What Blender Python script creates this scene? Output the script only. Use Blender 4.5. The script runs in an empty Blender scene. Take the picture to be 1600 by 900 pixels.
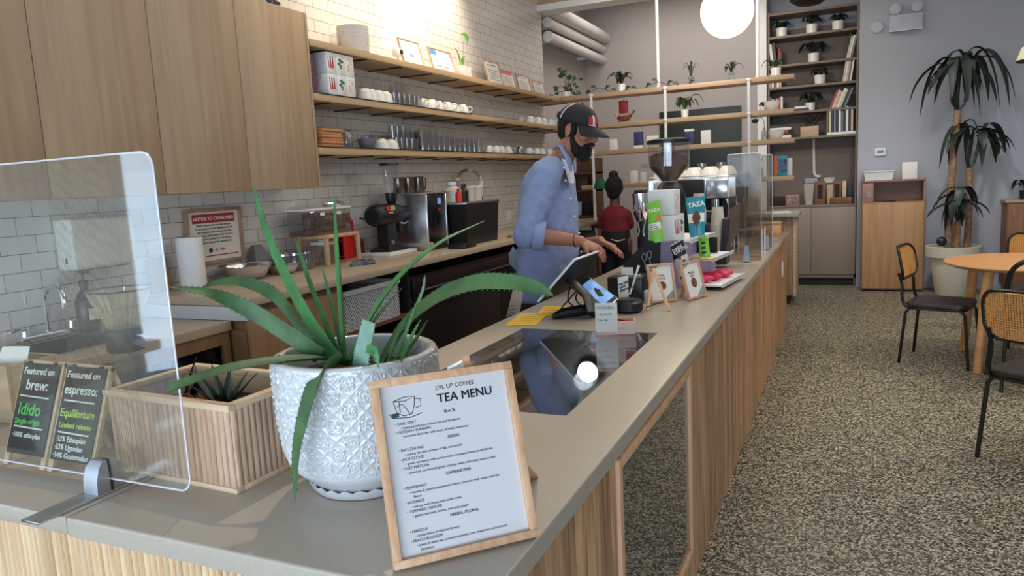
import bpy, bmesh, math, random
from mathutils import Vector, Matrix, Euler
random.seed(7)
PI = math.pi
scene = bpy.context.scene
COL = scene.collection

# ------------------------------------------------------------------ camera, exposure, world, lights
CAM_H = 1.55
YAW, PITCH, ROLL, FPX = -0.425543746, -0.142265513, -0.0517338779, 1151.82
fwd = Vector((math.sin(YAW)*math.cos(PITCH), math.cos(YAW)*math.cos(PITCH), math.sin(PITCH)))
r0 = Vector((math.cos(YAW), -math.sin(YAW), 0)); u0 = r0.cross(fwd)
CR = r0*math.cos(ROLL) + u0*math.sin(ROLL); CU = -r0*math.sin(ROLL) + u0*math.cos(ROLL)
cam_data = bpy.data.cameras.new('camera'); cam = bpy.data.objects.new('camera', cam_data); COL.objects.link(cam)
cam_data.sensor_width = 36.0; cam_data.lens = FPX/1600*36.0; cam_data.clip_start = 0.05; cam_data.clip_end = 100
mrot = Matrix((CR, CU, -fwd)).transposed().to_4x4()
cam.matrix_world = Matrix.Translation((0, 0, CAM_H)) @ mrot
scene.camera = cam
scene.view_settings.view_transform = 'Standard'; scene.view_settings.look = 'None'
scene.view_settings.gamma = 1.0; scene.view_settings.use_curve_mapping = False
scene.view_settings.exposure = 0.0

world = bpy.data.worlds.new('world'); scene.world = world; world.use_nodes = True
wb = world.node_tree.nodes['Background']; wb.inputs[0].default_value = (0.62, 0.78, 1.0, 1); wb.inputs[1].default_value = 0.9

def area(name, loc, target, sx, sy, power, color, spread=180):
    l = bpy.data.lights.new(name, 'AREA'); l.shape = 'RECTANGLE'; l.size = sx; l.size_y = sy; l.energy = power; l.color = color
    l.spread = math.radians(spread)
    o = bpy.data.objects.new(name, l); COL.objects.link(o); o.location = loc
    o.rotation_euler = (Vector(target)-Vector(loc)).to_track_quat('-Z', 'Y').to_euler(); return o
def spot(name, loc, target, power, color, size=60, blend=.5, rad=.04):
    l = bpy.data.lights.new(name, 'SPOT'); l.energy = power; l.color = color; l.spot_size = math.radians(size); l.spot_blend = blend; l.shadow_soft_size = rad
    o = bpy.data.objects.new(name, l); COL.objects.link(o); o.location = loc
    o.rotation_euler = (Vector(target)-Vector(loc)).to_track_quat('-Z', 'Y').to_euler(); return o
DAY = (0.67, 0.83, 1.0); WARM = (1.0, 0.80, 0.58); NEUT = (1.0, 0.93, 0.84)
area('daylight_front', (-0.2, -2.3, 1.05), (-0.2, 3, 1.05), 5.6, 1.5, 200, DAY)
area('daylight_window', (-3.4, -0.68, 1.8), (-1.0, 1.0, 0.9), 0.56, 2.6, 33, (.66, .82, 1))
spot('track_spot_tile', (-2.25, 4.55, 3.75), (-3.1, 4.6, 2.98), 150, (1.0, .86, .66), 75, .8, .05)
spot('track_spot_tile', (-2.25, 5.4, 3.75), (-3.1, 5.45, 2.98), 170, (1.0, .86, .66), 75, .8, .05)
spot('track_spot_tile', (-2.25, 3.5, 3.75), (-3.1, 3.5, 2.95), 60, (1.0, .86, .66), 75, .8, .05)
spot('track_spot_bar', (-2.0, 2.9, 3.8), (-0.95, 1.25, 0.95), 150, (1.0, .86, .68), 62, .6, .025)
spot('track_spot_bar', (-0.9, 3.0, 3.85), (-0.85, 2.9, 0.95), 20, WARM, 80, .8, .06)
spot('track_spot_bar', (-1.2, 5.6, 3.85), (-1.0, 4.6, 0.95), 36, NEUT, 85, .8, .06)
spot('track_spot_floor', (1.5, 3.4, 3.85), (0.5, 4.2, 0), 80, NEUT, 110, .9, .12)
spot('track_spot_table', (2.9, 6.3, 3.3), (1.2, 6.4, .4), 210, WARM, 80, .8, .05)
area('ceiling_bounce', (-1.4, 4.6, 3.95), (-1.4, 4.6, 0), 2.4, 5.0, 33, NEUT)
area('ceiling_bounce', (1.6, 6.0, 3.95), (1.6, 6.0, 0), 3.0, 6.0, 78, (.96, .97, 1.0))
area('ceiling_bounce', (-1.7, 9.2, 3.9), (-1.7, 9.4, 0), 2.2, 1.2, 34, NEUT)
spot('fill_spot_rear', (-1.2, 6.6, 3.3), (-1.7, 10.4, 2.3), 105, NEUT, 95, .9, .15)  # added fill light, only there to brighten the rear wall
spot('fill_spot_rear', (.6, 7.4, 3.7), (.4, 10.4, 2.0), 170, (.93, .95, 1.0), 100, .9, .15)  # added fill light for the bookcase and the grey wall beside it

# ------------------------------------------------------------------ projecting helper: a pixel on a world plane
def ray(px, py): return CR*((px-800)/FPX) + CU*((450-py)/FPX) + fwd
C0 = Vector((0, 0, CAM_H))
def PX(px, py, X): d = ray(px, py); return C0 + d*(X/d.x)
def PY(px, py, Y): d = ray(px, py); return C0 + d*(Y/d.y)
def PZ(px, py, Z): d = ray(px, py); return C0 + d*((Z-CAM_H)/d.z)

# ------------------------------------------------------------------ object helpers
def tag(o, label=None, cat=None, group=None, kind=None):
    if label: o['label'] = label
    if cat: o['category'] = cat
    if group: o['group'] = group
    if kind: o['kind'] = kind
    return o
def thing(name, label, cat, loc=(0, 0, 0), rz=0, group=None):
    o = bpy.data.objects.new(name, None); COL.objects.link(o); o.empty_display_size = .05
    o.location = loc; o.rotation_euler = (0, 0, rz)
    return tag(o, label, cat, group)
def wm(o):
    m = Matrix.LocRotScale(o.location, o.rotation_euler, o.scale)
    return wm(o.parent) @ m if o.parent else m
def kids(o): return [c for c in bpy.data.objects if c.parent == o]
def dup(o, loc=None, rz=None, label=None, parent=None, scale=None, rot=None):
    c = o.copy(); COL.objects.link(c); c.parent = parent
    if loc is not None: c.location = loc
    if rz is not None: c.rotation_euler = (0, 0, rz)
    if rot is not None: c.rotation_euler = rot
    if scale is not None: c.scale = (scale,)*3 if not hasattr(scale, '__len__') else scale
    if label: c['label'] = label
    for k in kids(o): dup(k, parent=c)
    return c

class MB:
    def __init__(s): s.bm = bmesh.new()
    def quad(s, pts): return s.bm.faces.new([s.bm.verts.new(p) for p in pts])
    def box(s, a, b, bev=0, M=None, seg=2):
        x0, y0, z0 = a; x1, y1, z1 = b
        vs = [s.bm.verts.new(p) for p in ((x0,y0,z0),(x1,y0,z0),(x1,y1,z0),(x0,y1,z0),(x0,y0,z1),(x1,y0,z1),(x1,y1,z1),(x0,y1,z1))]
        fs = [s.bm.faces.new([vs[i] for i in f]) for f in ((3,2,1,0),(4,5,6,7),(0,1,5,4),(1,2,6,5),(2,3,7,6),(3,0,4,7))]
        if M is not None: bmesh.ops.transform(s.bm, matrix=M, verts=vs)
        if bev > 0:
            es = list({e for f in fs for e in f.edges})
            bmesh.ops.bevel(s.bm, geom=es, offset=bev, segments=seg, affect='EDGES', profile=.5)
        return s
    def cbox(s, c, size, bev=0, rot=(0, 0, 0), M=None):
        m = Matrix.Translation(c) @ Euler(rot).to_matrix().to_4x4()
        if M is not None: m = M @ m
        h = [v/2 for v in size]
        return s.box((-h[0], -h[1], -h[2]), (h[0], h[1], h[2]), bev, m)
    def rings(s, rings, caps=True, closed=False):
        vr = [[s.bm.verts.new(p) for p in r] for r in rings]
        n = len(vr[0])
        pairs = list(zip(vr[:-1], vr[1:])) + ([(vr[-1], vr[0])] if closed else [])
        for A, B in pairs:
            for i in range(n):
                s.bm.faces.new((A[i], A[(i+1) % n], B[(i+1) % n], B[i]))
        if caps and not closed:
            s.bm.faces.new(vr[0][::-1]); s.bm.faces.new(vr[-1])
        return s
    def lathe(s, prof, c=(0, 0, 0), seg=24, caps=True, M=None):
        rs = []
        for r, z in prof:
            ring = [Vector((c[0]+max(r, 1e-4)*math.cos(2*PI*i/seg), c[1]+max(r, 1e-4)*math.sin(2*PI*i/seg), c[2]+z)) for i in range(seg)]
            if M is not None: ring = [M @ p for p in ring]
            rs.append(ring)
        return s.rings(rs, caps)
    def cyl(s, a, b, ra, rb=None, seg=16):
        a = Vector(a); b = Vector(b); rb = ra if rb is None else rb
        return s.tube([a, b], [ra, rb], seg)
    def tube(s, pts, r, seg=8, flat=1.0, up=None, closed=False, caps=True):
        pts = [Vector(p) for p in pts]; n = len(pts)
        rr = r if hasattr(r, '__len__') else [r]*n
        rs = []; prev = None
        for i, p in enumerate(pts):
            if closed: t = pts[(i+1) % n]-pts[i-1]
            else: t = pts[min(i+1, n-1)]-pts[max(i-1, 0)]
            t.normalize()
            if up is not None: a = Vector(up) - t*t.dot(Vector(up))
            elif prev is None:
                a = Vector((0, 0, 1)) if abs(t.z) < .9 else Vector((1, 0, 0)); a = a - t*t.dot(a)
            else: a = prev - t*t.dot(prev)
            if a.length < 1e-6: a = Vector((1, 0, 0)) - t*t.x
            a.normalize(); prev = a; b = t.cross(a)
            rs.append([p + (b*math.cos(2*PI*k/seg) + a*flat*math.sin(2*PI*k/seg))*rr[i] for k in range(seg)])
        return s.rings(rs, caps, closed)
    def ball(s, c, r, seg=14, M=None):
        r = r if hasattr(r, '__len__') else (r, r, r)
        m = Matrix.Translation(c) @ (M if M is not None else Matrix.Identity(4)) @ Matrix.Diagonal((r[0], r[1], r[2], 1))
        bmesh.ops.create_uvsphere(s.bm, u_segments=seg, v_segments=max(6, seg*2//3), radius=1, matrix=m); return s
    def prism(s, poly, f, t0, t1):
        A = [s.bm.verts.new(f(u, v, t0)) for u, v in poly]; B = [s.bm.verts.new(f(u, v, t1)) for u, v in poly]; n = len(poly)
        s.bm.faces.new(A[::-1]); s.bm.faces.new(B)
        for i in range(n): s.bm.faces.new((A[i], A[(i+1) % n], B[(i+1) % n], B[i]))
        return s
    def plate(s, corners, th):
        """slab from four corners (ccw seen from the front), thickness pushed backwards"""
        c = [Vector(p) for p in corners]; n = (c[1]-c[0]).cross(c[3]-c[0]).normalized()
        return s.prism([(0, 0), (1, 0), (2, 0), (3, 0)], lambda u, v, t: c[int(u)]-n*t, th, 0)
    def leaf(s, pts, wid, up=(0, 0, 1), fold=.25, seg=3):
        """thin curved leaf blade with a little thickness, folded along its midrib"""
        pts = [Vector(p) for p in pts]; n = len(pts); L = []
        for i, p in enumerate(pts):
            t = (pts[min(i+1, n-1)]-pts[max(i-1, 0)]).normalized(); sd = t.cross(Vector(up))
            if sd.length < 1e-3: sd = t.cross(Vector((1, 0, 0)))
            sd.normalize(); nn = sd.cross(t); w = wid[i]
            L.append([p-sd*w+nn*w*fold, p, p+sd*w+nn*w*fold, p-nn*max(.0012, w*.06)])
        return s.rings(L)
    def done(s, name, mat=None, parent=None, w=False, smooth=None, M=None, label=None, cat=None, group=None, kind=None):
        bm = s.bm
        bmesh.ops.recalc_face_normals(bm, faces=bm.faces)
        if M is not None: bmesh.ops.transform(bm, matrix=M, verts=bm.verts)
        loc = Vector((0, 0, 0))
        if parent is not None:
            if w: bmesh.ops.transform(bm, matrix=wm(parent).inverted(), verts=bm.verts)
        else:
            vs = [v.co for v in bm.verts]
            loc = Vector(((min(v.x for v in vs)+max(v.x for v in vs))/2, (min(v.y for v in vs)+max(v.y for v in vs))/2, min(v.z for v in vs)))
            bmesh.ops.translate(bm, vec=-loc, verts=bm.verts)
        me = bpy.data.meshes.new(name); bm.to_mesh(me); bm.free()
        if smooth is not False:
            for p in me.polygons: p.use_smooth = True
            me.set_sharp_from_angle(angle=math.radians(35 if smooth is None else smooth))
        if mat is not None: me.materials.append(mat)
        o = bpy.data.objects.new(name, me); COL.objects.link(o); o.parent = parent; o.location = loc
        return tag(o, label, cat, group, kind)

def basis(o, x, y):
    """matrix of a plane: origin, x direction, y direction (orthonormalised)"""
    x = Vector(x).normalized(); z = x.cross(Vector(y)).normalized(); y = z.cross(x)
    m = Matrix((x, y, z)).transposed().to_4x4(); m.translation = Vector(o); return m
def text(body, size, M, mat, parent=None, name='lettering', align='LEFT', ext=.0004, shear=0, w=False, spacing=1.0, line=1.0, bold=0):
    cu = bpy.data.curves.new('txt', 'FONT'); cu.body = body; cu.size = size; cu.align_x = align; cu.extrude = ext; cu.shear = shear
    cu.space_character = spacing; cu.space_line = line; cu.resolution_u = 3; cu.offset = bold*size
    t = bpy.data.objects.new('txt', cu); COL.objects.link(t)
    bpy.context.view_layer.update()
    me = bpy.data.meshes.new_from_object(t.evaluated_get(bpy.context.evaluated_depsgraph_get()))
    bpy.data.objects.remove(t); bpy.data.curves.remove(cu)
    m = M
    if parent is not None and w: m = wm(parent).inverted() @ M
    me.transform(m); me.materials.clear(); me.materials.append(mat); me.name = name
    o = bpy.data.objects.new(name, me); COL.objects.link(o); o.parent = parent
    return o
def strokes(polys, wd, M, mat, parent, name='lettering', w=False):
    """hand-written marks: flat ribbons along 2d polylines"""
    b = MB()
    for pl in polys: b.tube([(p[0], p[1], .0004) for p in pl], wd, 6, flat=.3)
    return b.done(name, mat, parent, w=w, M=M)

# ------------------------------------------------------------------ materials
def lin(c):
    return tuple(((v/255)/12.92 if v/255 <= .04045 else (((v/255)+.055)/1.055)**2.4) for v in c)+(1,)
MATS = {}
def nt(name):
    m = bpy.data.materials.new(name); m.use_nodes = True; t = m.node_tree; MATS[name] = m
    return m, t, t.nodes['Principled BSDF']
def mat(name, rgb, rough=.5, metal=0, var=.06, vscale=9, bump=0, bscale=60, emit=0, coat=0, sub=0):
    m, t, p = nt(name)
    c = lin(rgb)
    n = t.nodes.new('ShaderNodeTexNoise'); n.inputs['Scale'].default_value = vscale; n.inputs['Detail'].default_value = 3
    tc = t.nodes.new('ShaderNodeTexCoord'); t.links.new(tc.outputs['Object'], n.inputs['Vector'])
    r = t.nodes.new('ShaderNodeValToRGB'); r.color_ramp.elements[0].position = .3; r.color_ramp.elements[1].position = .7
    r.color_ramp.elements[0].color = tuple(v*(1-var) for v in c[:3])+(1,); r.color_ramp.elements[1].color = tuple(min(1, v*(1+var)) for v in c[:3])+(1,)
    t.links.new(n.outputs['Fac'], r.inputs['Fac']); t.links.new(r.outputs['Color'], p.inputs['Base Color'])
    p.inputs['Roughness'].default_value = rough; p.inputs['Metallic'].default_value = metal
    if coat: p.inputs['Coat Weight'].default_value = coat; p.inputs['Coat Roughness'].default_value = .08
    if bump:
        n2 = t.nodes.new('ShaderNodeTexNoise'); n2.inputs['Scale'].default_value = bscale; t.links.new(tc.outputs['Object'], n2.inputs['Vector'])
        b = t.nodes.new('ShaderNodeBump'); b.inputs['Strength'].default_value = bump; b.inputs['Distance'].default_value = .01
        t.links.new(n2.outputs['Fac'], b.inputs['Height']); t.links.new(b.outputs['Normal'], p.inputs['Normal'])
    if emit:
        p.inputs['Emission Color'].default_value = c; p.inputs['Emission Strength'].default_value = emit
    return m
def wood(name, a, b, axis='Z', scale=14, stretch=14, rough=.5, board=0, baxis='Y', bvar=.25, coat=0):
    """grain stretched along one axis; optional boards whose tone differs"""
    m, t, p = nt(name)
    tc = t.nodes.new('ShaderNodeTexCoord'); mp = t.nodes.new('ShaderNodeMapping')
    sc = [scale]*3; sc['XYZ'.index(axis)] = scale/stretch; mp.inputs['Scale'].default_value = sc
    t.links.new(tc.outputs['Object'], mp.inputs['Vector'])
    n = t.nodes.new('ShaderNodeTexNoise'); n.inputs['Scale'].default_value = 1; n.inputs['Detail'].default_value = 5; n.inputs['Distortion'].default_value = 1.2
    t.links.new(mp.outputs['Vector'], n.inputs['Vector'])
    r = t.nodes.new('ShaderNodeValToRGB'); r.color_ramp.elements[0].position = .33; r.color_ramp.elements[1].position = .68
    r.color_ramp.elements[0].color = lin(a); r.color_ramp.elements[1].color = lin(b)
    t.links.new(n.outputs['Fac'], r.inputs['Fac']); out = r.outputs['Color']
    if board:
        sx = t.nodes.new('ShaderNodeSeparateXYZ'); t.links.new(tc.outputs['Object'], sx.inputs[0])
        d = t.nodes.new('ShaderNodeMath'); d.operation = 'DIVIDE'; d.inputs[1].default_value = board; t.links.new(sx.outputs[baxis], d.inputs[0])
        fl = t.nodes.new('ShaderNodeMath'); fl.operation = 'FLOOR'; t.links.new(d.outputs[0], fl.inputs[0])
        wn = t.nodes.new('ShaderNodeTexWhiteNoise'); wn.noise_dimensions = '1D'; t.links.new(fl.outputs[0], wn.inputs['W'])
        mr = t.nodes.new('ShaderNodeMapRange'); mr.inputs['To Min'].default_value = 1-bvar; mr.inputs['To Max'].default_value = 1+bvar*.5
        t.links.new(wn.outputs['Value'], mr.inputs['Value'])
        mx = t.nodes.new('ShaderNodeMix'); mx.data_type = 'RGBA'; mx.blend_type = 'MULTIPLY'; mx.inputs['Factor'].default_value = 1
        cc = t.nodes.new('ShaderNodeCombineColor')
        for k in range(3): t.links.new(mr.outputs[0], cc.inputs[k])
        t.links.new(out, mx.inputs['A']); t.links.new(cc.outputs[0], mx.inputs['B']); out = mx.outputs['Result']
        fr = t.nodes.new('ShaderNodeMath'); fr.operation = 'FRACT'; t.links.new(d.outputs[0], fr.inputs[0])
        va = t.nodes.new('ShaderNodeVectorMath'); va.operation = 'ADD'
        # shift grain per board
        cx = t.nodes.new('ShaderNodeCombineXYZ'); t.links.new(wn.outputs['Value'], cx.inputs[0]); t.links.new(wn.outputs['Value'], cx.inputs[2])
        sc2 = t.nodes.new('ShaderNodeVectorMath'); sc2.operation = 'SCALE'; sc2.inputs['Scale'].default_value = 9; t.links.new(cx.outputs[0], sc2.inputs[0])
        t.links.new(mp.outputs['Vector'], va.inputs[0]); t.links.new(sc2.outputs[0], va.inputs[1]); t.links.new(va.outputs[0], n.inputs['Vector'])
    t.links.new(out, p.inputs['Base Color'])
    p.inputs['Roughness'].default_value = rough
    if coat: p.inputs['Coat Weight'].default_value = coat; p.inputs['Coat Roughness'].default_value = .1
    bp = t.nodes.new('ShaderNodeBump'); bp.inputs['Strength'].default_value = .08; bp.inputs['Distance'].default_value = .004
    t.links.new(n.outputs['Fac'], bp.inputs['Height']); t.links.new(bp.outputs['Normal'], p.inputs['Normal'])
    return m
def glass(name, tint=(235, 240, 240), refl=.5, rough=.02, haze=0, hazecol=(200, 205, 210)):
    """thin clear sheet: see-through, with a mirror-like sheen that grows at glancing angles"""
    m = bpy.data.materials.new(name); m.use_nodes = True; t = m.node_tree; MATS[name] = m
    t.nodes.remove(t.nodes['Principled BSDF']); out = t.nodes['Material Output']
    tr = t.nodes.new('ShaderNodeBsdfTransparent'); tr.inputs[0].default_value = lin(tint)
    gl = t.nodes.new('ShaderNodeBsdfGlossy'); gl.inputs['Roughness'].default_value = rough; gl.inputs[0].default_value = (.95, .97, 1, 1)
    lw = t.nodes.new('ShaderNodeLayerWeight'); lw.inputs['Blend'].default_value = .5          # 1-|cos| of the viewing angle, same for both faces
    pw = t.nodes.new('ShaderNodeMath'); pw.operation = 'POWER'; pw.inputs[1].default_value = 5; t.links.new(lw.outputs['Facing'], pw.inputs[0])
    mu = t.nodes.new('ShaderNodeMath'); mu.operation = 'MULTIPLY_ADD'; mu.inputs[1].default_value = .95; mu.inputs[2].default_value = .045*refl; mu.use_clamp = True; t.links.new(pw.outputs[0], mu.inputs[0])
    mx = t.nodes.new('ShaderNodeMixShader'); t.links.new(mu.outputs[0], mx.inputs[0]); t.links.new(tr.outputs[0], mx.inputs[1]); t.links.new(gl.outputs[0], mx.inputs[2])
    last = mx
    if haze:
        df = t.nodes.new('ShaderNodeBsdfDiffuse'); df.inputs[0].default_value = lin(hazecol)
        m2 = t.nodes.new('ShaderNodeMixShader'); m2.inputs[0].default_value = haze
        t.links.new(mx.outputs[0], m2.inputs[1]); t.links.new(df.outputs[0], m2.inputs[2]); last = m2
    t.links.new(last.outputs[0], out.inputs[0]); return m

def terrazzo():
    m, t, p = nt('terrazzo')
    tc = t.nodes.new('ShaderNodeTexCoord'); ns = t.nodes.new('ShaderNodeTexNoise'); ns.inputs['Scale'].default_value = 40
    t.links.new(tc.outputs['Object'], ns.inputs['Vector'])
    mixv = t.nodes.new('ShaderNodeMix'); mixv.data_type = 'VECTOR'; mixv.inputs['Factor'].default_value = .012
    t.links.new(tc.outputs['Object'], mixv.inputs['A']); t.links.new(ns.outputs['Color'], mixv.inputs['B'])
    v = t.nodes.new('ShaderNodeTexVoronoi'); v.inputs['Scale'].default_value = 135; t.links.new(mixv.outputs['Result'], v.inputs['Vector'])
    sp = t.nodes.new('ShaderNodeSeparateColor'); t.links.new(v.outputs['Color'], sp.inputs[0])
    r = t.nodes.new('ShaderNodeValToRGB'); r.color_ramp.interpolation = 'CONSTANT'; e = r.color_ramp.elements
    e[0].position = 0; e[0].color = lin((34, 31, 25)); e[1].position = .30; e[1].color = lin((78, 74, 59))
    for pos, c in ((.46, (116, 111, 91)), (.61, (150, 144, 121)), (.81, (190, 183, 158))):
        k = e.new(pos); k.color = lin(c)
    t.links.new(sp.outputs[0], r.inputs['Fac']); t.links.new(r.outputs['Color'], p.inputs['Base Color'])
    p.inputs['Roughness'].default_value = .42
    return m
def tile():
    m, t, p = nt('subway_tile')
    tc = t.nodes.new('ShaderNodeTexCoord'); sx = t.nodes.new('ShaderNodeSeparateXYZ'); t.links.new(tc.outputs['Object'], sx.inputs[0])
    cx = t.nodes.new('ShaderNodeCombineXYZ'); t.links.new(sx.outputs['Y'], cx.inputs[0]); t.links.new(sx.outputs['Z'], cx.inputs[1])
    b = t.nodes.new('ShaderNodeTexBrick'); t.links.new(cx.outputs[0], b.inputs['Vector'])
    b.inputs['Scale'].default_value = 1; b.inputs['Brick Width'].default_value = .152; b.inputs['Row Height'].default_value = .0755
    b.inputs['Mortar Size'].default_value = .0013; b.inputs['Mortar Smooth'].default_value = .1; b.inputs['Bias'].default_value = 0
    b.inputs['Color1'].default_value = lin((220, 214, 206)); b.inputs['Color2'].default_value = lin((212, 206, 198)); b.inputs['Mortar'].default_value = lin((92, 82, 72))
    t.links.new(b.outputs['Color'], p.inputs['Base Color']); p.inputs['Roughness'].default_value = .16
    n = t.nodes.new('ShaderNodeTexNoise'); n.inputs['Scale'].default_value = 7; t.links.new(tc.outputs['Object'], n.inputs['Vector'])
    mu = t.nodes.new('ShaderNodeMath'); mu.operation = 'MULTIPLY_ADD'; mu.inputs[1].default_value = -1.0
    n3 = t.nodes.new('ShaderNodeMath'); n3.operation = 'MULTIPLY'; n3.inputs[1].default_value = .5; t.links.new(n.outputs['Fac'], n3.inputs[0])
    t.links.new(b.outputs['Fac'], mu.inputs[0]); t.links.new(n3.outputs[0], mu.inputs[2])
    bp = t.nodes.new('ShaderNodeBump'); bp.inputs['Strength'].default_value = .5; bp.inputs['Distance'].default_value = .004
    t.links.new(mu.outputs[0], bp.inputs['Height']); t.links.new(bp.outputs['Normal'], p.inputs['Normal'])
    return m
m_floor = terrazzo(); m_tile = tile()
m_grey = mat('grey_paint', (170, 162, 160), .7, var=.02, vscale=2)
m_greyR = mat('cool_grey_paint', (172, 174, 180), .7, var=.02, vscale=2)
m_ceil = mat('ceiling_paint', (190, 188, 184), .8, var=.02)
m_white = mat('white_paint', (226, 225, 222), .45, var=.02)
m_slab = mat('warm_grey_quartz', (176, 166, 150), .32, var=.03, vscale=120)
m_slabN = mat('quartz_slab', (168, 157, 142), .3, var=.035, vscale=150)
m_oak = wood('oak_veneer', (168, 140, 108), (186, 158, 126), 'Z', 16, 16, .45)
m_oakD = wood('oak_cabinet', (142, 104, 70), (164, 124, 88), 'Z', 16, 16, .5)
m_oakY = wood('oak_shelf', (176, 142, 100), (200, 168, 126), 'Y', 14, 16, .45)
m_oakX = wood('oak_shelf_cross', (170, 140, 108), (194, 164, 130), 'X', 14, 16, .45)
m_boards = wood('ash_boards', (146, 100, 64), (210, 166, 122), 'Z', 30, 14, .4, board=.085, baxis='Y', bvar=.26)
m_flute = wood('fluted_ash', (196, 158, 116), (226, 196, 156), 'Z', 22, 14, .5, board=.0172, baxis='X', bvar=.14)
m_stick = wood('planter_sticks', (178, 142, 114), (216, 184, 156), 'Z', 40, 9, .6, board=.0185, baxis='X', bvar=.2)
m_pine = wood('pale_pine', (196, 164, 132), (222, 194, 162), 'X', 30, 10, .55)
m_frame = wood('frame_wood', (196, 148, 110), (220, 176, 138), 'Z', 40, 12, .5)
m_table = wood('table_oak', (196, 140, 86), (214, 162, 108), 'X', 20, 14, .4)
m_bookcase = mat('taupe_laminate', (128, 112, 100), .55, var=.03)
m_bookin = mat('taupe_back_panel', (122, 108, 98), .6, var=.03)
m_black = mat('black_plastic', (22, 22, 24), .38, var=.1)
m_matte = mat('black_matte', (16, 15, 16), .7, var=.1)
m_bmetal = mat('black_powder_coat', (16, 16, 17), .35, var=.05)
m_steel = mat('brushed_steel', (190, 190, 192), .28, 1.0, var=.05, vscale=40)
m_chrome = mat('chrome', (225, 226, 230), .07, 1.0, var=.01)
m_dsteel = mat('dark_fridge_steel', (74, 66, 62), .34, .7, var=.04)
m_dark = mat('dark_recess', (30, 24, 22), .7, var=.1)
m_paper = mat('white_paper', (233, 229, 221), .6, var=.01)
m_ink = mat('dark_ink', (38, 40, 48), .6, var=.05)
m_ceramic = mat('white_ceramic', (232, 228, 220), .2, var=.02, coat=.4)
m_glassy = glass('clear_glass', (244, 246, 246), 1.2)
m_glassd = glass('tumbler_glass', (238, 235, 232), 2.2, .05, .07, (190, 184, 178))
m_acryF = glass('grey_acrylic', (226, 222, 216), .45, .05, .10, (150, 142, 134)); m_acry = glass('acrylic_sheet', (244, 245, 242), 1.1, .03, .015, (200, 205, 205))
m_ctop = glass('display_glass_top', (214, 212, 210), 1.3, .01)
m_cfront = glass('display_glass_front', (150, 154, 148), 4.2, .015)
m_leafA = mat('aloe_green', (66, 122, 66), .55, var=.28, vscale=22, bump=.1, bscale=80)
m_leafD = mat('dark_foliage', (30, 46, 32), .4, var=.3, vscale=14)
m_leafM = mat('mid_foliage', (58, 86, 44), .45, var=.3, vscale=14)
m_soil = mat('potting_soil', (46, 34, 26), .9, var=.4, vscale=60, bump=.8, bscale=90)
m_red = mat('signal_red', (206, 40, 38), .4, var=.06)
m_navy = mat('navy_card', (46, 48, 104), .45, var=.06)
m_lilac = mat('lilac_card', (196, 178, 214), .55, var=.03)
m_green = mat('lime_foil', (126, 196, 62), .32, var=.12, vscale=14, bump=.25, bscale=30)
m_teal = mat('teal_foil', (42, 140, 160), .32, var=.1, vscale=14, bump=.2, bscale=30)
m_brown = mat('bean_brown', (92, 56, 40), .5, var=.5, vscale=90, bump=.8, bscale=120)
m_yellow = mat('yellow_card', (226, 184, 44), .6, var=.06)
m_chalk = mat('chalkboard_black', (30, 34, 34), .35, var=.2, vscale=8)
m_chalkw = mat('chalk_white', (236, 236, 232), .8)
m_chalkg = mat('chalk_green', (92, 206, 92), .8)
m_chalky = mat('chalk_lime', (190, 222, 84), .8)
m_cane = wood('cane_weave', (196, 136, 66), (222, 166, 92), 'X', 60, 4, .5)
m_seat = mat('dark_brown_leather', (44, 36, 32), .4, var=.12)
m_terra = wood('walnut', (98, 62, 38), (134, 90, 58), 'Z', 16, 14, .5)

# ================================================================== THE SETTING
def struct(name, mb, m): return mb.done(name, m, kind='structure', smooth=False)
XW = -3.1; YF = 10.4; CEIL = 4.0
struct('floor', MB().box((-3.6, -2.6, -.1), (5.2, 11.0, 0)), m_floor)
w = MB()
WA, WB = -.95, -.40
w.box((-3.36, -2.6, 0), (XW, WA, CEIL)); w.box((-3.36, WB, 0), (XW, 8.0, CEIL))
w.box((-3.36, WA, 0), (XW, WB, .35)); w.box((-3.36, WA, 3.3), (XW, WB, CEIL))
struct('wall_left', w, m_tile)
w = MB(); w.box((-3.3, WA, .35), (-3.16, WA+.03, 3.3)); w.box((-3.3, WB-.03, .35), (-3.16, WB, 3.3)); w.box((-3.3, WA+.03, .35), (-3.16, WB-.03, .39)); w.box((-3.3, WA+.03, 3.26), (-3.16, WB-.03, 3.3))
struct('window_1', w, m_white)
MB().box((-3.24, WA+.03, .39), (-3.235, WB-.03, 3.26)).done('glass_pane', m_glassy, bpy.data.objects['window_1'], w=True, smooth=False)
struct('wall_left_rear', MB().box((-3.52, 8.0, 0), (-3.37, YF+.5, CEIL)), m_grey)
struct('wall_back', MB().box((-3.37, YF, 0), (-.92, YF+.15, CEIL)), m_grey)
struct('wall_back_right', MB().box((.16, YF-.1, 0), (5.2, YF+.5, CEIL)), m_greyR)
struct('wall_back_niche', MB().box((-1.05, YF+.42, 0), (.3, YF+.5, CEIL)).box((-.98, YF+.15, 0), (-.92, YF+.42, CEIL)), m_greyR)
struct('trim_1', MB().box((-1.04, YF-.03, 0), (-.925, YF-.001, CEIL), .004), m_white)
struct('wall_right', MB().box((5.0, -2.6, 0), (5.15, YF, CEIL)), m_greyR)
struct('ceiling', MB().box((-3.6, -2.6, CEIL), (5.2, 11.0, CEIL+.1)), m_ceil)
w = MB(); w.box((.2, YF-.112, 0), (5.0, YF-.1, .1)); struct('baseboard_back', w, m_greyR)
# wooden ceiling bulkhead over the end of the bar, white beam below it
struct('trim_2', MB().box((-3.1, 7.93, 3.46), (5.0, 8.1, CEIL)), m_oakX)
struct('trim_3', MB().box((-3.1, 7.88, 3.39), (5.0, 8.14, 3.46), .004), m_white)
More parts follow.
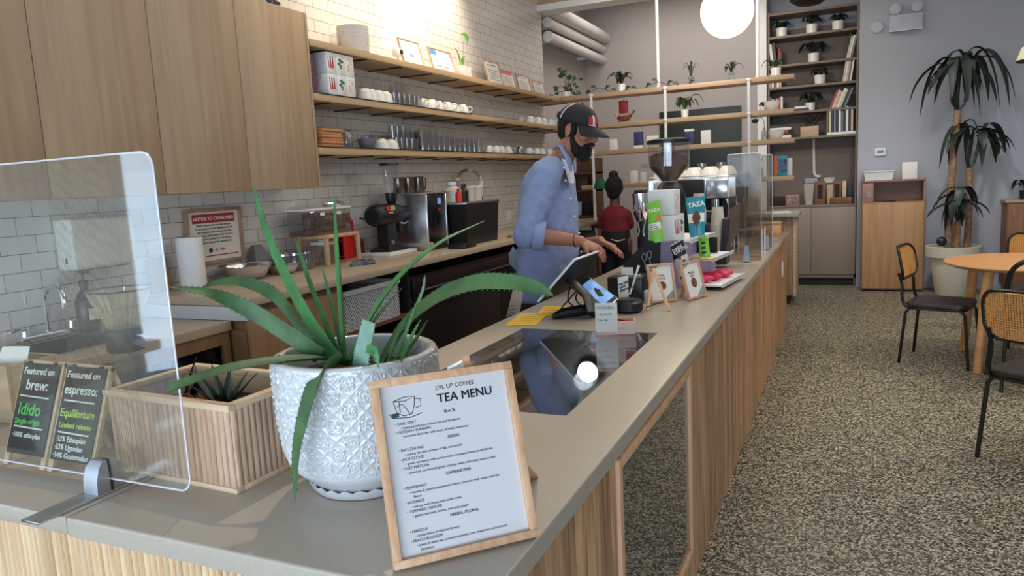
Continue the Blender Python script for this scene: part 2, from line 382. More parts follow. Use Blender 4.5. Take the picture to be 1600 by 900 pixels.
# front wall: a row of big window frames behind the photographer
w = MB()
w.box((-3.36, -2.6, 0), (5.15, -2.5, .35)); w.box((-3.36, -2.6, 3.3), (5.15, -2.5, CEIL)); w.box((3.0, -2.6, .35), (5.15, -2.5, 3.3))
struct('wall_front', w, m_greyR)
w = MB()
for x in (-3.36, -1.3, .8, 2.9): w.box((x, -2.6, .35), (x+.1, -2.5, 3.3))
w.box((-3.36, -2.6, .35), (3.0, -2.5, .42)); w.box((-3.36, -2.6, 3.23), (3.0, -2.5, 3.3)); struct('window_2', w, m_bmetal)

# ================================================================== SERVICE BAR
BX0, BX1, BY0, BY1, BZ = -1.43, -.485, .91, 7.76, .925
GX0, GX1, GY0, GY1 = -1.258, -.67, 1.785, 2.865
bt = thing('bar_countertop', 'long pale quartz countertop of the service bar with the glass display top', 'countertop', ((BX0+BX1)/2, 3, .885))
def slab_hole(xs, ys, z0, z1, bev):
    b = MB(); bm = b.bm; V = {}
    for k, z in enumerate((z0, z1)):
        for i, x in enumerate(xs):
            for j, y in enumerate(ys): V[i, j, k] = bm.verts.new((x, y, z))
    nx, ny = len(xs), len(ys)
    for i in range(nx-1):
        for j in range(ny-1):
            if i == 1 and j == 1: continue
            for k in (0, 1): bm.faces.new((V[i, j, k], V[i+1, j, k], V[i+1, j+1, k], V[i, j+1, k]))
    def side(a, c): bm.faces.new((V[a+(0,)], V[c+(0,)], V[c+(1,)], V[a+(1,)]))
    for i in range(nx-1): side((i, 0), (i+1, 0)); side((i, ny-1), (i+1, ny-1))
    for j in range(ny-1): side((0, j), (0, j+1)); side((nx-1, j), (nx-1, j+1))
    side((1, 1), (2, 1)); side((1, 2), (2, 2)); side((1, 1), (1, 2)); side((2, 1), (2, 2))
    def outer(v): return min(abs(v.co.x-xs[0]), abs(v.co.x-xs[-1]), abs(v.co.y-ys[0]), abs(v.co.y-ys[-1])) < 1e-5
    def sameside(e):
        a, c = e.verts
        return any(abs(a.co[q]-s) < 1e-5 and abs(c.co[q]-s) < 1e-5 for q, s in ((0, xs[0]), (0, xs[-1]), (1, ys[0]), (1, ys[-1])))
    bmesh.ops.recalc_face_normals(bm, faces=bm.faces)
    es = [e for e in bm.edges if outer(e.verts[0]) and outer(e.verts[1]) and sameside(e) and abs(e.verts[0].co.z-e.verts[1].co.z) < 1e-6 and e.verts[0].co.z > z0+.01]
    bmesh.ops.bevel(bm, geom=es, offset=bev, segments=3, affect='EDGES', profile=.5); return b
slab_hole([BX0, GX0, GX1, BX1], [BY0, GY0, GY1, 5.168], .885, BZ, .006).done('slab', m_slabN, bt, w=True, smooth=40)
MB().box((BX0, 5.171, .885), (BX1, 6.24, BZ), .005).done('slab', m_slabN, bt, w=True)
MB().box((BX0, 6.243, .885), (BX1, BY1, BZ), .005).done('slab', m_slabN, bt, w=True)
el_ = thing('bar_end_countertop', 'pale quartz countertop of the bar end under the chalkboards and planter', 'countertop', (-2, 1.2, .885)); MB().box((-2.49, BY0, .885), (BX0-.003, 1.58, BZ), .005).done('slab', m_slabN, el_, w=True)

bb = thing('bar_end_cladding', 'fluted timber base of the near end of the bar', 'counter base', (-1.5, 1.2, 0))
br0 = thing('bar_run_cladding', 'boarded timber base of the bar along the aisle', 'counter base', (-.96, 5, 0))
b = MB(); n = 150; pit = .0172
prof = []
x = -2.47
ring0 = []
while x < -.51:
    for k in range(7):
        a = PI*k/6; ring0.append((x+pit/2-math.cos(a)*pit*.47, .938-math.sin(a)*.0085))
    x += pit
for i in range(len(ring0)-1):
    (xa, ya), (xb, yb) = ring0[i], ring0[i+1]
    b.quad([(xa, ya, .0), (xb, yb, .0), (xb, yb, .884), (xa, ya, .884)])
b.done('fluted_panel', m_flute, bb, w=True, smooth=50)
CY0, CY1, CZ0, CZ1 = 1.705, 2.60, .165, .83
b = MB(); fx0, fx1 = -.53, -.505
b.box((fx0, .948, .0), (fx1, CY0-.032, .884)); b.done('board_panel', m_boards, bb, w=True, smooth=False)
MB().box((fx0, CY1+.032, 0), (fx1, 7.74, .884)).done('board_panel', m_boards, br0, w=True, smooth=False)
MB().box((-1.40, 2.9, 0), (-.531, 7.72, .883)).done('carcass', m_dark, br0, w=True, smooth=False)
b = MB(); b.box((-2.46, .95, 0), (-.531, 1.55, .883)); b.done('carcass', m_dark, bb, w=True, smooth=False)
b = MB(); b.box((-.506, 7.1, .56), (-.498, 7.17, .7), .002); b.box((-.499, 7.12, .59), (-.496, 7.15, .67), .001)
b.done('switch_plate', m_white, br0, w=True, label='white switch plate')

dc = thing('display_case', 'glass display case set into the bar counter', 'display case', (-.96, 2.3, .1))
MB().box((GX0+.002, GY0+.002, BZ-.012), (GX1-.002, GY1-.002, BZ-.002)).done('glass_top', m_ctop, dc, w=True, smooth=False)
MB().box((-.512, CY0, CZ0), (-.506, CY1, CZ1)).done('glass_front', m_cfront, dc, w=True, smooth=False)
b = MB()
b.box((-.53, CY0-.03, CZ0-.03), (-.495, CY0, CZ1+.03), .002); b.box((-.53, CY1, CZ0-.03), (-.495, CY1+.03, CZ1+.03), .002)
b.box((-.53, CY0, CZ1), (-.495, CY1, CZ1+.03), .002); b.box((-.53, CY0, CZ0-.03), (-.495, CY1, CZ0), .002)
b.done('frame', m_frame, dc, w=True)
b = MB(); b.box((fx0, CY0-.03, 0), (fx1, CY1+.03, CZ0-.031)); b.box((fx0, CY0-.03, CZ1+.031), (fx1, CY1+.03, .884)); b.done('board_panel', m_boards, dc, w=True, smooth=False)
m_case = mat('case_grey_lining', (112, 108, 106), .5)
b = MB(); b.box((-1.39, 1.68, .12), (-.54, 2.88, .16)); b.box((-1.40, 1.68, .16), (-1.375, 2.88, .88)); b.box((-1.38, 1.665, .16), (-.54, 1.68, .88)); b.box((-1.38, 2.88, .16), (-.54, 2.895, .88))
b.done('lining', m_case, dc, w=True, smooth=False)
MB().box((-1.36, 1.7, .52), (-.60, 2.86, .532)).done('glass_shelf', m_glassy, dc, w=True, smooth=False)
MB().box((-1.37, 1.7, .50), (-1.28, 2.86, .56), .004).done('price_rail', mat('rail_wood', (150, 112, 80), .5), dc, w=True)
pl = thing('puck_light', 'round white glowing puck light under the display glass', 'light', tuple(PY(921, 579, 2.862)))
b = MB(); b.lathe([(.047, 0), (.05, .004), (.05, .018), (.047, .022)], (0, 0, 0), 28); b.done('housing', m_black, pl)
m_puck = mat('puck_glow', (250, 252, 255), .4, emit=3.2); b = MB(); b.lathe([(.045, .022), (.043, .027), (.02, .030)], (0, 0, 0), 28); b.done('lens', m_puck, pl)
MB().lathe([(.004, .030), (.003, .033)], (0, 0, 0), 10).done('button', mat('button_grey', (140, 150, 150), .5), pl)
pl.rotation_euler = (PI/2, 0, 0); puk = bpy.data.lights.new('puck_lamp', 'POINT'); puk.energy = 2.2; puk.color = (.8, .9, 1); puk.shadow_soft_size = .04; pko = bpy.data.objects.new('puck_lamp', puk); COL.objects.link(pko); pko.location = pl.location+Vector((0, -.08, 0))
for k, (x, y, rz, lab) in enumerate(((-1.10, 1.93, .5, 'cream paper wrapped sandwich in the display case, nearest the camera'), (-1.12, 2.2, .35, 'cream paper wrapped sandwich in the display case, behind the nearest one'))):
    s = thing('wrapped_sandwich', lab, 'sandwich', (x, y, .533), rz, 'wrapped sandwiches in the display case')
    b = MB(); b.box((-.10, -.06, 0), (.10, .06, .07), .025, seg=3); b.done('wrapper', mat('kraft_cream', (222, 196, 160), .6, bump=.4, bscale=40), s)
    b = MB(); b.cbox((.0, 0, .0712), (.085, .06, .001)); b.done('price_label', m_paper, s)
    text('HAM\n& BRIE', .018, Matrix.Translation((-.035, .004, .0722)), m_ink, s)

# ================================================================== REAR WORKTOPS
FX = -2.38; RZ = 1.105; RY = 2.45; LZ = 1.0; LXF = -2.5
rt = thing('rear_worktop', 'raised beige worktop along the tiled wall carrying the coffee gear', 'countertop', (-2.75, 5, 1.05))
m_slabR = mat('beige_worktop', (190, 168, 142), .3, var=.03, vscale=90)
MB().box((XW+.002, RY, RZ-.04), (FX, 7.96, RZ), .004).done('slab', m_slabR, rt, w=True)
lt = thing('sink_worktop', 'lower beige worktop with a steel hand sink behind the clear shield', 'countertop', (-2.8, 1.6, .96))
SX0, SX1, SY0, SY1 = -2.98, -2.66, 1.62, 2.12
slab_hole([XW+.002, SX0, SX1, LXF], [-.0, SY0, SY1, RY-.003], LZ-.04, LZ, .003).done('slab', m_slabR, lt, w=True, smooth=40)
b = MB(); b.box((SX0, SY0, LZ-.2), (SX1, SY1, LZ-.195)); b.box((SX0-.012, SY0-.012, LZ), (SX1+.012, SY0+.004, LZ+.003)); b.box((SX0-.012, SY1-.004, LZ), (SX1+.012, SY1+.012, LZ+.003)); b.box((SX0-.012, SY0, LZ), (SX0+.004, SY1, LZ+.003)); b.box((SX1-.004, SY0, LZ), (SX1+.012, SY1, LZ+.003))
b.box((SX0-.002, SY0, LZ-.2), (SX0+.002, SY1, LZ)); b.box((SX1-.002, SY0, LZ-.2), (SX1+.002, SY1, LZ)); b.box((SX0, SY0-.002, LZ-.2), (SX1, SY0+.002, LZ)); b.box((SX0, SY1-.002, LZ-.2), (SX1, SY1+.002, LZ))
b.done('sink_basin', m_steel, lt, w=True, label='steel hand sink')
cu = thing('oak_base_cabinet', 'oak two door base cabinet under the near end of the raised worktop', 'cabinet', (-2.7, 2.8, 0))
b = MB(); b.box((XW+.01, RY+.022, .1), (FX-.045, 3.14, RZ-.045)); b.box((XW+.01, RY+.03, 0), (FX-.09, 3.14, .1)); b.done('body', m_oakD, cu, w=True)
MB().box((XW+.01, RY+.005, .0), (FX-.045, RY+.012, LZ-.045)).done('side_panel', m_oakD, cu, w=True)
MB().box((XW+.002, RY, LZ+.001), (FX-.03, RY+.02, RZ-.042)).done('splash_end', mat('pale_splash', (206, 208, 206), .4), cu, w=True, label='pale end panel of the step')
for a, c in ((RY+.008, 2.79), (2.796, 3.14)): MB().box((FX-.044, a, .12), (FX-.024, c, RZ-.075), .002).done('door', m_oakD, cu, w=True)
cs = thing('open_sink_cabinet', 'open wooden sink cabinet frame below the lower worktop', 'cabinet', (-2.8, 1.6, 0))
b = MB(); b.box((LXF-.03, .2, LZ-.1), (LXF-.01, RY-.01, LZ-.042)); b.box((LXF-.03, RY-.05, 0), (LXF-.01, RY-.01, LZ-.1)); b.box((LXF-.03, 1.72, 0), (LXF-.01, 1.76, LZ-.1)); b.done('frame', m_oakD, cs, w=True)
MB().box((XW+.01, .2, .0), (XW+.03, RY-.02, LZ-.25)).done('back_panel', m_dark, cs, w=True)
tb = thing('trash_bin', 'black bin with a crinkled black liner under the sink worktop', 'bin', (-2.74, 2.275, 0))
b = MB(); b.box((-.2, -.145, 0), (.2, .145, .72), .03); b.done('bin_body', m_black, tb)
b = MB(); rs = []
for k in range(7):
    z = .60+.03*k; rr = []
    for i in range(48):
        a = 2*PI*i/48; q = 1.04+.03*math.sin(9*a+k*1.3)+.02*random.random()+(.04 if k in (3, 4) else 0)
        ca, sa = math.cos(a), math.sin(a); e = .35
        rr.append((.2*q*math.copysign(abs(ca)**e, ca), .135*q*math.copysign(abs(sa)**e, sa), z+.012*random.random()))
    rs.append(rr)
b.rings(rs, caps=False); b.done('liner', mat('bin_liner', (20, 20, 22), .25, var=.2), tb); tb.scale = (1, 1, 1.14)
# dark open bay with a perforated basket, then the undercounter fridge
ob = thing('open_bay', 'dark open bay with shelves between the oak cabinet and the fridge', 'cabinet', (-2.7, 3.45, 0))
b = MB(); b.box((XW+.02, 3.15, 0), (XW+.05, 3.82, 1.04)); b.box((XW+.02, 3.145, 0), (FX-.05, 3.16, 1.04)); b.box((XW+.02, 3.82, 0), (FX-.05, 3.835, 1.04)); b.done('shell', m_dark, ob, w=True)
b = MB(); b.box((XW+.05, 3.16, .765), (FX-.06, 3.82, .785)); b.box((XW+.05, 3.16, .45), (FX-.06, 3.82, .47)); b.done('shelf', mat('bay_shelf', (120, 82, 62), .6), ob, w=True)
m_bask = mat('white_perforated_plastic', (214, 214, 212), .5)
bk = thing('perforated_basket', 'white perforated plastic basket in the open bay behind the aloe', 'basket', (-2.64, 3.47, .786))
b = MB()
def lattice(p0, du, dv, nu, nv, r):
    for i in range(nu+1):
        for s in (0, 1):
            pass
    for i in range(-nv, nu+1):
        # two families of diagonal strands
        for sgn in (1, -1):
            pts = []
            for k in range(nv+1):
                u = i+k if sgn > 0 else i+nv-k
                if 0 <= u <= nu: pts.append(p0+du*(u/nu)+dv*(k/nv))
            if len(pts) > 1: b.tube(pts, r, 4)
zz = Vector((0, 0, .21))
lattice(Vector((.19, -.27, 0)), Vector((0, .54, 0)), zz, 22, 10, .0035)
lattice(Vector((-.19, -.27, 0)), Vector((.38, 0, 0)), zz, 16, 10, .0035)
lattice(Vector((-.19, .27, 0)), Vector((.38, 0, 0)), zz, 16, 10, .0035)
b.box((-.2, -.28, .2), (-.18, .28, .225)); b.box((.18, -.28, .2), (.2, .28, .225)); b.box((-.18, -.28, .2), (.18, -.26, .225)); b.box((-.18, .26, .2), (.18, .28, .225)); b.box((-.19, -.27, 0), (.19, .27, .006))
b.done('basket_wall', m_bask, bk)
tr = thing('oval_tray', 'pale oval tray on the lower shelf of the open bay', 'tray', (-2.62, 3.5, .47))
b = MB(); b.lathe([(.0, 0), (.15, .0), (.2, .03), (.195, .034), (.15, .008), (.0, .006)], seg=28, caps=False); b.done('tray_body', m_ceramic, tr); tr.scale = (.8, 1.2, 1)
fr = thing('undercounter_fridge', 'long dark steel undercounter fridge with three doors behind the barista', 'fridge', (-2.7, 5.4, 0))
MB().box((XW+.02, 3.85, .08), (FX-.06, 7.6, 1.0)).done('body', m_dsteel, fr, w=True, smooth=False)
b = MB(); b.box((FX-.059, 3.87, .86), (FX-.035, 7.58, .985), .004); b.done('control_panel', mat('fridge_panel', (60, 46, 42), .3, .5), fr, w=True)
MB().box((FX-.034, 3.95, .90), (FX-.022, 6.3, .91), .002).done('trim_strip', m_steel, fr, w=True)
for k in range(3):
    y = 3.87+k*1.235
    d = MB().box((FX-.059, y, .12), (FX-.03, y+1.22, .835), .004).done('door', m_dsteel, fr, w=True)
    MB().box((FX-.03, y+.02, .80), (FX-.008, y+1.2, .83), .006).done('handle', m_steel, d, w=True)
for yy in (3.95, 7.5): MB().box((FX-.3, yy-.04, 0), (FX-.2, yy+.04, .08)).done('foot', m_black, fr, w=True)

# ================================================================== WALL CABINETS AND SHELVES
seams = [.82, 1.365, 1.905, 2.446, 2.977, 3.52]
wl = ['tall oak wall cupboard partly out of frame, further left of all', 'oak wall cupboard at the left edge of the photo above the shield', 'oak wall cupboard above the white towel dispenser', 'oak wall cupboard third from the shelves, above the framed notice', 'oak wall cupboard directly beside the open shelves']
wl = ['oak wall cupboard furthest from the shelves, beyond the left edge', 'oak wall cupboard at the left edge, above the sink tap', 'oak wall cupboard above the white towel dispenser', 'oak wall cupboard above the framed allergy notice', 'oak wall cupboard whose side touches the open shelves']
for k in range(1, 5):
    a, c = seams[k], seams[k+1]
    t = thing('wall_cupboard', wl[k], 'cabinet', (-2.95, (a+c)/2, 1.577), 0, 'oak wall cupboards')
    MB().box((XW+.002, a+.0005, 1.577), (-2.824, c-.0005, 2.56)).done('body', m_oak, t, w=True, smooth=False)
    MB().box((-2.822, a+.002, 1.577), (-2.80, c-.002, 2.56), .0015).done('door', m_oak, t, w=True)
MB().box((XW+.002, 3.522, 1.577), (-2.80, 3.54, 2.56)).done('end_panel', m_oak, t, w=True)
sg = thing('wall_sign', 'white sign board with black capitals above the wall cupboards', 'sign', (-3.09, 3.2, 2.9))
sr = PX(522, 44, XW+.02); sl = PX(480, 30, XW+.02)
MB().box((XW+.001, 2.4, 2.86), (XW+.016, sr.y+.02, 3.6), .002).done('board', mat('sign_white', (232, 222, 208), .5), sg, w=True)
MB().box((XW+.001, 2.4, 2.835), (XW+.04, sr.y, 2.86), .002).done('ledge', m_oakY, sg, w=True)
tp = PX(438, 8, XW+.017)
text('ET NOSE', .135, basis(tp, (0, 1, 0), (0, 0, 1)), m_ink, sg, align='RIGHT', w=True, bold=.03, ext=.001)

def wall_shelf(z, label, y1=7.97):
    t = thing('wall_shelf', label, 'shelf', (-2.95, 5.7, z-.04), 0, 'oak shelves on the tiled wall')
    MB().box((XW+.002, 3.545, z-.04), (-2.80, y1, z), .002).done('board', m_oakY, t, w=True)
    y = 3.7
    while y < 7.9:
        MB().box((XW+.004, y, z-.047), (-2.82, y+.02, z-.0402)).done('bracket', m_black, t, w=True, smooth=False, label='black bracket'); y += .42
    return t
SZ = [2.425, 2.12, 1.81]
wall_shelf(SZ[0], 'top oak wall shelf, holding the white planter and framed cards')
wall_shelf(SZ[1], 'middle oak wall shelf, holding the boxes and white cups')
wall_shelf(SZ[2], 'bottom oak wall shelf, holding tumblers and trays')
MB().box((XW+.02, 3.6, SZ[1]+.0005), (-2.795, 5.55, SZ[1]+.006), .001).done('shelf_liner', m_black, label='long black liner mat on the middle wall shelf', cat='mat')
MB().box((XW+.02, 3.6, SZ[2]+.0005), (-2.795, 7.2, SZ[2]+.006), .001).done('shelf_liner', m_black, label='long black liner mat on the bottom wall shelf under the tumblers', cat='mat')
HY0, HY1 = 7.70, 7.97
hz = [2.435, 2.115, 1.835, 1.475]
hl = ['top hanging oak shelf with trailing plants, crossing below the globe lamp', 'second hanging oak shelf, holding the toy ship', 'third hanging oak shelf, behind the coffee bean hopper', 'lowest hanging oak shelf, behind the woman in red']
for k, z in enumerate(hz):
    t = thing('hanging_shelf', hl[k], 'shelf', (-1.6, 7.83, z-.045), 0, 'oak shelves hung between the poles')
    x0 = -2.795 if k < 3 else -2.6
    MB().box((x0, HY0, z-.045), (-.44, HY1, z), .002).done('board', m_oakX, t, w=True)
pn = ['white shelf pole left of the toy ship', 'white shelf pole beside the coffee hopper', 'white shelf pole near the right end of the hanging shelves']
for k, x in enumerate((-2.45, -1.665, -.85)):
    t = thing('shelf_pole', pn[k], 'pole', (x, HY0-.018, 1.43), 0, 'poles of the hanging shelves')
    MB().cyl((0, 0, -.53 if k == 0 else 0), (0, 0, 1.0), .016, seg=12).done('tube', m_white, t)
    for z in hz: MB().lathe([(.022, -.012), (.026, 0), (.022, .012)], (0, 0, z-1.43-.02), 12).done('collar', m_white, t)
pn = ['white pipe rising from the top hanging shelf to the ceiling, left of the globe', 'white pipe rising to the ceiling, right of the globe lamp']
for k, x in enumerate((-1.77, -.785)):
    t = thing('ceiling_pipe', pn[k], 'pipe', (x, 7.86, 2.436), 0, 'pipes up to the ceiling')
    MB().cyl((0, 0, .0), (0, 0, CEIL-2.436), .017, seg=12).done('tube', m_white, t); MB().lathe([(.035, 0), (.035, .008), (.02, .02)], (0, 0, 0), 14).done('flange', m_white, t)

# ================================================================== THINGS ON THE NEAR END OF THE BAR
# --- aloe in an embossed white pot
pc = Vector((-.942, 1.256, BZ))
ap = thing('potted_aloe', 'large aloe vera in an embossed white ceramic pot on the near corner of the bar', 'plant', pc)
m_pot = mat('glazed_white', (196, 197, 198), .16, var=.02, coat=.6)
def pot_r(z):
    P = [(.012, .098), (.03, .120), (.06, .150), (.10, .162), (.15, .168), (.24, .172), (.28, .172)]
    for (za, ra), (zb, rb) in zip(P[:-1], P[1:]):
        if z <= zb: t = (z-za)/(zb-za); return ra+(rb-ra)*max(0, t)
    return P[-1][1]
def emboss(a, z):
    if z < .062 or z > .284: return 0
    u = a/(2*PI)*18; v = (z-.062)/.0575
    p = (u+v) % 1-.5; q = (u-v) % 1-.5
    d = min(.5-abs(p), .5-abs(q))
    h = 0
    h += max(0, 1-abs(d-.03)/.045)*.7                     # lattice lines
    r = math.hypot(p, q); th = math.atan2(q, p); pet = .17+.21*abs(math.cos(2*th))**.8
    h += max(0, 1-abs(r-pet)/.05)*1.0                     # quatrefoil outline
    pet2 = .05+.18*abs(math.cos(2*th))**1.5
    h += max(0, 1-abs(r-pet2)/.045)*.8 + max(0, 1-r/.07)
    e = min(1, (z-.062)/.01, (.284-z)/.004); return min(1.2, h)*e
b = MB(); NA = 560; zs = [.012, .02, .03, .045, .06]+[.062+.222*k/98 for k in range(99)]+[.286, .289]
rs = []
for z in zs:
    rr = pot_r(z)-(.0015 if z > .288 else 0)
    rs.append([(math.cos(2*PI*i/NA)*(rr+.0042*emboss(2*PI*i/NA, z)), math.sin(2*PI*i/NA)*(rr+.0042*emboss(2*PI*i/NA, z)), z) for i in range(NA)])
for r_, z in ((.166, .291), (.155, .291), (.150, .286), (.146, .22), (.10, .21)):
    rs.append([(math.cos(2*PI*i/NA)*r_, math.sin(2*PI*i/NA)*r_, z) for i in range(NA)])
b.rings(rs, caps=False); b.done('pot', m_pot, ap, smooth=60)
b = MB(); rs = []
for r_, z, wv in ((.085, 0, 0), (.108, .002, 0), (.115, .012, 0), (.118, .022, .003), (.114, .022, .003), (.108, .012, 0), (.09, .008, 0)):
    rs.append([(math.cos(2*PI*i/96)*r_, math.sin(2*PI*i/96)*r_, z+wv*math.cos(24*2*PI*i/96)) for i in range(96)])
b.rings(rs); b.done('saucer', m_pot, ap, label='white saucer with a wavy rim')
MB().lathe([(.0, .245), (.08, .25), (.146, .24)], seg=32, caps=False).done('soil', m_soil, ap)
m_leaf2 = mat('aloe_dark_green', (62, 96, 52), .55, var=.3, vscale=18, bump=.1)  # second, darker leaf green of the aloe
m_stub = mat('aloe_pale_stub', (128, 160, 142), .45, var=.2, vscale=30)
def bez(pts, n):
    """smooth curve through the points (Catmull-Rom)"""
    P = [Vector(p) for p in pts]; P = [P[0]*2-P[1]]+P+[P[-1]*2-P[-2]]; out = []
    for i in range(1, len(P)-2):
        for k in range(n):
            t = k/n; a, b_, c, d = P[i-1], P[i], P[i+1], P[i+2]
            out.append(.5*((2*b_)+(c-a)*t+(2*a-5*b_+4*c-d)*t*t+(3*b_-a-3*c+d)*t**3))
    out.append(P[-2]); return out
def aloe_leaf(ctrl, wmax, mat_, blunt=.0, nrm=(-.55, -.6, .55), thick=.32, name='leaf', root=None, teeth=True):
    pts = bez([PY(px, py, Y) for px, py, Y in ctrl], 7); n = len(pts); b = MB(); rs = []; prevA = None
    spine = []
    for i, p in enumerate(pts):
        t = i/(n-1); tg = (pts[min(i+1, n-1)]-pts[max(i-1, 0)]).normalized()
        a = Vector(nrm); a = a-tg*a.dot(tg)
        a.normalize(); sd = tg.cross(a)
        w_ = wmax*(1-t)**.62*(.80+.5*t) if not blunt else wmax*(1-blunt*t)
        w_ = max(w_, .0012); th = max(w_*thick, .0012)*(1.0-.3*t)
        ring = []
        # crescent: flat to concave face towards nrm, rounded back
        for (u, v) in ((-1, .25), (-.6, .02), (0, -.12), (.6, .02), (1, .25), (.85, -.45), (.45, -1.1), (0, -1.35), (-.45, -1.1), (-.85, -.45)):
            ring.append(p+sd*w_*u+a*th*v)
        rs.append(ring); spine.append((p, sd, w_, tg, a, th))
    b.rings(rs)
    if teeth:
        for i in range(2, n-2):
            for s in (-1, 1):
                p, sd, w_, tg, a, th = spine[i]
                q = p+sd*w_*s+a*th*.2
                b.tube([q-sd*s*.001, q+sd*s*.0035+tg*.0025], [.0016, .0003], 5)
    return b.done(name, mat_, root or ap, w=True, smooth=60)
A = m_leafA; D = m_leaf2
aloe_leaf([(526, 562, 1.25), (478, 490, 1.25), (437, 410, 1.27), (411, 345, 1.30), (395, 287, 1.34)], .0225, A)
aloe_leaf([(528, 552, 1.29), (503, 490, 1.30), (480, 430, 1.31), (461, 373, 1.33)], .0155, A)
aloe_leaf([(534, 552, 1.31), (519, 480, 1.33), (503, 415, 1.36)], .0115, A)
aloe_leaf([(537, 562, 1.28), (533, 500, 1.28), (527, 400, 1.30), (521, 295, 1.34)], .0215, A)
aloe_leaf([(545, 565, 1.26), (575, 500, 1.26), (620, 435, 1.28), (685, 380, 1.33), (757, 345, 1.40)], .0195, A)
aloe_leaf([(592, 572, 1.30), (628, 510, 1.30), (680, 465, 1.27), (740, 442, 1.24), (800, 441, 1.22), (838, 449, 1.22), (864, 462, 1.22)], .0275, D)
aloe_leaf([(522, 560, 1.28), (478, 520, 1.27), (430, 462, 1.27), (380, 440, 1.27), (340, 441, 1.28), (316, 448, 1.28)], .0205, D)
aloe_leaf([(500, 556, 1.22), (440, 515, 1.19), (385, 482, 1.16), (325, 457, 1.12), (264, 448, 1.08)], .024, D)
aloe_leaf([(545, 566, 1.27), (500, 557, 1.20), (430, 562, 1.12), (355, 575, 1.05), (290, 597, 1.00), (262, 608, .985)], .0205, D, blunt=.25, nrm=(-.2, -.5, .85))
aloe_leaf([(525, 560, 1.16), (493, 592, 1.08), (474, 650, 1.05), (462, 710, 1.05), (461, 783, 1.055)], .0255, D, nrm=(-.3, -.9, .15))
aloe_leaf([(563, 578, 1.16), (568, 545, 1.16), (577, 503, 1.17)], .0285, m_stub, blunt=.2, nrm=(-.4, -.9, .1))
aloe_leaf([(572, 545, 1.14), (585, 548, 1.12), (592, 575, 1.115)], .009, m_leafA, nrm=(.2, -.9, .3))
aloe_leaf([(604, 572, 1.22), (618, 530, 1.22), (636, 495, 1.23)], .012, m_leafA)
aloe_leaf([(612, 572, 1.21), (634, 520, 1.2), (655, 462, 1.2)], .014, m_leafA)
aloe_leaf([(622, 572, 1.2), (636, 540, 1.19), (657, 500, 1.19)], .013, m_leafA)
aloe_leaf([(628, 560, 1.27), (650, 530, 1.28), (668, 500, 1.29)], .010, D)
aloe_leaf([(545, 565, 1.34), (585, 500, 1.36), (628, 450, 1.39)], .013, D)
aloe_leaf([(600, 565, 1.35), (640, 500, 1.37), (660, 455, 1.4), (664, 430, 1.41)], .012, m_stub)

# --- slatted wooden planter with a small aloe and dried moss
pt = thing('planter_box', 'wooden stick planter box with a small dark aloe and dried moss, beside the white pot', 'planter', (-1.362, 1.25, BZ), math.radians(-3))
b = MB()
def half_rounds(b, p0, du, nrm, length, z0, z1, pit):
    n = int(length/pit); du = Vector(du); nrm = Vector(nrm)
    for i in range(n):
        c = Vector(p0)+du*(length*(i+.5)/n); pr = []
        for k in range(7):
            a = PI*k/6; pr.append(c-du*math.cos(a)*pit*.47+nrm*math.sin(a)*.006)
        b.rings([[Vector((p.x, p.y, z0)) for p in pr], [Vector((p.x, p.y, z1)) for p in pr]])
half_rounds(b, (-.197, -.124, 0), (1, 0, 0), (0, -1, 0), .394, .012, .18, .0165); b.done('front_sticks', m_stick, pt)
b = MB(); m_ss = wood('planter_sticks_side', (178, 142, 114), (216, 184, 156), 'Z', 40, 9, .6, board=.0185, baxis='Y', bvar=.25); half_rounds(b, (.197, -.124, 0), (0, 1, 0), (1, 0, 0), .248, .012, .18, .0165); b.done('side_sticks', m_ss, pt); b = MB(); half_rounds(b, (-.197, .124, 0), (0, -1, 0), (-1, 0, 0), .248, .012, .18, .0165); b.done('side_sticks', m_ss, pt)
b = MB(); half_rounds(b, (.197, .124, 0), (-1, 0, 0), (0, 1, 0), .394, .012, .18, .0165); b.done('rear_sticks', m_stick, pt)
#('planter_sticks_side', (178, 142, 114), (216, 184, 156), 'Z', 40, 9, .6, board=.0185, baxis='Y', bvar=.25), pt)
b = MB(); b.box((-.195, -.122, .0), (.195, -.115, .185)); b.box((-.195, .115, 0), (.195, .122, .185)); b.box((-.195, -.12, 0), (-.188, .12, .185)); b.box((.188, -.12, 0), (.195, .12, .185)); b.box((-.19, -.12, .003), (.19, .12, .01)); b.done('liner_wall', m_pine, pt)
b = MB()
for z0, z1 in ((0, .012), (.18, .195)):
    b.box((-.206, -.134, z0), (.206, -.112, z1), .002); b.box((-.206, .112, z0), (.206, .134, z1), .002); b.box((-.206, -.112, z0), (-.184, .112, z1), .002); b.box((.184, -.112, z0), (.206, .112, z1), .002)
b.done('rim', m_pine, pt)
MB().box((-.187, -.114, .10), (.187, .114, .135)).done('soil', m_soil, pt)
b = MB(); rnd = random.Random(3)
for k in range(150):
    x, y = rnd.gauss(-.02, .05), rnd.gauss(-.06, .03)
    if not (-.18 < x < .18 and -.105 < y < .105): continue
    p = Vector((x, y, .136)); pts = [p]
    for j in range(3): p = p+Vector((rnd.uniform(-.012, .012), rnd.uniform(-.012, .012), rnd.uniform(.002, .014))); pts.append(p)
    b.tube(pts, .0022, 5)
b.done('dried_moss', mat('rust_moss', (142, 84, 52), .9, var=.5, vscale=120), pt, kind='stuff')
cen = Vector((.075, -.03, .13))
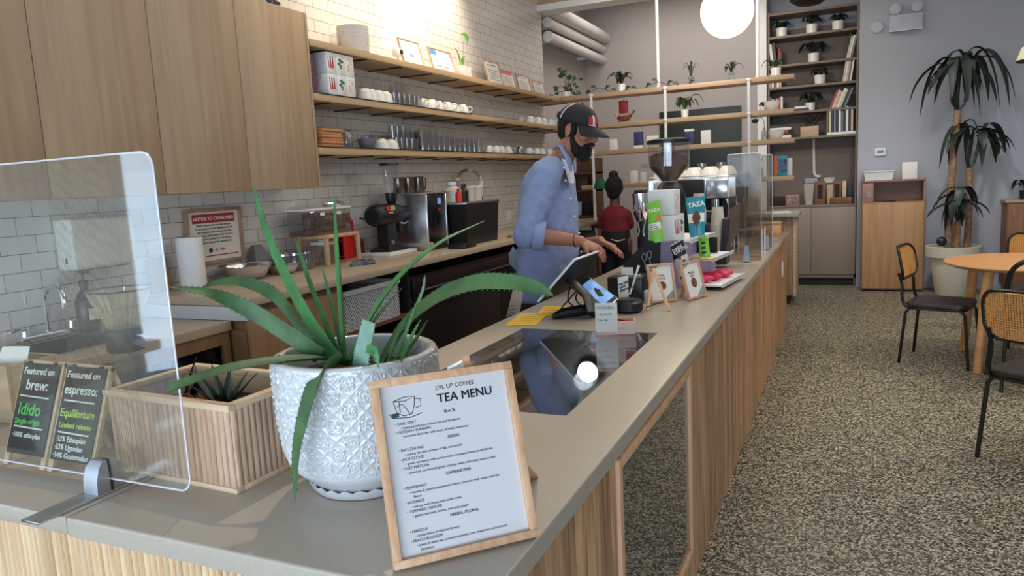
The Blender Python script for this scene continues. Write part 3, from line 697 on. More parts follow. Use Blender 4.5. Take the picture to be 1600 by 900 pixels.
for k in range(11):
    a = 2*PI*k/11+.3; L = .10+.03*rnd.random(); up = .09+.05*rnd.random(); b = MB(); pts = []
    for j in range(6):
        t = j/5; pts.append(cen+Vector((math.cos(a)*L*t*.75, math.sin(a)*L*t*.6, up*t-.02*t*t)))
    b.leaf(pts, [.016*(1-.95*t/5)*(1.0) for t in range(6)], up=(0, 0, 1), fold=.35)
    b.done('leaf', mat('dark_aloe', (34, 52, 44), .4, var=.3), pt) if k == 0 else b.done('leaf', MATS['dark_aloe'], pt)
for (x, y, dx, dy, h) in ((-.155, .05, .03, .02, .12), (-.14, .06, .06, -.01, .09), (.15, .03, .05, .0, .07), (.13, .0, .07, -.03, .05)):
    b = MB(); b.leaf([Vector((x+dx*t, y+dy*t, .13+h*t-.02*t*t)) for t in (0, .33, .66, 1)], [.010, .011, .007, .001], fold=.3); b.done('leaf', MATS['dark_aloe'], pt)

# --- clear shield on a steel foot, with a band of fine vertical stripes mixed into its shader
m_striped = glass('striped_acrylic', (244, 245, 242), 1.1, .03, .015, (200, 205, 205))
_t = m_striped.node_tree; _o = _t.nodes['Material Output']; _last = _o.inputs[0].links[0].from_socket
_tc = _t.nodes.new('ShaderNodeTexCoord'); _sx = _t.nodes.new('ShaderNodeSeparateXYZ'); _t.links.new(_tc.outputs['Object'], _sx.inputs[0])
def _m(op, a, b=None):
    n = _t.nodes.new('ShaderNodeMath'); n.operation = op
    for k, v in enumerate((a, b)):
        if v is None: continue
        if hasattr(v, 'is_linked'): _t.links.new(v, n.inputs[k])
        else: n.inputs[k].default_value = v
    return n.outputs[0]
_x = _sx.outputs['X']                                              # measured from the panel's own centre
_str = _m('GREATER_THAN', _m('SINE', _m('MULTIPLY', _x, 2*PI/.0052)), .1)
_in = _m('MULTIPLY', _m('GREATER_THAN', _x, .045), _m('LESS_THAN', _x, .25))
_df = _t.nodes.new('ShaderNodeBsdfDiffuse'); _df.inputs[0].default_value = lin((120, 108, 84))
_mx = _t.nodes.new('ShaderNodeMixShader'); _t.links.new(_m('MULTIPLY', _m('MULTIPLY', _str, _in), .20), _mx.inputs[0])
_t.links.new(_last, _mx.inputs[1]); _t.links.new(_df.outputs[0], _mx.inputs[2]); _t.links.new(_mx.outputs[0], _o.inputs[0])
def shield(label, foot_label, x0, x1, y, z1, clamps, r=.03, foot=True, lift=.008, pm=None, tall=False):
    t = thing('counter_shield', label, 'screen', ((x0+x1)/2, y, BZ), 0)
    poly = []
    for cx, cz, a0 in ((x1-r, BZ+lift+r, -PI/2), (x1-r, z1-r, 0), (x0+r, z1-r, PI/2), (x0+r, BZ+lift+r, PI)):
        for k in range(7): a = a0+PI/2*k/6; poly.append((cx+r*math.cos(a), cz+r*math.sin(a)))
    MB().prism(poly, lambda u, v, q: Vector((u, y+q, v)), -.002, .002).done('panel', pm or m_acry, t, w=True, smooth=False)
    b = MB(); b.tube([Vector((u, y, v)) for u, v in poly], .0022, 6, closed=True); b.done('polished_edge', mat('acrylic_edge', (214, 208, 216), .2) if 'acrylic_edge' not in MATS else MATS['acrylic_edge'], t, w=True)
    for cx in clamps:
        b = MB(); f = lambda u, v, q: Vector((cx+q, y+u, BZ+.006+v))
        for s in (-1, 1):
            rr = []
            for z, d, hw in (((0, .032, .024), (.05, .024, .018), (.11, .012, .012)) if tall else ((0, .036, .022), (.03, .034, .022), (.055, .026, .021), (.068, .014, .018))):
                rr.append([Vector((cx-hw, y+s*.004, BZ+.006+z)), Vector((cx+hw, y+s*.004, BZ+.006+z)), Vector((cx+hw, y+s*d, BZ+.006+z)), Vector((cx-hw, y+s*d, BZ+.006+z))])
            b.rings(rr)
        c = b.done('clamp', mat('satin_silver', (176, 180, 188), .3, .85) if 'satin_silver' not in MATS else MATS['satin_silver'], t, w=True)
        if foot: MB().box((cx-.027, y-.17, BZ+.0005), (cx+.027, y+.13, BZ+.006), .0015).done('foot', m_steel, t, w=True)
    return t
shield('big clear plastic shield on a steel foot in front of the chalkboards', '', -1.95, -1.214, 1.035, 1.645, (-1.474,), lift=.03, pm=m_striped)

# --- two little chalkboard easels
def chalk(label, x, y, lines, group):
    t = thing('chalkboard_easel', label, 'sign', (x, y, BZ), 0, group); W = .138; Lh = .245; ti = math.radians(20)
    Mx = Matrix.Rotation(-ti, 4, 'X')                                     # leaning back
    for s in (-1, 1): MB().box((s*W/2-.009, -.004, 0), (s*W/2+.009, .006, Lh+.012), .001, Mx).done('front_leg', m_pine, t)
    MB().box((-W/2-.009, -.004, Lh), (W/2+.009, .007, Lh+.014), .001, Mx).done('top_rail', m_pine, t)
    top = Mx @ Vector((0, 0, Lh))
    for s in (-1, 1): MB().tube([top+Vector((s*W/2, .008, 0)), Vector((s*W/2, top.y+.075, .004))], .0075, 4).done('rear_leg', m_pine, t)
    MB().tube([Vector((-W/2, top.y+.05, .10)), Vector((W/2, top.y+.05, .10))], .005, 4).done('rear_rail', m_pine, t)
    MB().box((-W/2, -.008, .03), (W/2, -.0045, Lh+.006), .0008, Mx).done('board', m_chalk, t)
    b = MB()
    for s in (-.35, .35): b.cbox((s*W, -.004, Lh+.008), (.012, .009, .006), .001, M=Mx)
    b.done('hinge', m_bmetal, t)
    face = Mx @ Matrix.Translation((-W/2, -.0085, 0)) @ Matrix.Rotation(PI/2, 4, 'X')
    for (tx, ty, sz, m_, body) in lines: text(body, sz, face @ Matrix.Translation((tx, ty, 0)) , m_, t, shear=.05, bold=.014)
    for yy in (.168, .093): strokes([[(.012, yy+.002), (W-.018, yy)]], .0018, face, m_chalkw, t, 'rule_line')
    return t
chalk('small chalkboard easel reading Featured on brew with green lettering, left of its twin', -1.813, 1.072,
      [(.008, .224, .0235, m_chalkw, 'Featured on'), (.026, .186, .036, m_chalkw, 'brew:'), (.014, .124, .042, m_chalkg, 'Idido'), (.010, .102, .0195, m_chalkg, 'Single origin'), (.010, .070, .0165, m_chalkw, '\u00b7100% ethiopian')], 'chalkboard easels')
chalk('small chalkboard easel reading Featured on espresso with lime lettering, right of its twin', -1.648, 1.072,
      [(.006, .224, .0235, m_chalkw, 'Featured on'), (.006, .186, .031, m_chalkw, 'espresso:'), (.006, .132, .0265, m_chalky, 'Equilibrium'), (.010, .106, .0182, m_chalky, 'Limited release'), (.008, .074, .0175, m_chalkw, '\u00b733% Ethiopian'), (.008, .055, .0175, m_chalkw, '\u00b733% Ugandan'), (.008, .036, .0175, m_chalkw, '\u00b734% Guatemalan')], 'chalkboard easels')
# --- wooden crate at the left edge
ct = thing('wooden_crate', 'pale wooden crate at the left edge of the photo behind the chalkboards', 'box', (-2.35, 1.37, BZ))
p = PY(30, 575, 1.29); zc = p.z-BZ
b = MB(); b.box((-.13, -.08, 0), (.15, -.068, zc), .002); b.box((-.13, .068, 0), (.15, .08, zc), .002); b.box((-.13, -.068, 0), (-.118, .068, zc), .002); b.box((.138, -.068, 0), (.15, .068, zc), .002); b.box((-.118, -.068, 0), (.138, .068, .01)); b.done('crate_body', m_oakX, ct)
MB().plate([(.06, -.05, .12), (.17, -.02, .12), (.185, .0, zc+.03), (.09, -.02, zc+.03)], .004).done('paper_bag_top', m_paper, thing('paper_bag', 'white paper tip sticking out of the wooden crate', 'paper', (-2.39, 1.37, BZ+.012)))
# --- hourglass coffee brewer
ch = thing('coffee_brewer', 'hourglass brewer with a fluted clear cone and black collar behind the shield', 'coffee brewer', (-1.765, 1.35, BZ))
zt = PY(175, 452, 1.35).z-BZ; zn = PY(182, 512, 1.35).z-BZ; zl = PY(182, 546, 1.35).z-BZ
b = MB(); rs = []; N = 96
for z, r_ in ((zn, .036), (zn+(zt-zn)*.35, .050), (zn+(zt-zn)*.7, .067), (zt, .079)):
    rs.append([((r_+.0016*(1 if i % 4 < 2 else -1))*math.cos(2*PI*i/N), (r_+.0016*(1 if i % 4 < 2 else -1))*math.sin(2*PI*i/N), z) for i in range(N)])
b.rings(rs, caps=False); m_fl = glass('fluted_glass', (240, 236, 224), 3.0, .08, .22, (220, 210, 184)); b.done('fluted_cone', m_fl, ch, smooth=False)
b = MB(); b.tube([(.08*math.cos(2*PI*i/40), .08*math.sin(2*PI*i/40), zt) for i in range(40)], .0028, 6, closed=True); b.done('cone_rim', mat('smoky_rim', (70, 72, 70), .2), ch)
MB().lathe([(.030, zl), (.046, zl), (.048, zl+.01), (.046, zn-.004), (.042, zn+.004), (.030, zn)], seg=28).done('collar', m_black, ch)
MB().tube([(.046, 0, (zl+zn)/2-.012), (.075, .0, (zl+zn)/2-.012), (.088, 0, (zl+zn)/2), (.075, 0, (zl+zn)/2+.012), (.046, 0, (zl+zn)/2+.012)], .006, 8).done('handle', m_steel, ch)
MB().lathe([(.034, zl), (.045, zl-.03), (.072, zl*.45), (.085, .06), (.08, .01), (.0, .0)], seg=32, caps=False).done('lower_flask', m_glassy, ch)
MB().lathe([(.0, .004), (.078, .012), (.082, .055), (.0, .055)], seg=28, caps=False).done('coffee', mat('coffee_liquid', (92, 62, 40), .2), ch)

# --- framed tea menu leaning on an easel
bl = PZ(615, 892, BZ); br = PZ(838, 838, BZ); dx = (br-bl).normalized(); nb = Vector((-dx.y, dx.x, 0)); ti = math.radians(17)
up = Vector((0, 0, math.cos(ti)))+nb*math.sin(ti)
tm = thing('framed_menu', 'tea menu in a pale wooden frame propped at the near corner of the bar', 'picture frame', (bl+br)/2)
W = (br-bl).length; Hh = .312; Mf = basis(bl+Vector((0, 0, .002)), dx, up)          # local x right, y up, z towards viewer
b = MB(); fw = .0135
b.box((0, 0, -.004), (W, fw, .014), .0012, Mf); b.box((0, Hh-fw, -.004), (W, Hh, .014), .0012, Mf); b.box((0, fw, -.004), (fw, Hh-fw, .014), .0012, Mf); b.box((W-fw, fw, -.004), (W, Hh-fw, .014), .0012, Mf)
b.done('frame', m_frame, tm, w=True)
MB().box((fw, fw, -.003), (W-fw, Hh-fw, .003), 0, Mf).done('menu_sheet', m_paper, tm, w=True, smooth=False)
MB().box((fw, fw, .0075), (W-fw, Hh-fw, .0085), 0, Mf).done('glazing', glass('frame_glazing', (250, 250, 252), .55, .02), tm, w=True, smooth=False)
sp0 = bl+dx*(W*.86)+up*.17-nb*0; sp1 = PZ(833, 745, BZ)
MB().plate([sp1+dx*.012, sp1-dx*.022, sp0-dx*.02+nb*.012, sp0+dx*.01+nb*.012], .006).done('strut', m_frame, tm, w=True)
tl = bl+dx*(W*.70)+up*(Hh+.02)+nb*.012
MB().plate([tl-dx*.008-up*.05, tl+dx*.008-up*.05, tl+dx*.008, tl-dx*.004], .006).done('easel_tip', m_frame, tm, w=True)
def mt(s_, x, y, sz, al='LEFT', m_=None, bold=0): text(s_, sz, Mf @ Matrix.Translation((x, y, .0034)), m_ or m_ink, tm, align=al, w=True, ext=.0002, bold=bold)
cx_ = W*.5
mt('LVL UP COFFEE', cx_+.02, .281, .0105, 'CENTER'); mt('TEA MENU', cx_+.036, .2585, .0212, 'CENTER'); mt('TEA MENU', cx_+.0365, .2588, .0212, 'CENTER'); mt('TEA MENU', cx_+.0355, .2582, .0212, 'CENTER')
for s_, y_ in (('BLACK', .239), ('GREEN', .195), ('CAFFEINE FREE', .134), ('HERBAL /FLORAL', .064)): mt(s_, cx_+.004, y_+.0006, .0068, 'CENTER', bold=.012)
for s_, y_ in (('EARL GREY', .2305), ('GOLDEN YUNNAN', .2165), ('BAO ZHONG', .186), ('JADE CLOUD', .1705), ('THEY MATCHA', .155), ('PEPPERMINT', .1225), ('ROOIBOS', .0985), ('TURMERIC GINGER', .0835), ('HIBISCUS', .051), ('PEACH BLOSSOM', .0355)): mt('\u2022 '+s_, .034, y_, .0066)
for s_, y_ in (('balanced infusion of black tea and bergamot', .2233), ('premium black tea with notes of malty sweetness', .209), ('oolong tea with aromas of lilac and orchid', .1783), ('green tea leaves with savory notes of toasted chestnut and florals', .1628), ('premium, ceremonial-grade matcha, sweet with deep umami notes', .1473), ('mentha & piperita peppermint leaves, aromatic with candy cane like', .1148), ('red tea with honey and vanilla notes', .0910), ('golden turmeric, lemon, and zesty ginger', .0757), ('herbal blend of hibiscus flowers', .0432), ('blend of white tea, succulent peaches, rosy tangerines, and aromatic', .0278)): mt('\u2022 '+s_, .043, y_, .0058)
mt('flavor', .049, .1072, .0062); mt('blossoms', .049, .0202, .0062)
# line drawing of a tea cup
cup = [[(.036, .272), (.040, .252), (.052, .245), (.066, .247), (.072, .262), (.074, .276)], [(.036, .272), (.055, .277), (.074, .276), (.056, .270), (.036, .272)], [(.074, .272), (.084, .270), (.083, .258), (.073, .256)],
       [(.026, .252), (.032, .244), (.062, .241), (.084, .246)], [(.046, .270), (.046, .252)], [(.042, .262), (.05, .266), (.058, .256), (.062, .247)]]
strokes(cup, .0006, Mf @ Matrix.Translation((0, 0, .0032)), m_ink, tm, 'cup_drawing', w=True)
b = MB(); b.box((.030, .2445, .0031), (.043, .2515, .0036), 0, Mf); b.done('tea_bag_mark', mat('tea_green', (40, 84, 84), .6), tm, w=True, smooth=False)

ORD = ['first', 'second', 'third', 'fourth', 'fifth', 'sixth', 'seventh', 'eighth', 'ninth', 'tenth', 'eleventh', 'twelfth']

# ================================================================== SINK END AND REAR WORKTOP
m_bottle = mat('dark_bottle', (40, 36, 34), .25, var=.1)
def one(name, b, m, label, cat, group=None, **k): return b.done(name, m, label=label, cat=cat, group=group, **k)
# tap
tp = thing('sink_tap', 'chrome gooseneck tap with two levers at the hand sink', 'tap', (-3.04, 1.98, LZ+.003))
b = MB(); b.box((-.025, -.13, 0), (.025, .13, .025), .006); b.done('base', m_chrome, tp)
b = MB(); pts = [Vector((0, 0, .02)), Vector((0, 0, .16))]+[Vector((.06-.06*math.cos(a), 0, .16+.06*math.sin(a))) for a in [PI*k/8 for k in range(1, 9)]]+[Vector((.12, 0, .13))]
b.tube(pts, .011, 10); b.done('spout', m_chrome, tp)
for s in (-1, 1):
    b = MB(); b.cyl((0, s*.1, .02), (0, s*.1, .055), .018, .014); b.tube([(0, s*.1, .05), (.02, s*.13, .062), (.05, s*.19, .06)], [.008, .007, .005], 8); b.done('lever', m_chrome, tp)
sb = thing('soap_bottle', 'dark brown soap bottle with a pump beside the tap', 'bottle', (-3.0, 2.13, LZ))
MB().lathe([(.0, 0), (.042, .002), (.045, .02), (.045, .13), (.03, .17), (.016, .185), (.016, .2)], seg=24).done('bottle_body', m_bottle, sb)
b = MB(); b.lathe([(.019, .2), (.019, .225), (.006, .228), (.006, .255)], seg=14); b.cbox((.012, 0, .262), (.055, .018, .014), .004); b.done('pump', m_black, sb)
MB().cbox((.045, 0, .08), (.002, .05, .05)).done('bottle_label', m_paper, sb)
# towel dispenser
ya = PX(80, 345, XW).y; yb = PX(207, 336, -2.98).y; za = PX(112, 342, -2.98).z; zb = PX(116, 424, -2.98).z
td = thing('towel_dispenser', 'white boxy paper towel dispenser on the tiles above the sink', 'dispenser', (XW, (ya+yb)/2, zb))
MB().box((XW+.001, ya, zb), (-2.985, yb, za), .012, seg=3).done('shell', m_white, td, w=True)
MB().box((-2.986, ya+.006, zb+.01), (-2.978, yb-.006, za-.006), .006).done('front_cover', mat('dispenser_cream', (216, 210, 196), .35), td, w=True)
MB().box((-3.04, ya-.002, zb+.03), (-3.03, ya+.002, zb+.055)).done('key_slot', m_black, td, w=True)
MB().box((-3.08, ya+.03, zb-.004), (-3.0, yb-.03, zb+.004)).done('paper_mouth', m_dark, td, w=True)
# cutting board
q = PX(262, 440, -3.05)
cb = MB(); cb.box((0, -.055, 0), (.02, .055, .27), .008, Matrix.Rotation(math.radians(-6), 4, 'Y')); o = one('cutting_board', cb, wood('board_wood', (150, 98, 52), (178, 124, 74), 'Z', 18, 10), 'wooden chopping board standing against the tiles behind the shield edge', 'board')
o.location = (-3.06, q.y-.03, LZ+.002)
# framed allergy notice
a_ = PX(283, 330, XW); c_ = PX(371, 321, XW); d_ = PX(376, 405, XW); y0, y1 = a_.y, c_.y; z1 = (a_.z+c_.z)/2; z0 = d_.z
nf = thing('framed_notice', 'framed NOTICE TO CONSUMERS sign on the tiles', 'sign', (XW, (y0+y1)/2, z0))
Mn = basis((XW+.003, y0, z0), (0, 1, 0), (0, 0, 1)); W = y1-y0; Hh = z1-z0; f = .018
b = MB(); b.box((0, 0, 0), (W, f, .02), .002, Mn); b.box((0, Hh-f, 0), (W, Hh, .02), .002, Mn); b.box((0, f, 0), (f, Hh-f, .02), .002, Mn); b.box((W-f, f, 0), (W, Hh-f, .02), .002, Mn)
b.done('frame', wood('notice_wood', (150, 118, 90), (176, 144, 116), 'Z', 30, 10), nf, w=True)
MB().box((f, f, .0), (W-f, Hh-f, .008), 0, Mn).done('sheet', mat('notice_paper', (228, 220, 208), .5), nf, w=True)
MB().box((W*.13, Hh*.74, .0085), (W*.88, Hh*.90, .0095), 0, Mn).done('red_band', mat('notice_red', (170, 38, 44), .5), nf, w=True, label='red title band')
text('NOTICE TO CONSUMERS', .0245, Mn @ Matrix.Translation((W*.505, Hh*.79, .0096)), m_paper, nf, align='CENTER', w=True, bold=.03)
for k, s in enumerate(('Please communicate any food allergies', 'to an employee of this establishment and', 'that employee shall communicate that', 'food allergy information to the Person in', 'Charge or Certified Food Protection', 'Manager on duty at this establishment.')):
    text(s, .0155, Mn @ Matrix.Translation((W*.5, Hh*(.685-.062*k), .0082)), m_ink, nf, align='CENTER', w=True, bold=.015)
MB().lathe([(.013, 0), (.013, .001)], (0, 0, 0), 16, M=Mn @ Matrix.Translation((W*.40, Hh*.245, .008))).done('seal', m_ink, nf, w=True)
text('ID \u2022 CPH', .0175, Mn @ Matrix.Translation((W*.48, Hh*.225, .0082)), m_ink, nf, w=True, bold=.02)
MB().box((W*.3, Hh*.135, .008), (W*.9, Hh*.155, .0088), 0, Mn).done('red_rule', MATS['notice_red'], nf, w=True, label='red rule')

def on_rear(px, py, z=RZ):
    p = PZ(px, py, z)
    if p.x < -2.93: p = PX(px, py, -2.93); p.z = z
    return p
# paper towel roll
p = on_rear(309, 446); b = MB(); b.lathe([(.02, 0), (.062, 0), (.064, .004), (.064, .25), (.062, .254), (.02, .254), (.02, 0)], (0, 0, 0), 32, caps=False)
o = one('paper_towel_roll', b, mat('paper_towel', (232, 230, 228), .85, bump=.3, bscale=90), 'white paper towel roll standing in front of the framed notice', 'paper towel'); o.location = p+Vector((-.06, .03, .001))
# bowls
def bowl(name, label, cat, p, r, h, m_, group=None):
    b = MB(); b.lathe([(.0, .002), (r*.45, .0), (r*.75, h*.25), (r*.93, h*.7), (r, h), (r*1.06, h+.002), (r*1.06, h+.005), (r*.98, h), (r*.9, h*.7), (r*.7, h*.3), (.0, .01)], seg=32, caps=False)
    o = one(name, b, m_, label, cat, group); o.location = p; return o
bowl('mixing_bowl', 'wide polished steel mixing bowl right of the paper towel roll', 'bowl', on_rear(373, 436)+Vector((.0, .06, .001)), .135, .075, m_chrome)
bowl('mixing_bowl', 'small polished steel bowl between the wide bowl and the jars', 'bowl', on_rear(428, 430)+Vector((.02, .06, .001)), .085, .05, m_chrome)
b = MB(); q = on_rear(418, 420)
b.rings([[Vector((-.05, -.10, 0)), Vector((.04, -.10, 0)), Vector((.04, .10, 0)), Vector((-.05, .10, 0))], [Vector((-.052, -.035, .165)), Vector((-.03, -.035, .165)), Vector((-.03, .02, .165)), Vector((-.052, .02, .165))]])
o = one('grey_scoop', b, mat('grey_plastic', (112, 108, 106), .5), 'grey tapered plastic scoop leaning at the tiles behind the small steel bowl', 'scoop'); o.location = (-3.03, q.y+.08, RZ+.001)
# clip jars
jar0 = None
def jar(p, r, h, label, group):
    global jar0
    if jar0 is None:
        jar0 = thing('glass_jar', label, 'jar', p, 0, group)
        MB().lathe([(.0, 0), (.046, 0), (.05, .006), (.05, .075), (.044, .088), (.044, .092), (.0415, .092), (.047, .072), (.047, .01), (.0, .006)], seg=24, caps=False).done('jar_body', m_glassd, jar0)
        MB().lathe([(.0, .11), (.03, .109), (.047, .103), (.048, .092), (.0, .092)], seg=24, caps=False).done('lid', m_chrome, jar0, label='steel lid')
        return jar0
    c = dup(jar0, loc=p, label=label); return c
for px, py, lab in ((446, 426, 'steel lidded glass jar nearest the small steel bowl'), (463, 424, 'second steel lidded glass jar from the small steel bowl'), (479, 421, 'steel lidded glass jar beside the white lidded canister'), (452, 418, 'steel lidded glass jar behind the first one'), (470, 416, 'steel lidded glass jar behind, close to the tiles')):
    jar(on_rear(px, py)+Vector((-.02, .03, .001)), 1, 1, lab, 'steel lidded glass jars')
cn = thing('storage_canister', 'clear canister with a white lid in front of the wooden riser', 'canister', on_rear(505, 414)+Vector((-.02, .04, .001)))
b = MB(); b.box((-.05, -.05, 0), (.05, .05, .12), .012); b.done('canister_body', m_glassd, cn)
b = MB(); b.box((-.055, -.055, .12), (.055, .055, .142), .006); b.done('lid', m_white, cn); MB().lathe([(.0, .155), (.025, .153), (.03, .142), (.0, .142)], seg=16, caps=False).done('knob', m_white, cn)
# wooden riser with acrylic bean bins
f1 = on_rear(508, 416); f2 = on_rear(567, 407)
ws = thing('wooden_riser', 'small wooden riser carrying the clear bean bins', 'stand', ((f1.x+f2.x)/2-.1, (f1.y+f2.y)/2, RZ+.001))
RYL = (f2.y-f1.y)/2+.02; RXH = .11; RH = .185
MB().box((-RXH, -RYL, RH-.02), (RXH, RYL, RH), .003).done('top_board', m_frame, ws)
for sx in (-1, 1):
    for sy in (-1, 1): MB().box((sx*(RXH-.011)-.011, sy*(RYL-.011)-.011, 0), (sx*(RXH-.011)+.011, sy*(RYL-.011)+.011, RH-.02), .002).done('leg', m_frame, ws)
rz0 = RZ+.001+RH+.001; rc = ws.location
bn = thing('bean_bin', 'clear acrylic bin of dark coffee with a white rim on the wooden riser', 'container', (rc.x-.02, rc.y-.05, rz0))
bl_ = .2
b = MB(); b.box((-.085, -bl_, .0), (.085, bl_, .15), .006); b.done('bin_body', m_glassd, bn)
b = MB(); b.box((-.078, -bl_+.006, .004), (.078, -.07, .03)); b.box((-.078, -.065, .004), (.078, .04, .13)); b.box((-.078, .045, .004), (.078, bl_-.006, .12)); b.done('coffee_beans', m_brown, bn, smooth=False)
b = MB(); b.box((-.092, -bl_-.008, .15), (.092, bl_+.008, .164), .004); b.done('bin_lid', m_white, bn)
for k in (-1, 1): MB().box((.0855, k*.08-.02, .118), (.088, k*.08+.02, .136)).done('bin_tag', m_paper, bn)
b = MB(); b.lathe([(.0, 0), (.06, 0), (.062, .012), (.07, .016), (.07, .026), (.05, .034), (.0, .036)], seg=24, caps=False); o = one('steel_tin', b, m_chrome, 'flat round steel tin on top of the clear bean bins', 'tin'); o.location = (rc.x-.03, rc.y+.1, rz0+.166)
rd = thing('red_rack', 'red plastic two tier rack beside the wooden riser', 'rack', on_rear(545, 405)+Vector((-.12, .1, .001)))
b = MB(); b.box((-.06, -.06, 0), (-.05, .06, .27), .003); b.box((.05, -.06, 0), (.06, .06, .25), .003); b.box((-.05, .05, 0), (.05, .06, .27), .003); b.done('side', m_red, rd)
b = MB(); b.box((-.05, -.06, .12), (.05, .05, .13)); b.box((-.05, -.06, .24), (.05, .05, .25)); b.box((-.05, -.06, .01), (.05, .05, .02)); b.done('tier', m_red, rd)
b = MB(); b.box((-.055, -.08, 0), (.055, .08, .11), .012); o = one('clear_tub', b, glass('smoky_tub', (220, 190, 188), 1.2, .05, .2, (150, 100, 96)), 'smoky clear tub behind the red rack at the tiles', 'container'); o.location = on_rear(578, 398)+Vector((-.18, .05, .001))
# folded cloth
b = MB(); rs = []; N = 30
rnd = random.Random(5)
for k, (r_, z) in enumerate(((1.0, .0), (1.02, .006), (.95, .014), (.75, .02), (.4, .022), (.1, .02))):
    rs.append([Vector((math.cos(2*PI*i/N)*.055*r_*(1+.2*math.sin(3*2*PI*i/N+k)), math.sin(2*PI*i/N)*.11*r_*(1+.15*math.cos(4*2*PI*i/N)), z*(1+.5*math.sin(5*2*PI*i/N+k*2))+.003)) for i in range(N)])
b.rings(rs); o = one('folded_cloth', b, mat('striped_cloth', (92, 98, 104), .9, var=.6, vscale=40), 'grey striped cleaning cloth on the worktop in front of the grinder', 'cloth'); o.location = on_rear(575, 413)+Vector((-.03, .0, .001))

# --- big coffee grinder
gp = on_rear(617, 399)
gt = thing('shop_grinder', 'big black coffee grinder with a clear hopper on the rear worktop', 'coffee grinder', (gp.x-.09, gp.y+.07, RZ+.026)); gt.scale = (.78, .86, .72)
one('white_tray', MB().box((-.12, -.17, 0), (.12, .17, .024), .004), m_white, 'white tray under the big black grinder', 'tray').location = (gp.x-.09, gp.y+.07, RZ+.001)
b = MB(); b.rings([[Vector((x*.10, y*.13, 0)) for x, y in ((-1, -1), (1, -1), (1, 1), (-1, 1))], [Vector((x*.10, y*.13, .02)) for x, y in ((-1, -1), (1, -1), (1, 1), (-1, 1))], [Vector((x*.055, y*.075+.0, .05)) for x, y in ((-1, -1), (1, -1), (1, 1), (-1, 1))], [Vector((x*.05, y*.055-.01, .26)) for x, y in ((-1, -1), (1, -1), (1, 1), (-1, 1))]])
b.done('pedestal', m_black, gt, smooth=20)
b = MB(); My = Matrix.Translation((0, -.2, .34)) @ Matrix.Rotation(-PI/2, 4, 'X')
b.lathe([(.0, 0), (.07, .0), (.095, .02), (.103, .06), (.103, .22), (.095, .225), (.095, .23), (.099, .235), (.099, .30), (.09, .31), (.088, .36), (.075, .37), (.07, .43), (.045, .44), (.0, .44)], seg=32, caps=False, M=My); b.done('motor_barrel', m_black, gt)
b = MB(); b.lathe([(.03, 0), (.034, .02), (.0, .022)], seg=16, M=Matrix.Translation((0, .24, .34)) @ Matrix.Rotation(-PI/2, 4, 'X'), caps=False); b.done('dial', m_steel, gt)
MB().lathe([(.032, .43), (.05, .47), (.05, .54), (.034, .545)], (0, .09, 0), 20).done('hopper_neck', m_black, gt)
MB().lathe([(.036, .545), (.05, .60), (.075, .80)], (0, .09, 0), 24, caps=False).done('hopper', m_glassy, gt)
MB().lathe([(.0, .825), (.08, .82), (.085, .80), (.0, .798)], (0, .09, 0), 24, caps=False).done('hopper_lid', m_black, gt)
MB().tube([(.0, .17, .25), (0, .17, .19), (.01, .17, .15)], [.03, .025, .018], 10).done('spout', m_black, gt)
b = MB(); b.tube([(.02, .16, .25), (.05, .19, .24), (.05, .23, .26), (.02, .24, .28)], .008, 6); b.done('bag_clip', m_steel, gt)
MB().box((.088, -.12, .375), (.104, -.07, .425), .004).done('power_switch', m_red, gt, label='red switch block')
MB().box((.085, -.068, .378), (.1025, -.01, .425), .003).done('info_label', mat('label_green', (176, 190, 96), .5), gt)
MB().box((.052, -.03, .06), (.056, .015, .10)).done('rating_plate', m_steel, gt)
text('GRIND', .02, basis((.1035, -.1, .355), (0, 1, 0), (-.15, 0, 1)), m_chalkw, gt)
b = MB(); b.tube([PX(562, 341, -3.0), PX(575, 344, -2.98), PX(590, 355, -2.95), PX(600, 380, -2.93)], .006, 8); one('power_cord', b, m_black, 'black power cord from the wall outlet to the grinder', 'cable')
q = PX(555, 338, XW); b = MB(); b.box((XW+.0005, q.y-.06, q.z-.06), (XW+.007, q.y+.06, q.z+.06), .003); one('wall_outlet', b, m_white, 'white double wall outlet left of the grinder', 'outlet')

# --- silver batch brewer tower with carafes
bp_ = on_rear(680, 392)
br_ = thing('coffee_brewer_tower', 'silver and black batch coffee brewer behind the grinder', 'coffee machine', (bp_.x-.24, bp_.y+.14, RZ+.001)); br_.scale = (1, .8, .84)
b = MB(); b.box((-.2, -.16, 0), (.2, .16, .03), .006); b.done('base', m_black, br_)
for s in (-1, 1): MB().box((-.19, s*.17-.012, 0), (.2, s*.17+.012, .47), .012).done('side_panel', m_steel, br_)
MB().box((-.19, -.155, .03), (-.02, .155, .46), .004).done('body', m_steel, br_)
MB().box((-.02, -.155, .28), (.19, .155, .465), .01).done('head', m_black, br_)
MB().box((-.195, -.18, .465), (.2, .18, .48), .004).done('top_plate', m_steel, br_)
MB().box((.19, .03, .38), (.194, .08, .43)).done('display', mat('blue_display', (110, 150, 220), .3, emit=.5), br_, label='small blue display')
MB().lathe([(.016, 0), (.014, .006)], seg=14, M=Matrix.Translation((.19, .055, .33)) @ Matrix.Rotation(PI/2, 4, 'Y')).done('button', m_red, br_, label='red button')
b = MB(); b.cyl((.1, .05, .2), (.1, .05, .28), .045, .06, 18); b.done('brew_basket', m_black, br_)
MB().box((-.02, -.15, .03), (.16, -.02, .06), .004).done('drip_tray', m_frame, br_)
caf = thing('glass_carafe', 'smoky glass carafe with handle on top of the batch brewer, leftmost of the three', 'carafe', (br_.location.x-.05, br_.location.y-.09, RZ+.405), 0, 'smoky carafes on the batch brewer')
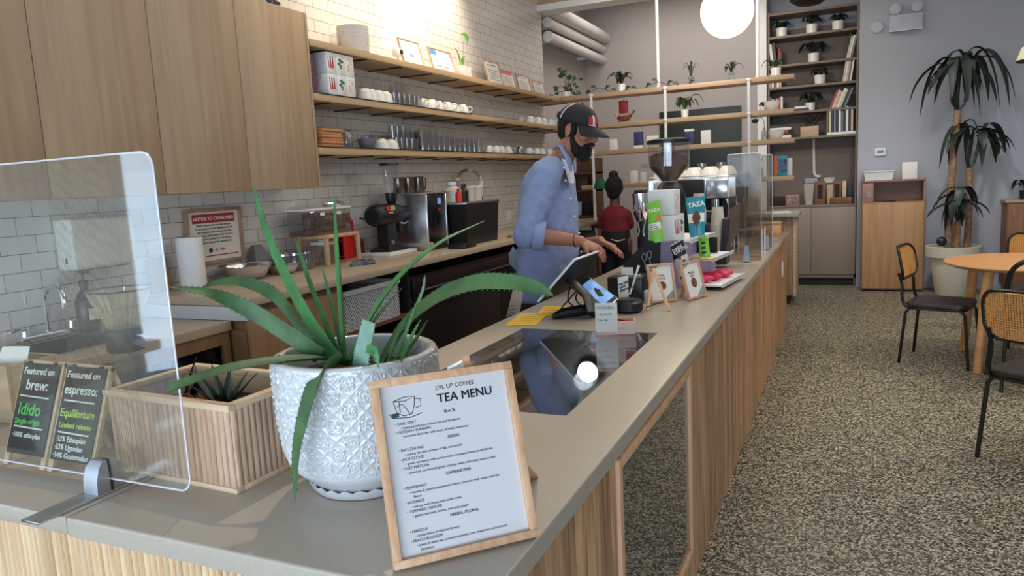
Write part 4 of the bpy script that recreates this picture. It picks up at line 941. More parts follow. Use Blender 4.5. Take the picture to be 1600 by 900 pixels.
MB().lathe([(.0, 0), (.052, .0), (.055, .01), (.045, .15), (.048, .17), (.045, .17), (.042, .15), (.05, .012), (.0, .006)], seg=24, caps=False).done('carafe_body', glass('smoke_glass', (206, 194, 184), 2, .04, .10, (120, 108, 100)), caf)
MB().tube([(.02, .045, .155), (.025, .085, .15), (.025, .09, .10), (.02, .075, .03), (.015, .052, .02)], .006, 8).done('handle', m_black, caf)
for k, lab in ((1, 'smoky glass carafe in the middle on top of the batch brewer'), (2, 'smoky glass carafe on top of the batch brewer, nearest the spring tap')):
    caf.scale = (.8, .8, .68); dup(caf, loc=(br_.location.x-.05+.03*k, br_.location.y-.09+.085*k, RZ+.405), label=lab)
# small black scale beside it
sc_ = one('flat_scale', MB().box((-.07, -.09, 0), (.07, .09, .03), .006), m_black, 'flat black scale at the foot of the batch brewer', 'scale'); sc_.location = (FX-.10, bp_.y+.2, RZ+.001); caf.scale = (.8, .8, .68)

# --- black sink box, spring tap, bottles
sp_ = on_rear(752, 378)
bs = thing('black_bar_sink', 'black square tub holding wash up bottles right of the batch brewer', 'tub', (-2.72, sp_.y-.06, RZ+.001))
L2 = .28; b = MB()
b.rings([[Vector((x*.21, y*L2*.92, 0)) for x, y in ((-1, -1), (1, -1), (1, 1), (-1, 1))], [Vector((x*.225, y*L2, .30)) for x, y in ((-1, -1), (1, -1), (1, 1), (-1, 1))]]); b.done('tub_body', m_black, bs, smooth=False)
b = MB(); b.box((-.235, -L2-.01, .30), (.235, L2+.01, .318), .005); b.done('tub_rim', m_steel, bs)
tz = RZ+.32
def bottle(name, label, x, y, r, h, m_, cap=m_white, group=None):
    t = thing(name, label, 'bottle', (x, y, tz), 0, group)
    MB().lathe([(.0, 0), (r, 0), (r, h*.6), (r*.45, h*.8), (r*.4, h*.85)], seg=16).done('bottle_body', m_, t); MB().lathe([(r*.5, h*.85), (r*.5, h), (.0, h)], seg=14, caps=False).done('cap', cap, t); return t
bx = bs.location
bottle('squeeze_bottle', 'milky squeeze bottle on the black tub, leftmost', bx.x+.05, bx.y-.15, .07, .15, mat('milky', (206, 196, 186), .4))
bottle('red_bottle', 'small red bottle at the front of the black tub', bx.x+.15, bx.y-.24, .025, .1, m_red, m_red)
bottle('brush_holder', 'small dark bottle with brushes on the black tub', bx.x+.12, bx.y-.10, .035, .13, m_black, m_black)
for k, (dx_, dy_, lab) in enumerate(((.08, .04, 'white lidded plastic tub on the black sink box, left one'), (.08, .17, 'white lidded plastic tub on the black sink box, right one'))):
    t = thing('deli_tub', lab, 'tub', (bx.x+dx_, bx.y+dy_, tz), 0, 'white deli tubs on the black box')
    MB().lathe([(.0, 0), (.048, 0), (.056, .1), (.0, .1)], seg=18, caps=False).done('tub_wall', MATS['milky'], t); MB().lathe([(.059, .1), (.059, .112), (.0, .112)], seg=18, caps=False).done('lid', m_white, t)
fa = thing('spring_tap', 'tall chrome spring neck tap rising behind the black tub', 'tap', (-3.03, 5.66, RZ+.001)); fa.scale = (.9, 1.2, .80)
MB().lathe([(.03, 0), (.03, .02), (.018, .03), (.018, .42)], seg=14).done('column', m_chrome, fa)
arc = [Vector((0, 0, .42)), Vector((0, 0, .58))]+[Vector((.0+.13*(1-math.cos(a))*.55, .13*(1-math.cos(a))*.62, .58+.13*math.sin(a))) for a in [PI*k/10 for k in range(1, 11)]]+[Vector((.143, .161, .52)), Vector((.143, .161, .40))]
MB().tube(arc, .008, 8).done('hose', m_chrome, fa)
pts = []; path = bez(arc, 12); Lp = len(path)
for i in range(Lp*6):
    f_ = i/6; k = min(int(f_), Lp-2); t = f_-k; p = path[k].lerp(path[k+1], t); tg = (path[k+1]-path[k]).normalized(); n1 = tg.orthogonal().normalized(); a = i*2.1
    pts.append(p+(Matrix.Rotation(a, 3, tg) @ Vector((-tg.y*0+.0, 0, 0))) + Matrix.Rotation(a, 3, tg) @ (Vector((.7, -.71, 0)).cross(tg).normalized()*.014))
MB().tube(pts, .0028, 5).done('spring', m_steel, fa)
MB().tube([(.143, .161, .41), (.143, .161, .30), (.16, .18, .24)], [.014, .017, .012], 10).done('spray_head', m_black, fa)
MB().tube([(0, 0, .36), (.143, .161, .36)], .006, 6).done('hose_holder', m_chrome, fa)
MB().tube([(0, 0, .12), (.05, -.06, .16), (.06, -.07, .2)], .007, 6).done('lever', m_chrome, fa)
b = MB(); b.box((-.03, -.05, 0), (.03, .05, .02), .004); o = one('card_holder', b, m_steel, 'small steel card holder at the edge of the worktop right of the black tub', 'holder'); o.location = (FX-.06, sp_.y+.35, RZ+.001)
q = PX(795, 337, XW); b = MB(); b.box((XW+.0005, q.y-.06, q.z-.05), (XW+.006, q.y+.06, q.z+.05), .002); one('wall_outlet', b, m_white, 'wall outlet on the tiles right of the black tub', 'outlet')

# ================================================================== CROCKERY ON THE TILED WALL SHELVES
s0, s1, s2 = SZ; s1 += .007; s2 += .007
def ysh(px, py, X=-2.9): return PX(px, py, X).y
cup0 = thing('coffee_cup', 'single upturned white cup behind the right end of the middle wall shelf row', 'cup', (-2.88, ysh(660, 165), s1), 0, 'white cups on the middle wall shelf')
MB().lathe([(.0, .062), (.024, .062), (.026, .058), (.038, .045), (.046, .015), (.047, 0), (.044, .0), (.042, .015), (.034, .042), (.0, .055)], seg=20, caps=False).done('cup_body', m_ceramic, cup0)
MB().tube([(.044, 0, .045), (.065, 0, .045), (.072, 0, .028), (.062, 0, .012), (.045, 0, .014)], .004, 6).done('handle', m_ceramic, cup0)
def cuprow(pxs, py, z, lab, grp, X=-2.88, sc=1):
    for k, px in enumerate(pxs):
        for row in range(2):
            o = dup(cup0, loc=(X-.1*row+.012*(k % 2), ysh(px, py, X), z), rz=-.5+.25*k, label=('front', 'rear')[row]+' row '+ORD[k]+' '+lab, scale=sc); o['group'] = grp
cuprow([660, 672, 684, 696, 708, 720], 166, s1, 'upturned white cup in the middle wall shelf row', 'white cups on the middle wall shelf', sc=1.2)
cup0.location = (-3.0, ysh(728, 166), s1)
cuprow([828, 838, 848, 857, 863], 190, SZ[1]+.001, 'upturned white cup at the far end of the middle wall shelf', 'white cups at the far end of the middle wall shelf', sc=1.2)
cuprow([764, 773, 782, 791], 234, s2, 'upturned white cup after the tumblers, bottom wall shelf', 'white cups after the tumblers', sc=1.05)
cuprow([826, 836, 846, 856], 236, s2, 'upturned white cup at the far end of the bottom wall shelf', 'white cups at the far end of the bottom wall shelf', sc=1.05)
b = MB(); b.lathe([(.0, 0), (.03, 0), (.034, .05), (.02, .07), (.0, .072)], seg=16, caps=False); o = one('sugar_shaker', b, m_steel, 'small steel shaker between the two cup rows on the bottom wall shelf', 'shaker'); o.location = (-2.87, ysh(808, 236), s2)
# big white bowls and cups
wb0 = thing('soup_cup', 'large upturned white cup beside the stacked boxes on the middle wall shelf', 'cup', (-2.88, ysh(566, 152), s1), 0, 'large white cups on the middle wall shelf')
MB().lathe([(.0, .08), (.03, .08), (.05, .06), (.058, .0), (.055, .0), (.046, .058), (.0, .072)], seg=22, caps=False).done('cup_body', m_ceramic, wb0)
for px in (578, 590, 601):
    for row in range(2): dup(wb0, loc=(-2.88-.12*row, ysh(px, 154, -2.88), s1), label='%s row large upturned white cup on the middle wall shelf, %s from left' % (('front', 'rear')[row], {578: 'second', 590: 'third', 601: 'fourth'}[px]))
t_ = thing('serving_bowl', 'white upturned bowl beside the grey one on the bottom wall shelf', 'bowl', (-2.88, ysh(592, 229), s2), 0, 'white bowls on the bottom wall shelf')
MB().lathe([(.0, .07), (.03, .07), (.055, .045), (.062, 0), (.058, 0), (.05, .043), (.0, .062)], seg=22, caps=False).done('bowl_wall', m_ceramic, t_)
dup(t_, loc=(-2.88, ysh(606, 230), s2), label='white upturned bowl next to the ribbed glasses on the bottom wall shelf')
bowl('serving_bowl', 'grey bowl right of the glass pitcher on the bottom wall shelf', 'bowl', Vector((-2.88, ysh(570, 229), s2)), .06, .06, mat('grey_glaze', (124, 124, 128), .35))
# ribbed jars with dark lids stacked behind
rj = thing('ribbed_glass', 'ribbed glass on the middle wall shelf, first from left beside the white cups', 'glass', (-2.87, ysh(613, 160), s1), 0, 'ribbed glasses on the middle wall shelf')
b = MB(); N = 32; rs = []
for z, r_ in ((0, .03), (.002, .033), (.04, .036), (.085, .04)): rs.append([(r_*(1+.05*(i % 2))*math.cos(2*PI*i/N), r_*(1+.05*(i % 2))*math.sin(2*PI*i/N), z) for i in range(N)])
b.rings(rs, caps=False); b.done('glass_body', m_glassd, rj, smooth=False)
for k, px in enumerate((621, 629, 637, 645, 651)):
    for row in range(2): dup(rj, loc=(-2.87-.1*row, ysh(px, 161), s1), label=('front', 'rear')[row]+' row '+ORD[k+1]+' ribbed glass on the middle wall shelf')
for k, px in enumerate((612, 622, 631)): dup(rj, loc=(-2.92, ysh(px, 160), s1+.086), label='ribbed glass stacked on the others, middle wall shelf, '+ORD[k]+' from left')
rg = 'ribbed glasses on the bottom wall shelf'
for k, px in enumerate((617, 625, 633, 641)):
    for row in range(2): o = dup(rj, loc=(-2.87-.1*row, ysh(px, 231), s2), label='ribbed glass on the bottom wall shelf, '+ORD[k]+' from left, '+('front', 'rear')[row]+' row'); o['group'] = rg
for k, px in enumerate((621, 629, 638)): o = dup(rj, loc=(-2.92, ysh(px, 231), s2+.086), label='ribbed glass stacked on the others, bottom wall shelf, '+ORD[k]+' from left'); o['group'] = rg
for k, px in enumerate((574, 588, 600)):
    b = MB(); b.lathe([(.0, 0), (.042, 0), (.045, .01), (.042, .05), (.044, .055), (.0, .057)], seg=18, caps=False); o = one('dark_dish', b, m_glassd, 'dark glass dish behind the bowls on the bottom wall shelf, '+ORD[k]+' from left', 'dish', 'dark dishes behind the bowls'); o.location = (-3.02, ysh(px, 229, -3.02), s2); o.scale = (1, 1, 1.9)
tu = one('tumbler', MB().lathe([(.0, .004), (.03, .0), (.034, .004), (.038, .15), (.035, .15), (.031, .012), (.0, .01)], seg=20, caps=False), m_glassd, 'tall clear tumbler on the bottom wall shelf, first from left, front row', 'glass', 'tall tumblers on the bottom wall shelf')
tu.location = (-2.85, ysh(652, 234), s2)
for k in range(5):
    for row in range(3):
        if k+row: dup(tu, loc=(-2.85-.085*row, ysh(652, 234, -2.85)+.083*k, s2), label='tall clear tumbler on the bottom wall shelf, '+ORD[k]+' from left, '+('front', 'middle', 'rear')[row]+' row')
tu2 = one('tumbler', MB().lathe([(.0, .004), (.031, .0), (.035, .004), (.038, .115), (.035, .115), (.032, .012), (.0, .01)], seg=20, caps=False), m_glassd, 'short clear tumbler on the bottom wall shelf, first from left, front row', 'glass', 'short tumblers on the bottom wall shelf')
y0_ = ysh(695, 235, -2.85); tu2.location = (-2.85, y0_, s2)
for k in range(8):
    for row in range(3):
        if k+row: dup(tu2, loc=(-2.85-.085*row, y0_+.086*k, s2), label='short clear tumbler on the bottom wall shelf, '+ORD[k]+' from left, '+('front', 'middle', 'rear')[row]+' row')
# wooden trays
m_tray = wood('tray_wood', (176, 110, 66), (206, 142, 94), 'Y', 20, 10)
wt = one('wooden_tray', MB().box((-.09, -.10, 0), (.09, .10, .017), .004), m_tray, 'small wooden serving tray at the bottom of the stack on the bottom wall shelf', 'tray', 'stacked wooden trays')
wt.location = (-2.90, ysh(512, 224, -2.85)+.0, s2)
for k in range(1, 6): dup(wt, loc=(-2.90+.006*(k % 2), wt.location.y+.004*((k*7) % 3-1), s2+.018*k), label='small wooden serving tray, '+ORD[k]+' from the bottom of the stack on the bottom wall shelf')
gp_ = thing('glass_pitcher', 'small clear glass pitcher right of the wooden trays', 'pitcher', (-2.88, ysh(538, 228), s2))
MB().lathe([(.0, .004), (.035, .0), (.045, .03), (.042, .08), (.03, .10), (.034, .115), (.031, .115), (.027, .10), (.038, .08), (.041, .03), (.0, .01)], seg=20, caps=False).done('pitcher_body', m_glassd, gp_)
MB().tube([(.0, .033, .1), (0, .065, .095), (0, .068, .06), (0, .042, .035)], .004, 6).done('handle', m_glassd, gp_)
# boxes with coloured prints (2 x 3) and a dark bag
m_box = mat('white_card_box', (232, 228, 226), .5)
m_art = {'red': mat('print_red', (196, 40, 60), .5, var=.1), 'green': mat('print_green', (40, 124, 84), .5, var=.1), 'gold': mat('print_gold', (214, 176, 86), .5, var=.2)}
yb0 = PX(513, 120, -2.81).y; yb1 = PX(555, 120, -2.81).y; bw = (yb1-yb0)/3; bh = .125
def print_art(kind, M, w_, h_, parent):
    rnd = random.Random(len(kind)); b = MB()
    if kind == 'red':
        for k in range(5):
            x = w_*.1+k*w_*.16; b.prism([(x, h_*.05), (x+w_*.12, h_*.05), (x+w_*(.02+.2*(k % 2)), h_*.95), (x-w_*.1+w_*.2*(k % 2), h_*.95)], lambda u, v, t: M @ Vector((u, v, t)), .0002, .0006)
    elif kind == 'green':
        for k in range(7):
            cx2, cy2 = w_*rnd.uniform(.25, .75), h_*rnd.uniform(.15, .85); r2 = w_*rnd.uniform(.12, .25)
            b.prism([(cx2+r2*math.cos(a), cy2+r2*.6*math.sin(a)) for a in [2*PI*i/10 for i in range(10)]], lambda u, v, t: M @ Vector((u, v, t)), .0002, .0006+.0001*k)
    else:
        for k in range(10):
            x, y = w_*rnd.uniform(.05, .7), h_*(k/10); b.prism([(x, y), (x+w_*.28, y+h_*.02), (x+w_*.22, y+h_*.075), (x-w_*.04, y+h_*.05)], lambda u, v, t: M @ Vector((u, v, t)), .0002, .0006)
    return b.done('print', m_art[kind], parent, smooth=False)
def art_box(label, x1, y, z, kind, w_, h_, d_, group, rz=0):
    t = thing('printed_box', label, 'box', (x1-d_/2, y, z), rz, group)
    MB().box((-d_/2, -w_/2+.0008, 0), (d_/2, w_/2-.0008, h_-.001), .002).done('carton', m_box, t)
    Mb = basis((d_/2, -w_*.36, h_*.22), (0, 1, 0), (0, 0, 1)); print_art(kind, Mb, w_*.72, h_*.62, t)
    return t
nm = {'red': 'red stripe print', 'green': 'green blob print', 'gold': 'gold letter print'}
for lv in range(2):
    for k, kd in enumerate(('red', 'green', 'gold')):
        art_box('white carton with a %s, %s row on the middle wall shelf' % (nm[kd], ('lower', 'upper')[lv]), -2.815, yb0+bw*(k+.5), s1+bh*lv+.0005, kd, bw, bh, .17, 'printed cartons on the middle wall shelf')
b = MB(); b.rings([[Vector((x*.05, y*.03, 0)) for x, y in ((-1, -1), (1, -1), (1, 1), (-1, 1))], [Vector((x*.055, y*.034, .1)) for x, y in ((-1, -1), (1, -1), (1, 1), (-1, 1))], [Vector((x*.05, y*.008, .22)) for x, y in ((-1, -1), (1, -1), (1, 1), (-1, 1))]])
o = one('printed_bag', b, mat('purple_print', (84, 48, 76), .4, var=.9, vscale=60), 'dark purple printed bag left of the white cartons', 'bag'); o.location = (-2.88, yb0-.12, s1)
# --- top shelf
wp = thing('white_planter', 'round white textured planter at the left end of the top wall shelf', 'planter', (-2.92, ysh(557, 76, -2.9), s0+.001))
MB().lathe([(.0, 0), (.085, 0), (.098, .01), (.104, .17), (.098, .17), (.092, .03), (.0, .03)], seg=36, caps=False).done('pot', mat('dimpled_white', (206, 198, 190), .6, bump=.6, bscale=110), wp)
MB().tube([(0, 0, .03), (.005, 0, .18)], .004, 5).done('wick', m_ink, wp)
b = MB(); b.lathe([(.0, 0), (.05, 0), (.05, .012), (.0, .012)], seg=20, caps=False, M=Matrix.Translation((0, 0, .05)) @ Matrix.Rotation(PI/2, 4, 'Y')); o = one('glass_disc', b, m_glassd, 'round clear glass disc beside the white planter on the top shelf', 'ornament'); o.location = (-2.9, ysh(524, 65, -2.9), s0+.001)
wc = thing('small_camera', 'small white camera with a black lens on the top wall shelf', 'camera', (-2.9, ysh(621, 84, -2.9), s0+.001))
b = MB(); b.cbox((0, 0, .075), (.05, .075, .06), .012); b.done('camera_body', m_white, wc); MB().lathe([(.018, 0), (.018, .006)], seg=18, M=Matrix.Translation((.024, .012, .078)) @ Matrix.Rotation(PI/2, 4, 'Y')).done('lens', m_black, wc)
b = MB(); b.cyl((0, 0, 0), (0, 0, .046), .008); b.lathe([(.028, 0), (.028, .006)], seg=16); b.done('stand', m_white, wc)
def leaning_frame(label, px0, px1, pyb, h_, fm, pm, extras, z=s0, X=-2.93, lean=14):
    ya, yb = PX(px0, pyb, X).y, PX(px1, pyb, X).y; w_ = yb-ya
    t = thing('framed_print', label, 'picture frame', (X, (ya+yb)/2, z+.001), 0, 'framed cards on the top wall shelf')
    up = Vector((-math.sin(math.radians(lean)), 0, math.cos(math.radians(lean)))); Mq = basis((0, -w_/2, 0.002), (0, 1, 0), up); f = .007
    b = MB(); b.box((0, 0, -.004), (w_, f, .01), 0, Mq); b.box((0, h_-f, -.004), (w_, h_, .01), 0, Mq); b.box((0, f, -.004), (f, h_-f, .01), 0, Mq); b.box((w_-f, f, -.004), (w_, h_-f, .01), 0, Mq); b.done('frame', fm, t)
    MB().box((f, f, -.003), (w_-f, h_-f, .003), 0, Mq).done('card', pm, t)
    for (u0, v0, u1, v1, m_) in extras: MB().box((w_*u0, h_*v0, .0031), (w_*u1, h_*v1, .0036), 0, Mq).done('print', m_, t, smooth=False)
    MB().box((w_*.4, .0, -.012), (w_*.6, h_*.6, -.006), 0, Mq).done('easel_back', m_dark, t)
    return t
m_gline = mat('grey_print', (150, 148, 146), .6); m_blue = mat('print_blue', (70, 130, 206), .5); m_pale = mat('pale_card', (214, 214, 214), .5); m_pink = mat('print_pink', (224, 96, 110), .5); m_green2 = mat('print_leaf', (96, 150, 90), .5)
lines = [(.15, .62-.09*k, .85-.1*(k % 2), .65-.09*k, m_gline) for k in range(5)]
leaning_frame('framed pale print nearest the white planter on the top shelf', 632, 663, 97, .215, m_oakY, m_paper, [(.28, .25, .72, .68, m_pale), (.4, .4, .6, .5, m_gline)])
leaning_frame('framed grey print with a blue disc, left of the lily pot', 678, 712, 108, .21, m_frame, m_pale, [(.05, .74, .32, .93, m_blue), (.2, .3, .8, .34, m_gline), (.3, .2, .7, .23, m_gline)])
leaning_frame('framed certificate right of the lily pot', 764, 787, 127, .24, m_oakY, m_paper, [(.2, .82, .8, .86, m_gline)]+lines)
leaning_frame('framed card with a red heading on the top shelf', 786, 807, 132, .19, m_frame, m_paper, [(.07, .78, .93, .94, m_pink)]+lines)
leaning_frame('framed certificate with a small blue mark, second from the end of the top shelf', 812, 831, 138, .19, m_oakY, m_paper, [(.1, .82, .25, .92, m_blue), (.3, .82, .8, .86, m_gline)]+lines)
leaning_frame('plain framed certificate at the far end of the top shelf', 836, 853, 143, .16, m_frame, m_paper, [(.2, .78, .8, .83, m_gline)]+lines)
lp = thing('potted_lily', 'small lily with pale blooms in a ribbed white square pot on the top shelf', 'plant', (-2.92, ysh(726, 115, -2.9), s0+.001))
b = MB(); b.box((-.05, -.06, 0), (.05, .06, .1), .004)
for k in range(8): b.box((.05, -.058+.0152*k, .004), (.056, -.05+.0152*k, .096))
b.done('pot', m_ceramic, lp)
MB().box((-.055, .066, 0), (.05, .074, .075), .001).done('side_card', m_dark, lp)
def stemleaf(t, pts, wd, m_, name='leaf', up=(0, 0, 1)):
    c = bez(pts, 5); n = len(c); b = MB(); b.leaf(c, [wd*math.sin(PI*min(.98, max(.03, i/(n-1))))**.7 for i in range(n)], up, .3); return b.done(name, m_, t)
m_lily = mat('lily_green', (74, 142, 50), .4, var=.2)
for pts, wd in (([(0, 0, .1), (.01, .01, .2), (.02, .02, .3), (.03, .03, .34)], .004), ([(0, .01, .1), (.0, .03, .17), (.01, .07, .2)], .018), ([(0, -.02, .1), (.0, -.06, .2), (0, -.12, .24)], .006)): stemleaf(lp, pts, wd, m_lily)
b = MB(); b.leaf([(.02, -.015, .36), (.03, .02, .345), (.035, .045, .32), (.03, .055, .29)], [.012, .035, .03, .003], (0.9, 0, .3), .4); b.done('leaf', m_lily, lp)
b = MB(); b.leaf([(0, -.13, .29), (0, -.135, .26), (.0, -.125, .23)], [.002, .014, .004], (1, 0, 0), .4); b.done('bloom', mat('lily_bloom', (214, 190, 160), .5), lp)

# ================================================================== THINGS ALONG THE BAR
# --- till tablet on its stand, seen from behind
Y0 = 3.02
A_, B_ = PY(840, 472, Y0), PY(898, 405, Y0); C_ = PX(936, 391, B_.x)
ps = thing('till_tablet', 'tilted till tablet with a white edge on a black stand, its back to the camera', 'tablet', (-1.12, 3.12, BZ))
e1 = (B_-A_); e2 = Vector((0, max(.22, C_.y-B_.y), 0)); Mt = basis(A_, e2, e1); W = e2.length; Hh = e1.length
MB().box((0, 0, -.006), (W, Hh, .006), .005, Mt).done('case', mat('white_case', (224, 226, 230), .35), ps, w=True)
MB().box((.0025, .0025, .006), (W-.0025, Hh-.0025, .0095), 0, Mt).done('back_shell', m_matte, ps, w=True)
MB().box((.008, .008, -.0068), (W-.008, Hh-.008, -.006), 0, Mt).done('screen', mat('screen_glow', (180, 200, 220), .3, emit=.25), ps, w=True)
mid = Mt @ Vector((W/2, Hh*.45, .02)); b0 = Vector((-1.02, 3.12, BZ+.02))
MB().tube([mid, (mid+b0)/2+Vector((.03, 0, 0)), b0], [.05, .045, .05], 8, flat=.4, up=(1, 0, .6)).done('arm', m_black, ps, w=True)
p1, p2 = PZ(857, 502, BZ), PZ(932, 497, BZ)
b = MB(); d_ = (p2-p1).normalized()
b.tube([p1+Vector((0, .05, .012)), p1+d_*.05+Vector((0, .05, .025)), p1.lerp(p2, .6)+Vector((0, .05, .032)), p2+Vector((-.01, .06, .034))], [.018, .035, .04, .036], 10, flat=.65); b.done('base', m_black, ps, w=True)
rg_ = p2+Vector((-.012, .022, .036)); MB().tube([rg_+Vector((.011*math.cos(a), .0, .011*math.sin(a))) for a in [2*PI*k/16 for k in range(16)]], .0022, 6, closed=True).done('ring_mark', m_white, ps, w=True)
for k, (pa, pb_, pc_) in enumerate((((893, 440), (888, 470), (905, 487)), ((905, 450), (900, 468), (912, 485)), ((912, 442), (880, 478), (868, 492)))):
    b = MB(); b.tube(bez([PY(*pa, 3.2), PY(*pb_, 3.15), PZ(*pc_, BZ+.006)+Vector((0, .03, 0))], 6), .0035, 6); one('cable', b, m_black, 'thin black cable looping under the till tablet', 'cable', 'cables under the till')
# yellow notes
for k, (c4, lab) in enumerate(((((788, 509), (838, 508), (858, 489), (815, 490)), 'yellow printed sheet lying on the bar left of the till stand'), (((838, 494), (884, 494), (893, 480), (850, 479)), 'yellow printed sheet under the till tablet cables'))):
    P = [PZ(x, y, BZ+.001) for x, y in c4]; b = MB(); b.prism([(0, 0), (1, 0), (2, 0), (3, 0)], lambda u, v, t: P[int(u)]+Vector((0, 0, t)), 0, .0012+.0012*k); o = one('yellow_sheet', b, m_yellow, lab, 'paper', 'yellow sheets by the till')
    for q in range(5):
        a = P[0].lerp(P[3], .15+.17*q).lerp(P[1].lerp(P[2], .15+.17*q), .1); c = P[0].lerp(P[3], .15+.17*q).lerp(P[1].lerp(P[2], .15+.17*q), .8-.1*(q % 2)); MB().tube([a+Vector((0, 0, .003)), c+Vector((0, 0, .003))], .0022, 4, flat=.2).done('text_line', m_ink, o, w=True)
# white tag with writing over the inner bar edge
P = [PY(791, 495, 3.55), PY(812, 488, 3.6), PY(817, 458, 3.6), PY(807, 447, 3.58), PY(802, 449, 3.55)]
b = MB(); b.prism([(i, 0) for i in range(5)], lambda u, v, t: P[int(u)]+Vector((.0, t, 0)), 0, .004); o = one('paper_tag', b, mat('tag_cream', (206, 190, 172), .6), 'cream paper tag with writing hanging on the barista side of the bar', 'tag')
for q in range(6): MB().tube([P[0].lerp(P[3], .1+.13*q)+Vector((.005, -.003, .0)), P[1].lerp(P[2], .1+.13*q)+Vector((-.01, -.003, 0))], .003, 4, flat=.4).done('writing', m_ink, o, w=True)
# --- phone card reader on a stand
ph = thing('phone_reader', 'upright phone with a lit blue screen on a black stand beside the till', 'phone', PZ(955, 486, BZ)+Vector((0, .06, 0)))
TL, TR, BR_, BL_ = PY(918, 435, 3.30), PY(938, 425, 3.37), PY(967, 466, 3.27), PY(947, 482, 3.20)
Mp = basis(BL_, BR_-BL_, TL-BL_); W = (BR_-BL_).length; Hh = (TL-BL_).length
MB().box((0, 0, -.008), (W, Hh, 0), .005, Mp).done('case', m_steel, ph, w=True)
MB().box((.004, .004, 0), (W-.004, Hh-.004, .001), 0, Mp).done('bezel', m_black, ph, w=True)
m_scr = mat('phone_screen', (120, 170, 226), .25, var=.5, vscale=20, emit=.45); MB().box((.006, Hh*.12, .001), (W-.006, Hh*.86, .0016), 0, Mp).done('screen', m_scr, ph, w=True, label='lit blue screen')
b = MB(); b.prism([(W*.3, Hh*.35), (W*.55, Hh*.28), (W*.7, Hh*.5), (W*.6, Hh*.62), (W*.45, Hh*.55)], lambda u, v, t: Mp @ Vector((u, v, t)), .0017, .002); b.done('screen_icon', m_ink, ph, w=True)
MB().tube([Mp @ Vector((W/2, Hh*.4, -.01)), ph.location+Vector((-.0, .06, .03)), ph.location+Vector((0, .03, .004))], [.02, .018, .03], 8, flat=.6).done('stand', m_black, ph, w=True)
# receipt printer block
b = MB(); b.box((-.09, -.08, 0), (.09, .08, .13), .01); o = thing('receipt_printer', 'black receipt printer behind the lit phone', 'printer', (-.99, 3.62, BZ+.001)); b.done('printer_body', m_black, o); MB().box((-.07, -.03, .13), (.07, .01, .134), .001).done('paper_slot', m_steel, o); MB().box((-.03, -.02, .134), (.03, -.017, .17)).done('receipt', m_paper, o)
# small white notice card
c4 = [PY(967, 471, 3.42), PY(982, 466, 3.42), PY(981, 430, 3.45), PY(965, 434, 3.45)]; b = MB(); b.plate(c4, .004); o = one('payment_card', b, m_paper, 'small white card about payment standing behind the black puck', 'card')
text('we take\ncard\npayment', .019, basis(c4[0].lerp(c4[3], .66)+Vector((.004, -.001, .0)), c4[1]-c4[0], c4[3]-c4[0]), m_ink, o, w=True, bold=.03, line=.8)
# puck card dock
pk = thing('card_dock', 'round black puck shaped card dock on the bar', 'card reader', PZ(987, 491, BZ)+Vector((-.03, .055, .0005)))
MB().lathe([(.0, 0), (.055, 0), (.068, .012), (.068, .045), (.06, .056), (.0, .058)], seg=28, caps=False).done('dock_body', m_black, pk); MB().lathe([(.045, .058), (.05, .061), (.052, .057)], seg=28).done('top_ring', m_matte, pk)
# sticker box with its price card
q = PZ(957, 525, BZ); sx = thing('sticker_box', 'small blush card box with a handwritten STICKERS card', 'box', (q.x-.005, q.y+.07, BZ+.001), math.radians(20))
b = MB(); b.box((-.075, -.045, 0), (.075, -.042, .052)); b.box((-.075, .042, 0), (.075, .045, .052)); b.box((-.075, -.042, 0), (-.072, .042, .052)); b.box((.072, -.042, 0), (.075, .042, .052)); b.box((-.072, -.042, 0), (.072, .042, .003)); b.done('tray', mat('blush_card', (226, 192, 178), .6), sx)
b = MB()
for k in range(5): b.cbox((.01+.012*k-.02, .0, .03+.003*k), (.05, .06, .002), rot=(0, .5, .2*k))
b.done('stickers', mat('sticker_red', (196, 60, 70), .4, var=.5, vscale=60), sx)
MB().cbox((-.04, .02, .052), (.075, .05, .0012), rot=(0, -.1, 0)).done('flap', m_paper, sx)
cw, chh = .088, .118; c0 = Vector((-.084, -.0475, .012)); Mc = basis(c0, (1, .0, 0), (-.10, .0, 1))
MB().box((0, 0, -.0012), (cw, chh, 0), 0, Mc).done('price_card', m_paper, sx)
text('STICKERS', .0165, Mc @ Matrix.Translation((.006, .093, .0005)), m_ink, sx, bold=-.005); text('1 for $2.50', .0125, Mc @ Matrix.Translation((.008, .068, .0005)), m_ink, sx); text('2 for $4', .0125, Mc @ Matrix.Translation((.008, .044, .0005)), m_ink, sx)
text('LVL UP', .011, basis((.0, -.0455, .02), (1, 0, 0), (0, 0, 1)), mat('blush_ink', (190, 140, 124), .6), sx)
# tape dispenser and stylus
td_ = thing('tape_dispenser', 'white tape dispenser beside the framed cards', 'dispenser', PY(998, 470, 3.6)*1, 0); td_.location.z = BZ+.001
b = MB(); b.prism([(-.06, 0), (.06, 0), (.06, .05), (.03, .055), (.015, .085), (-.03, .085), (-.05, .06)], lambda u, v, t: Vector((u, t, v)), -.025, .025); b.done('dispenser_body', m_white, td_, smooth=25)
MB().lathe([(.03, -.012), (.035, -.012), (.035, .012), (.03, .012)], seg=20, M=Matrix.Translation((-.01, 0, .085)) @ Matrix.Rotation(PI/2, 4, 'X')).done('tape_roll', mat('tape_tan', (200, 150, 120), .4), td_)
b = MB(); b.tube([PY(984, 460, 3.5), PY(995, 425, 3.55), PY(998, 415, 3.56)], [.0045, .005, .008], 8); one('stylus', b, m_white, 'white stylus leaning on the tape dispenser', 'pen')
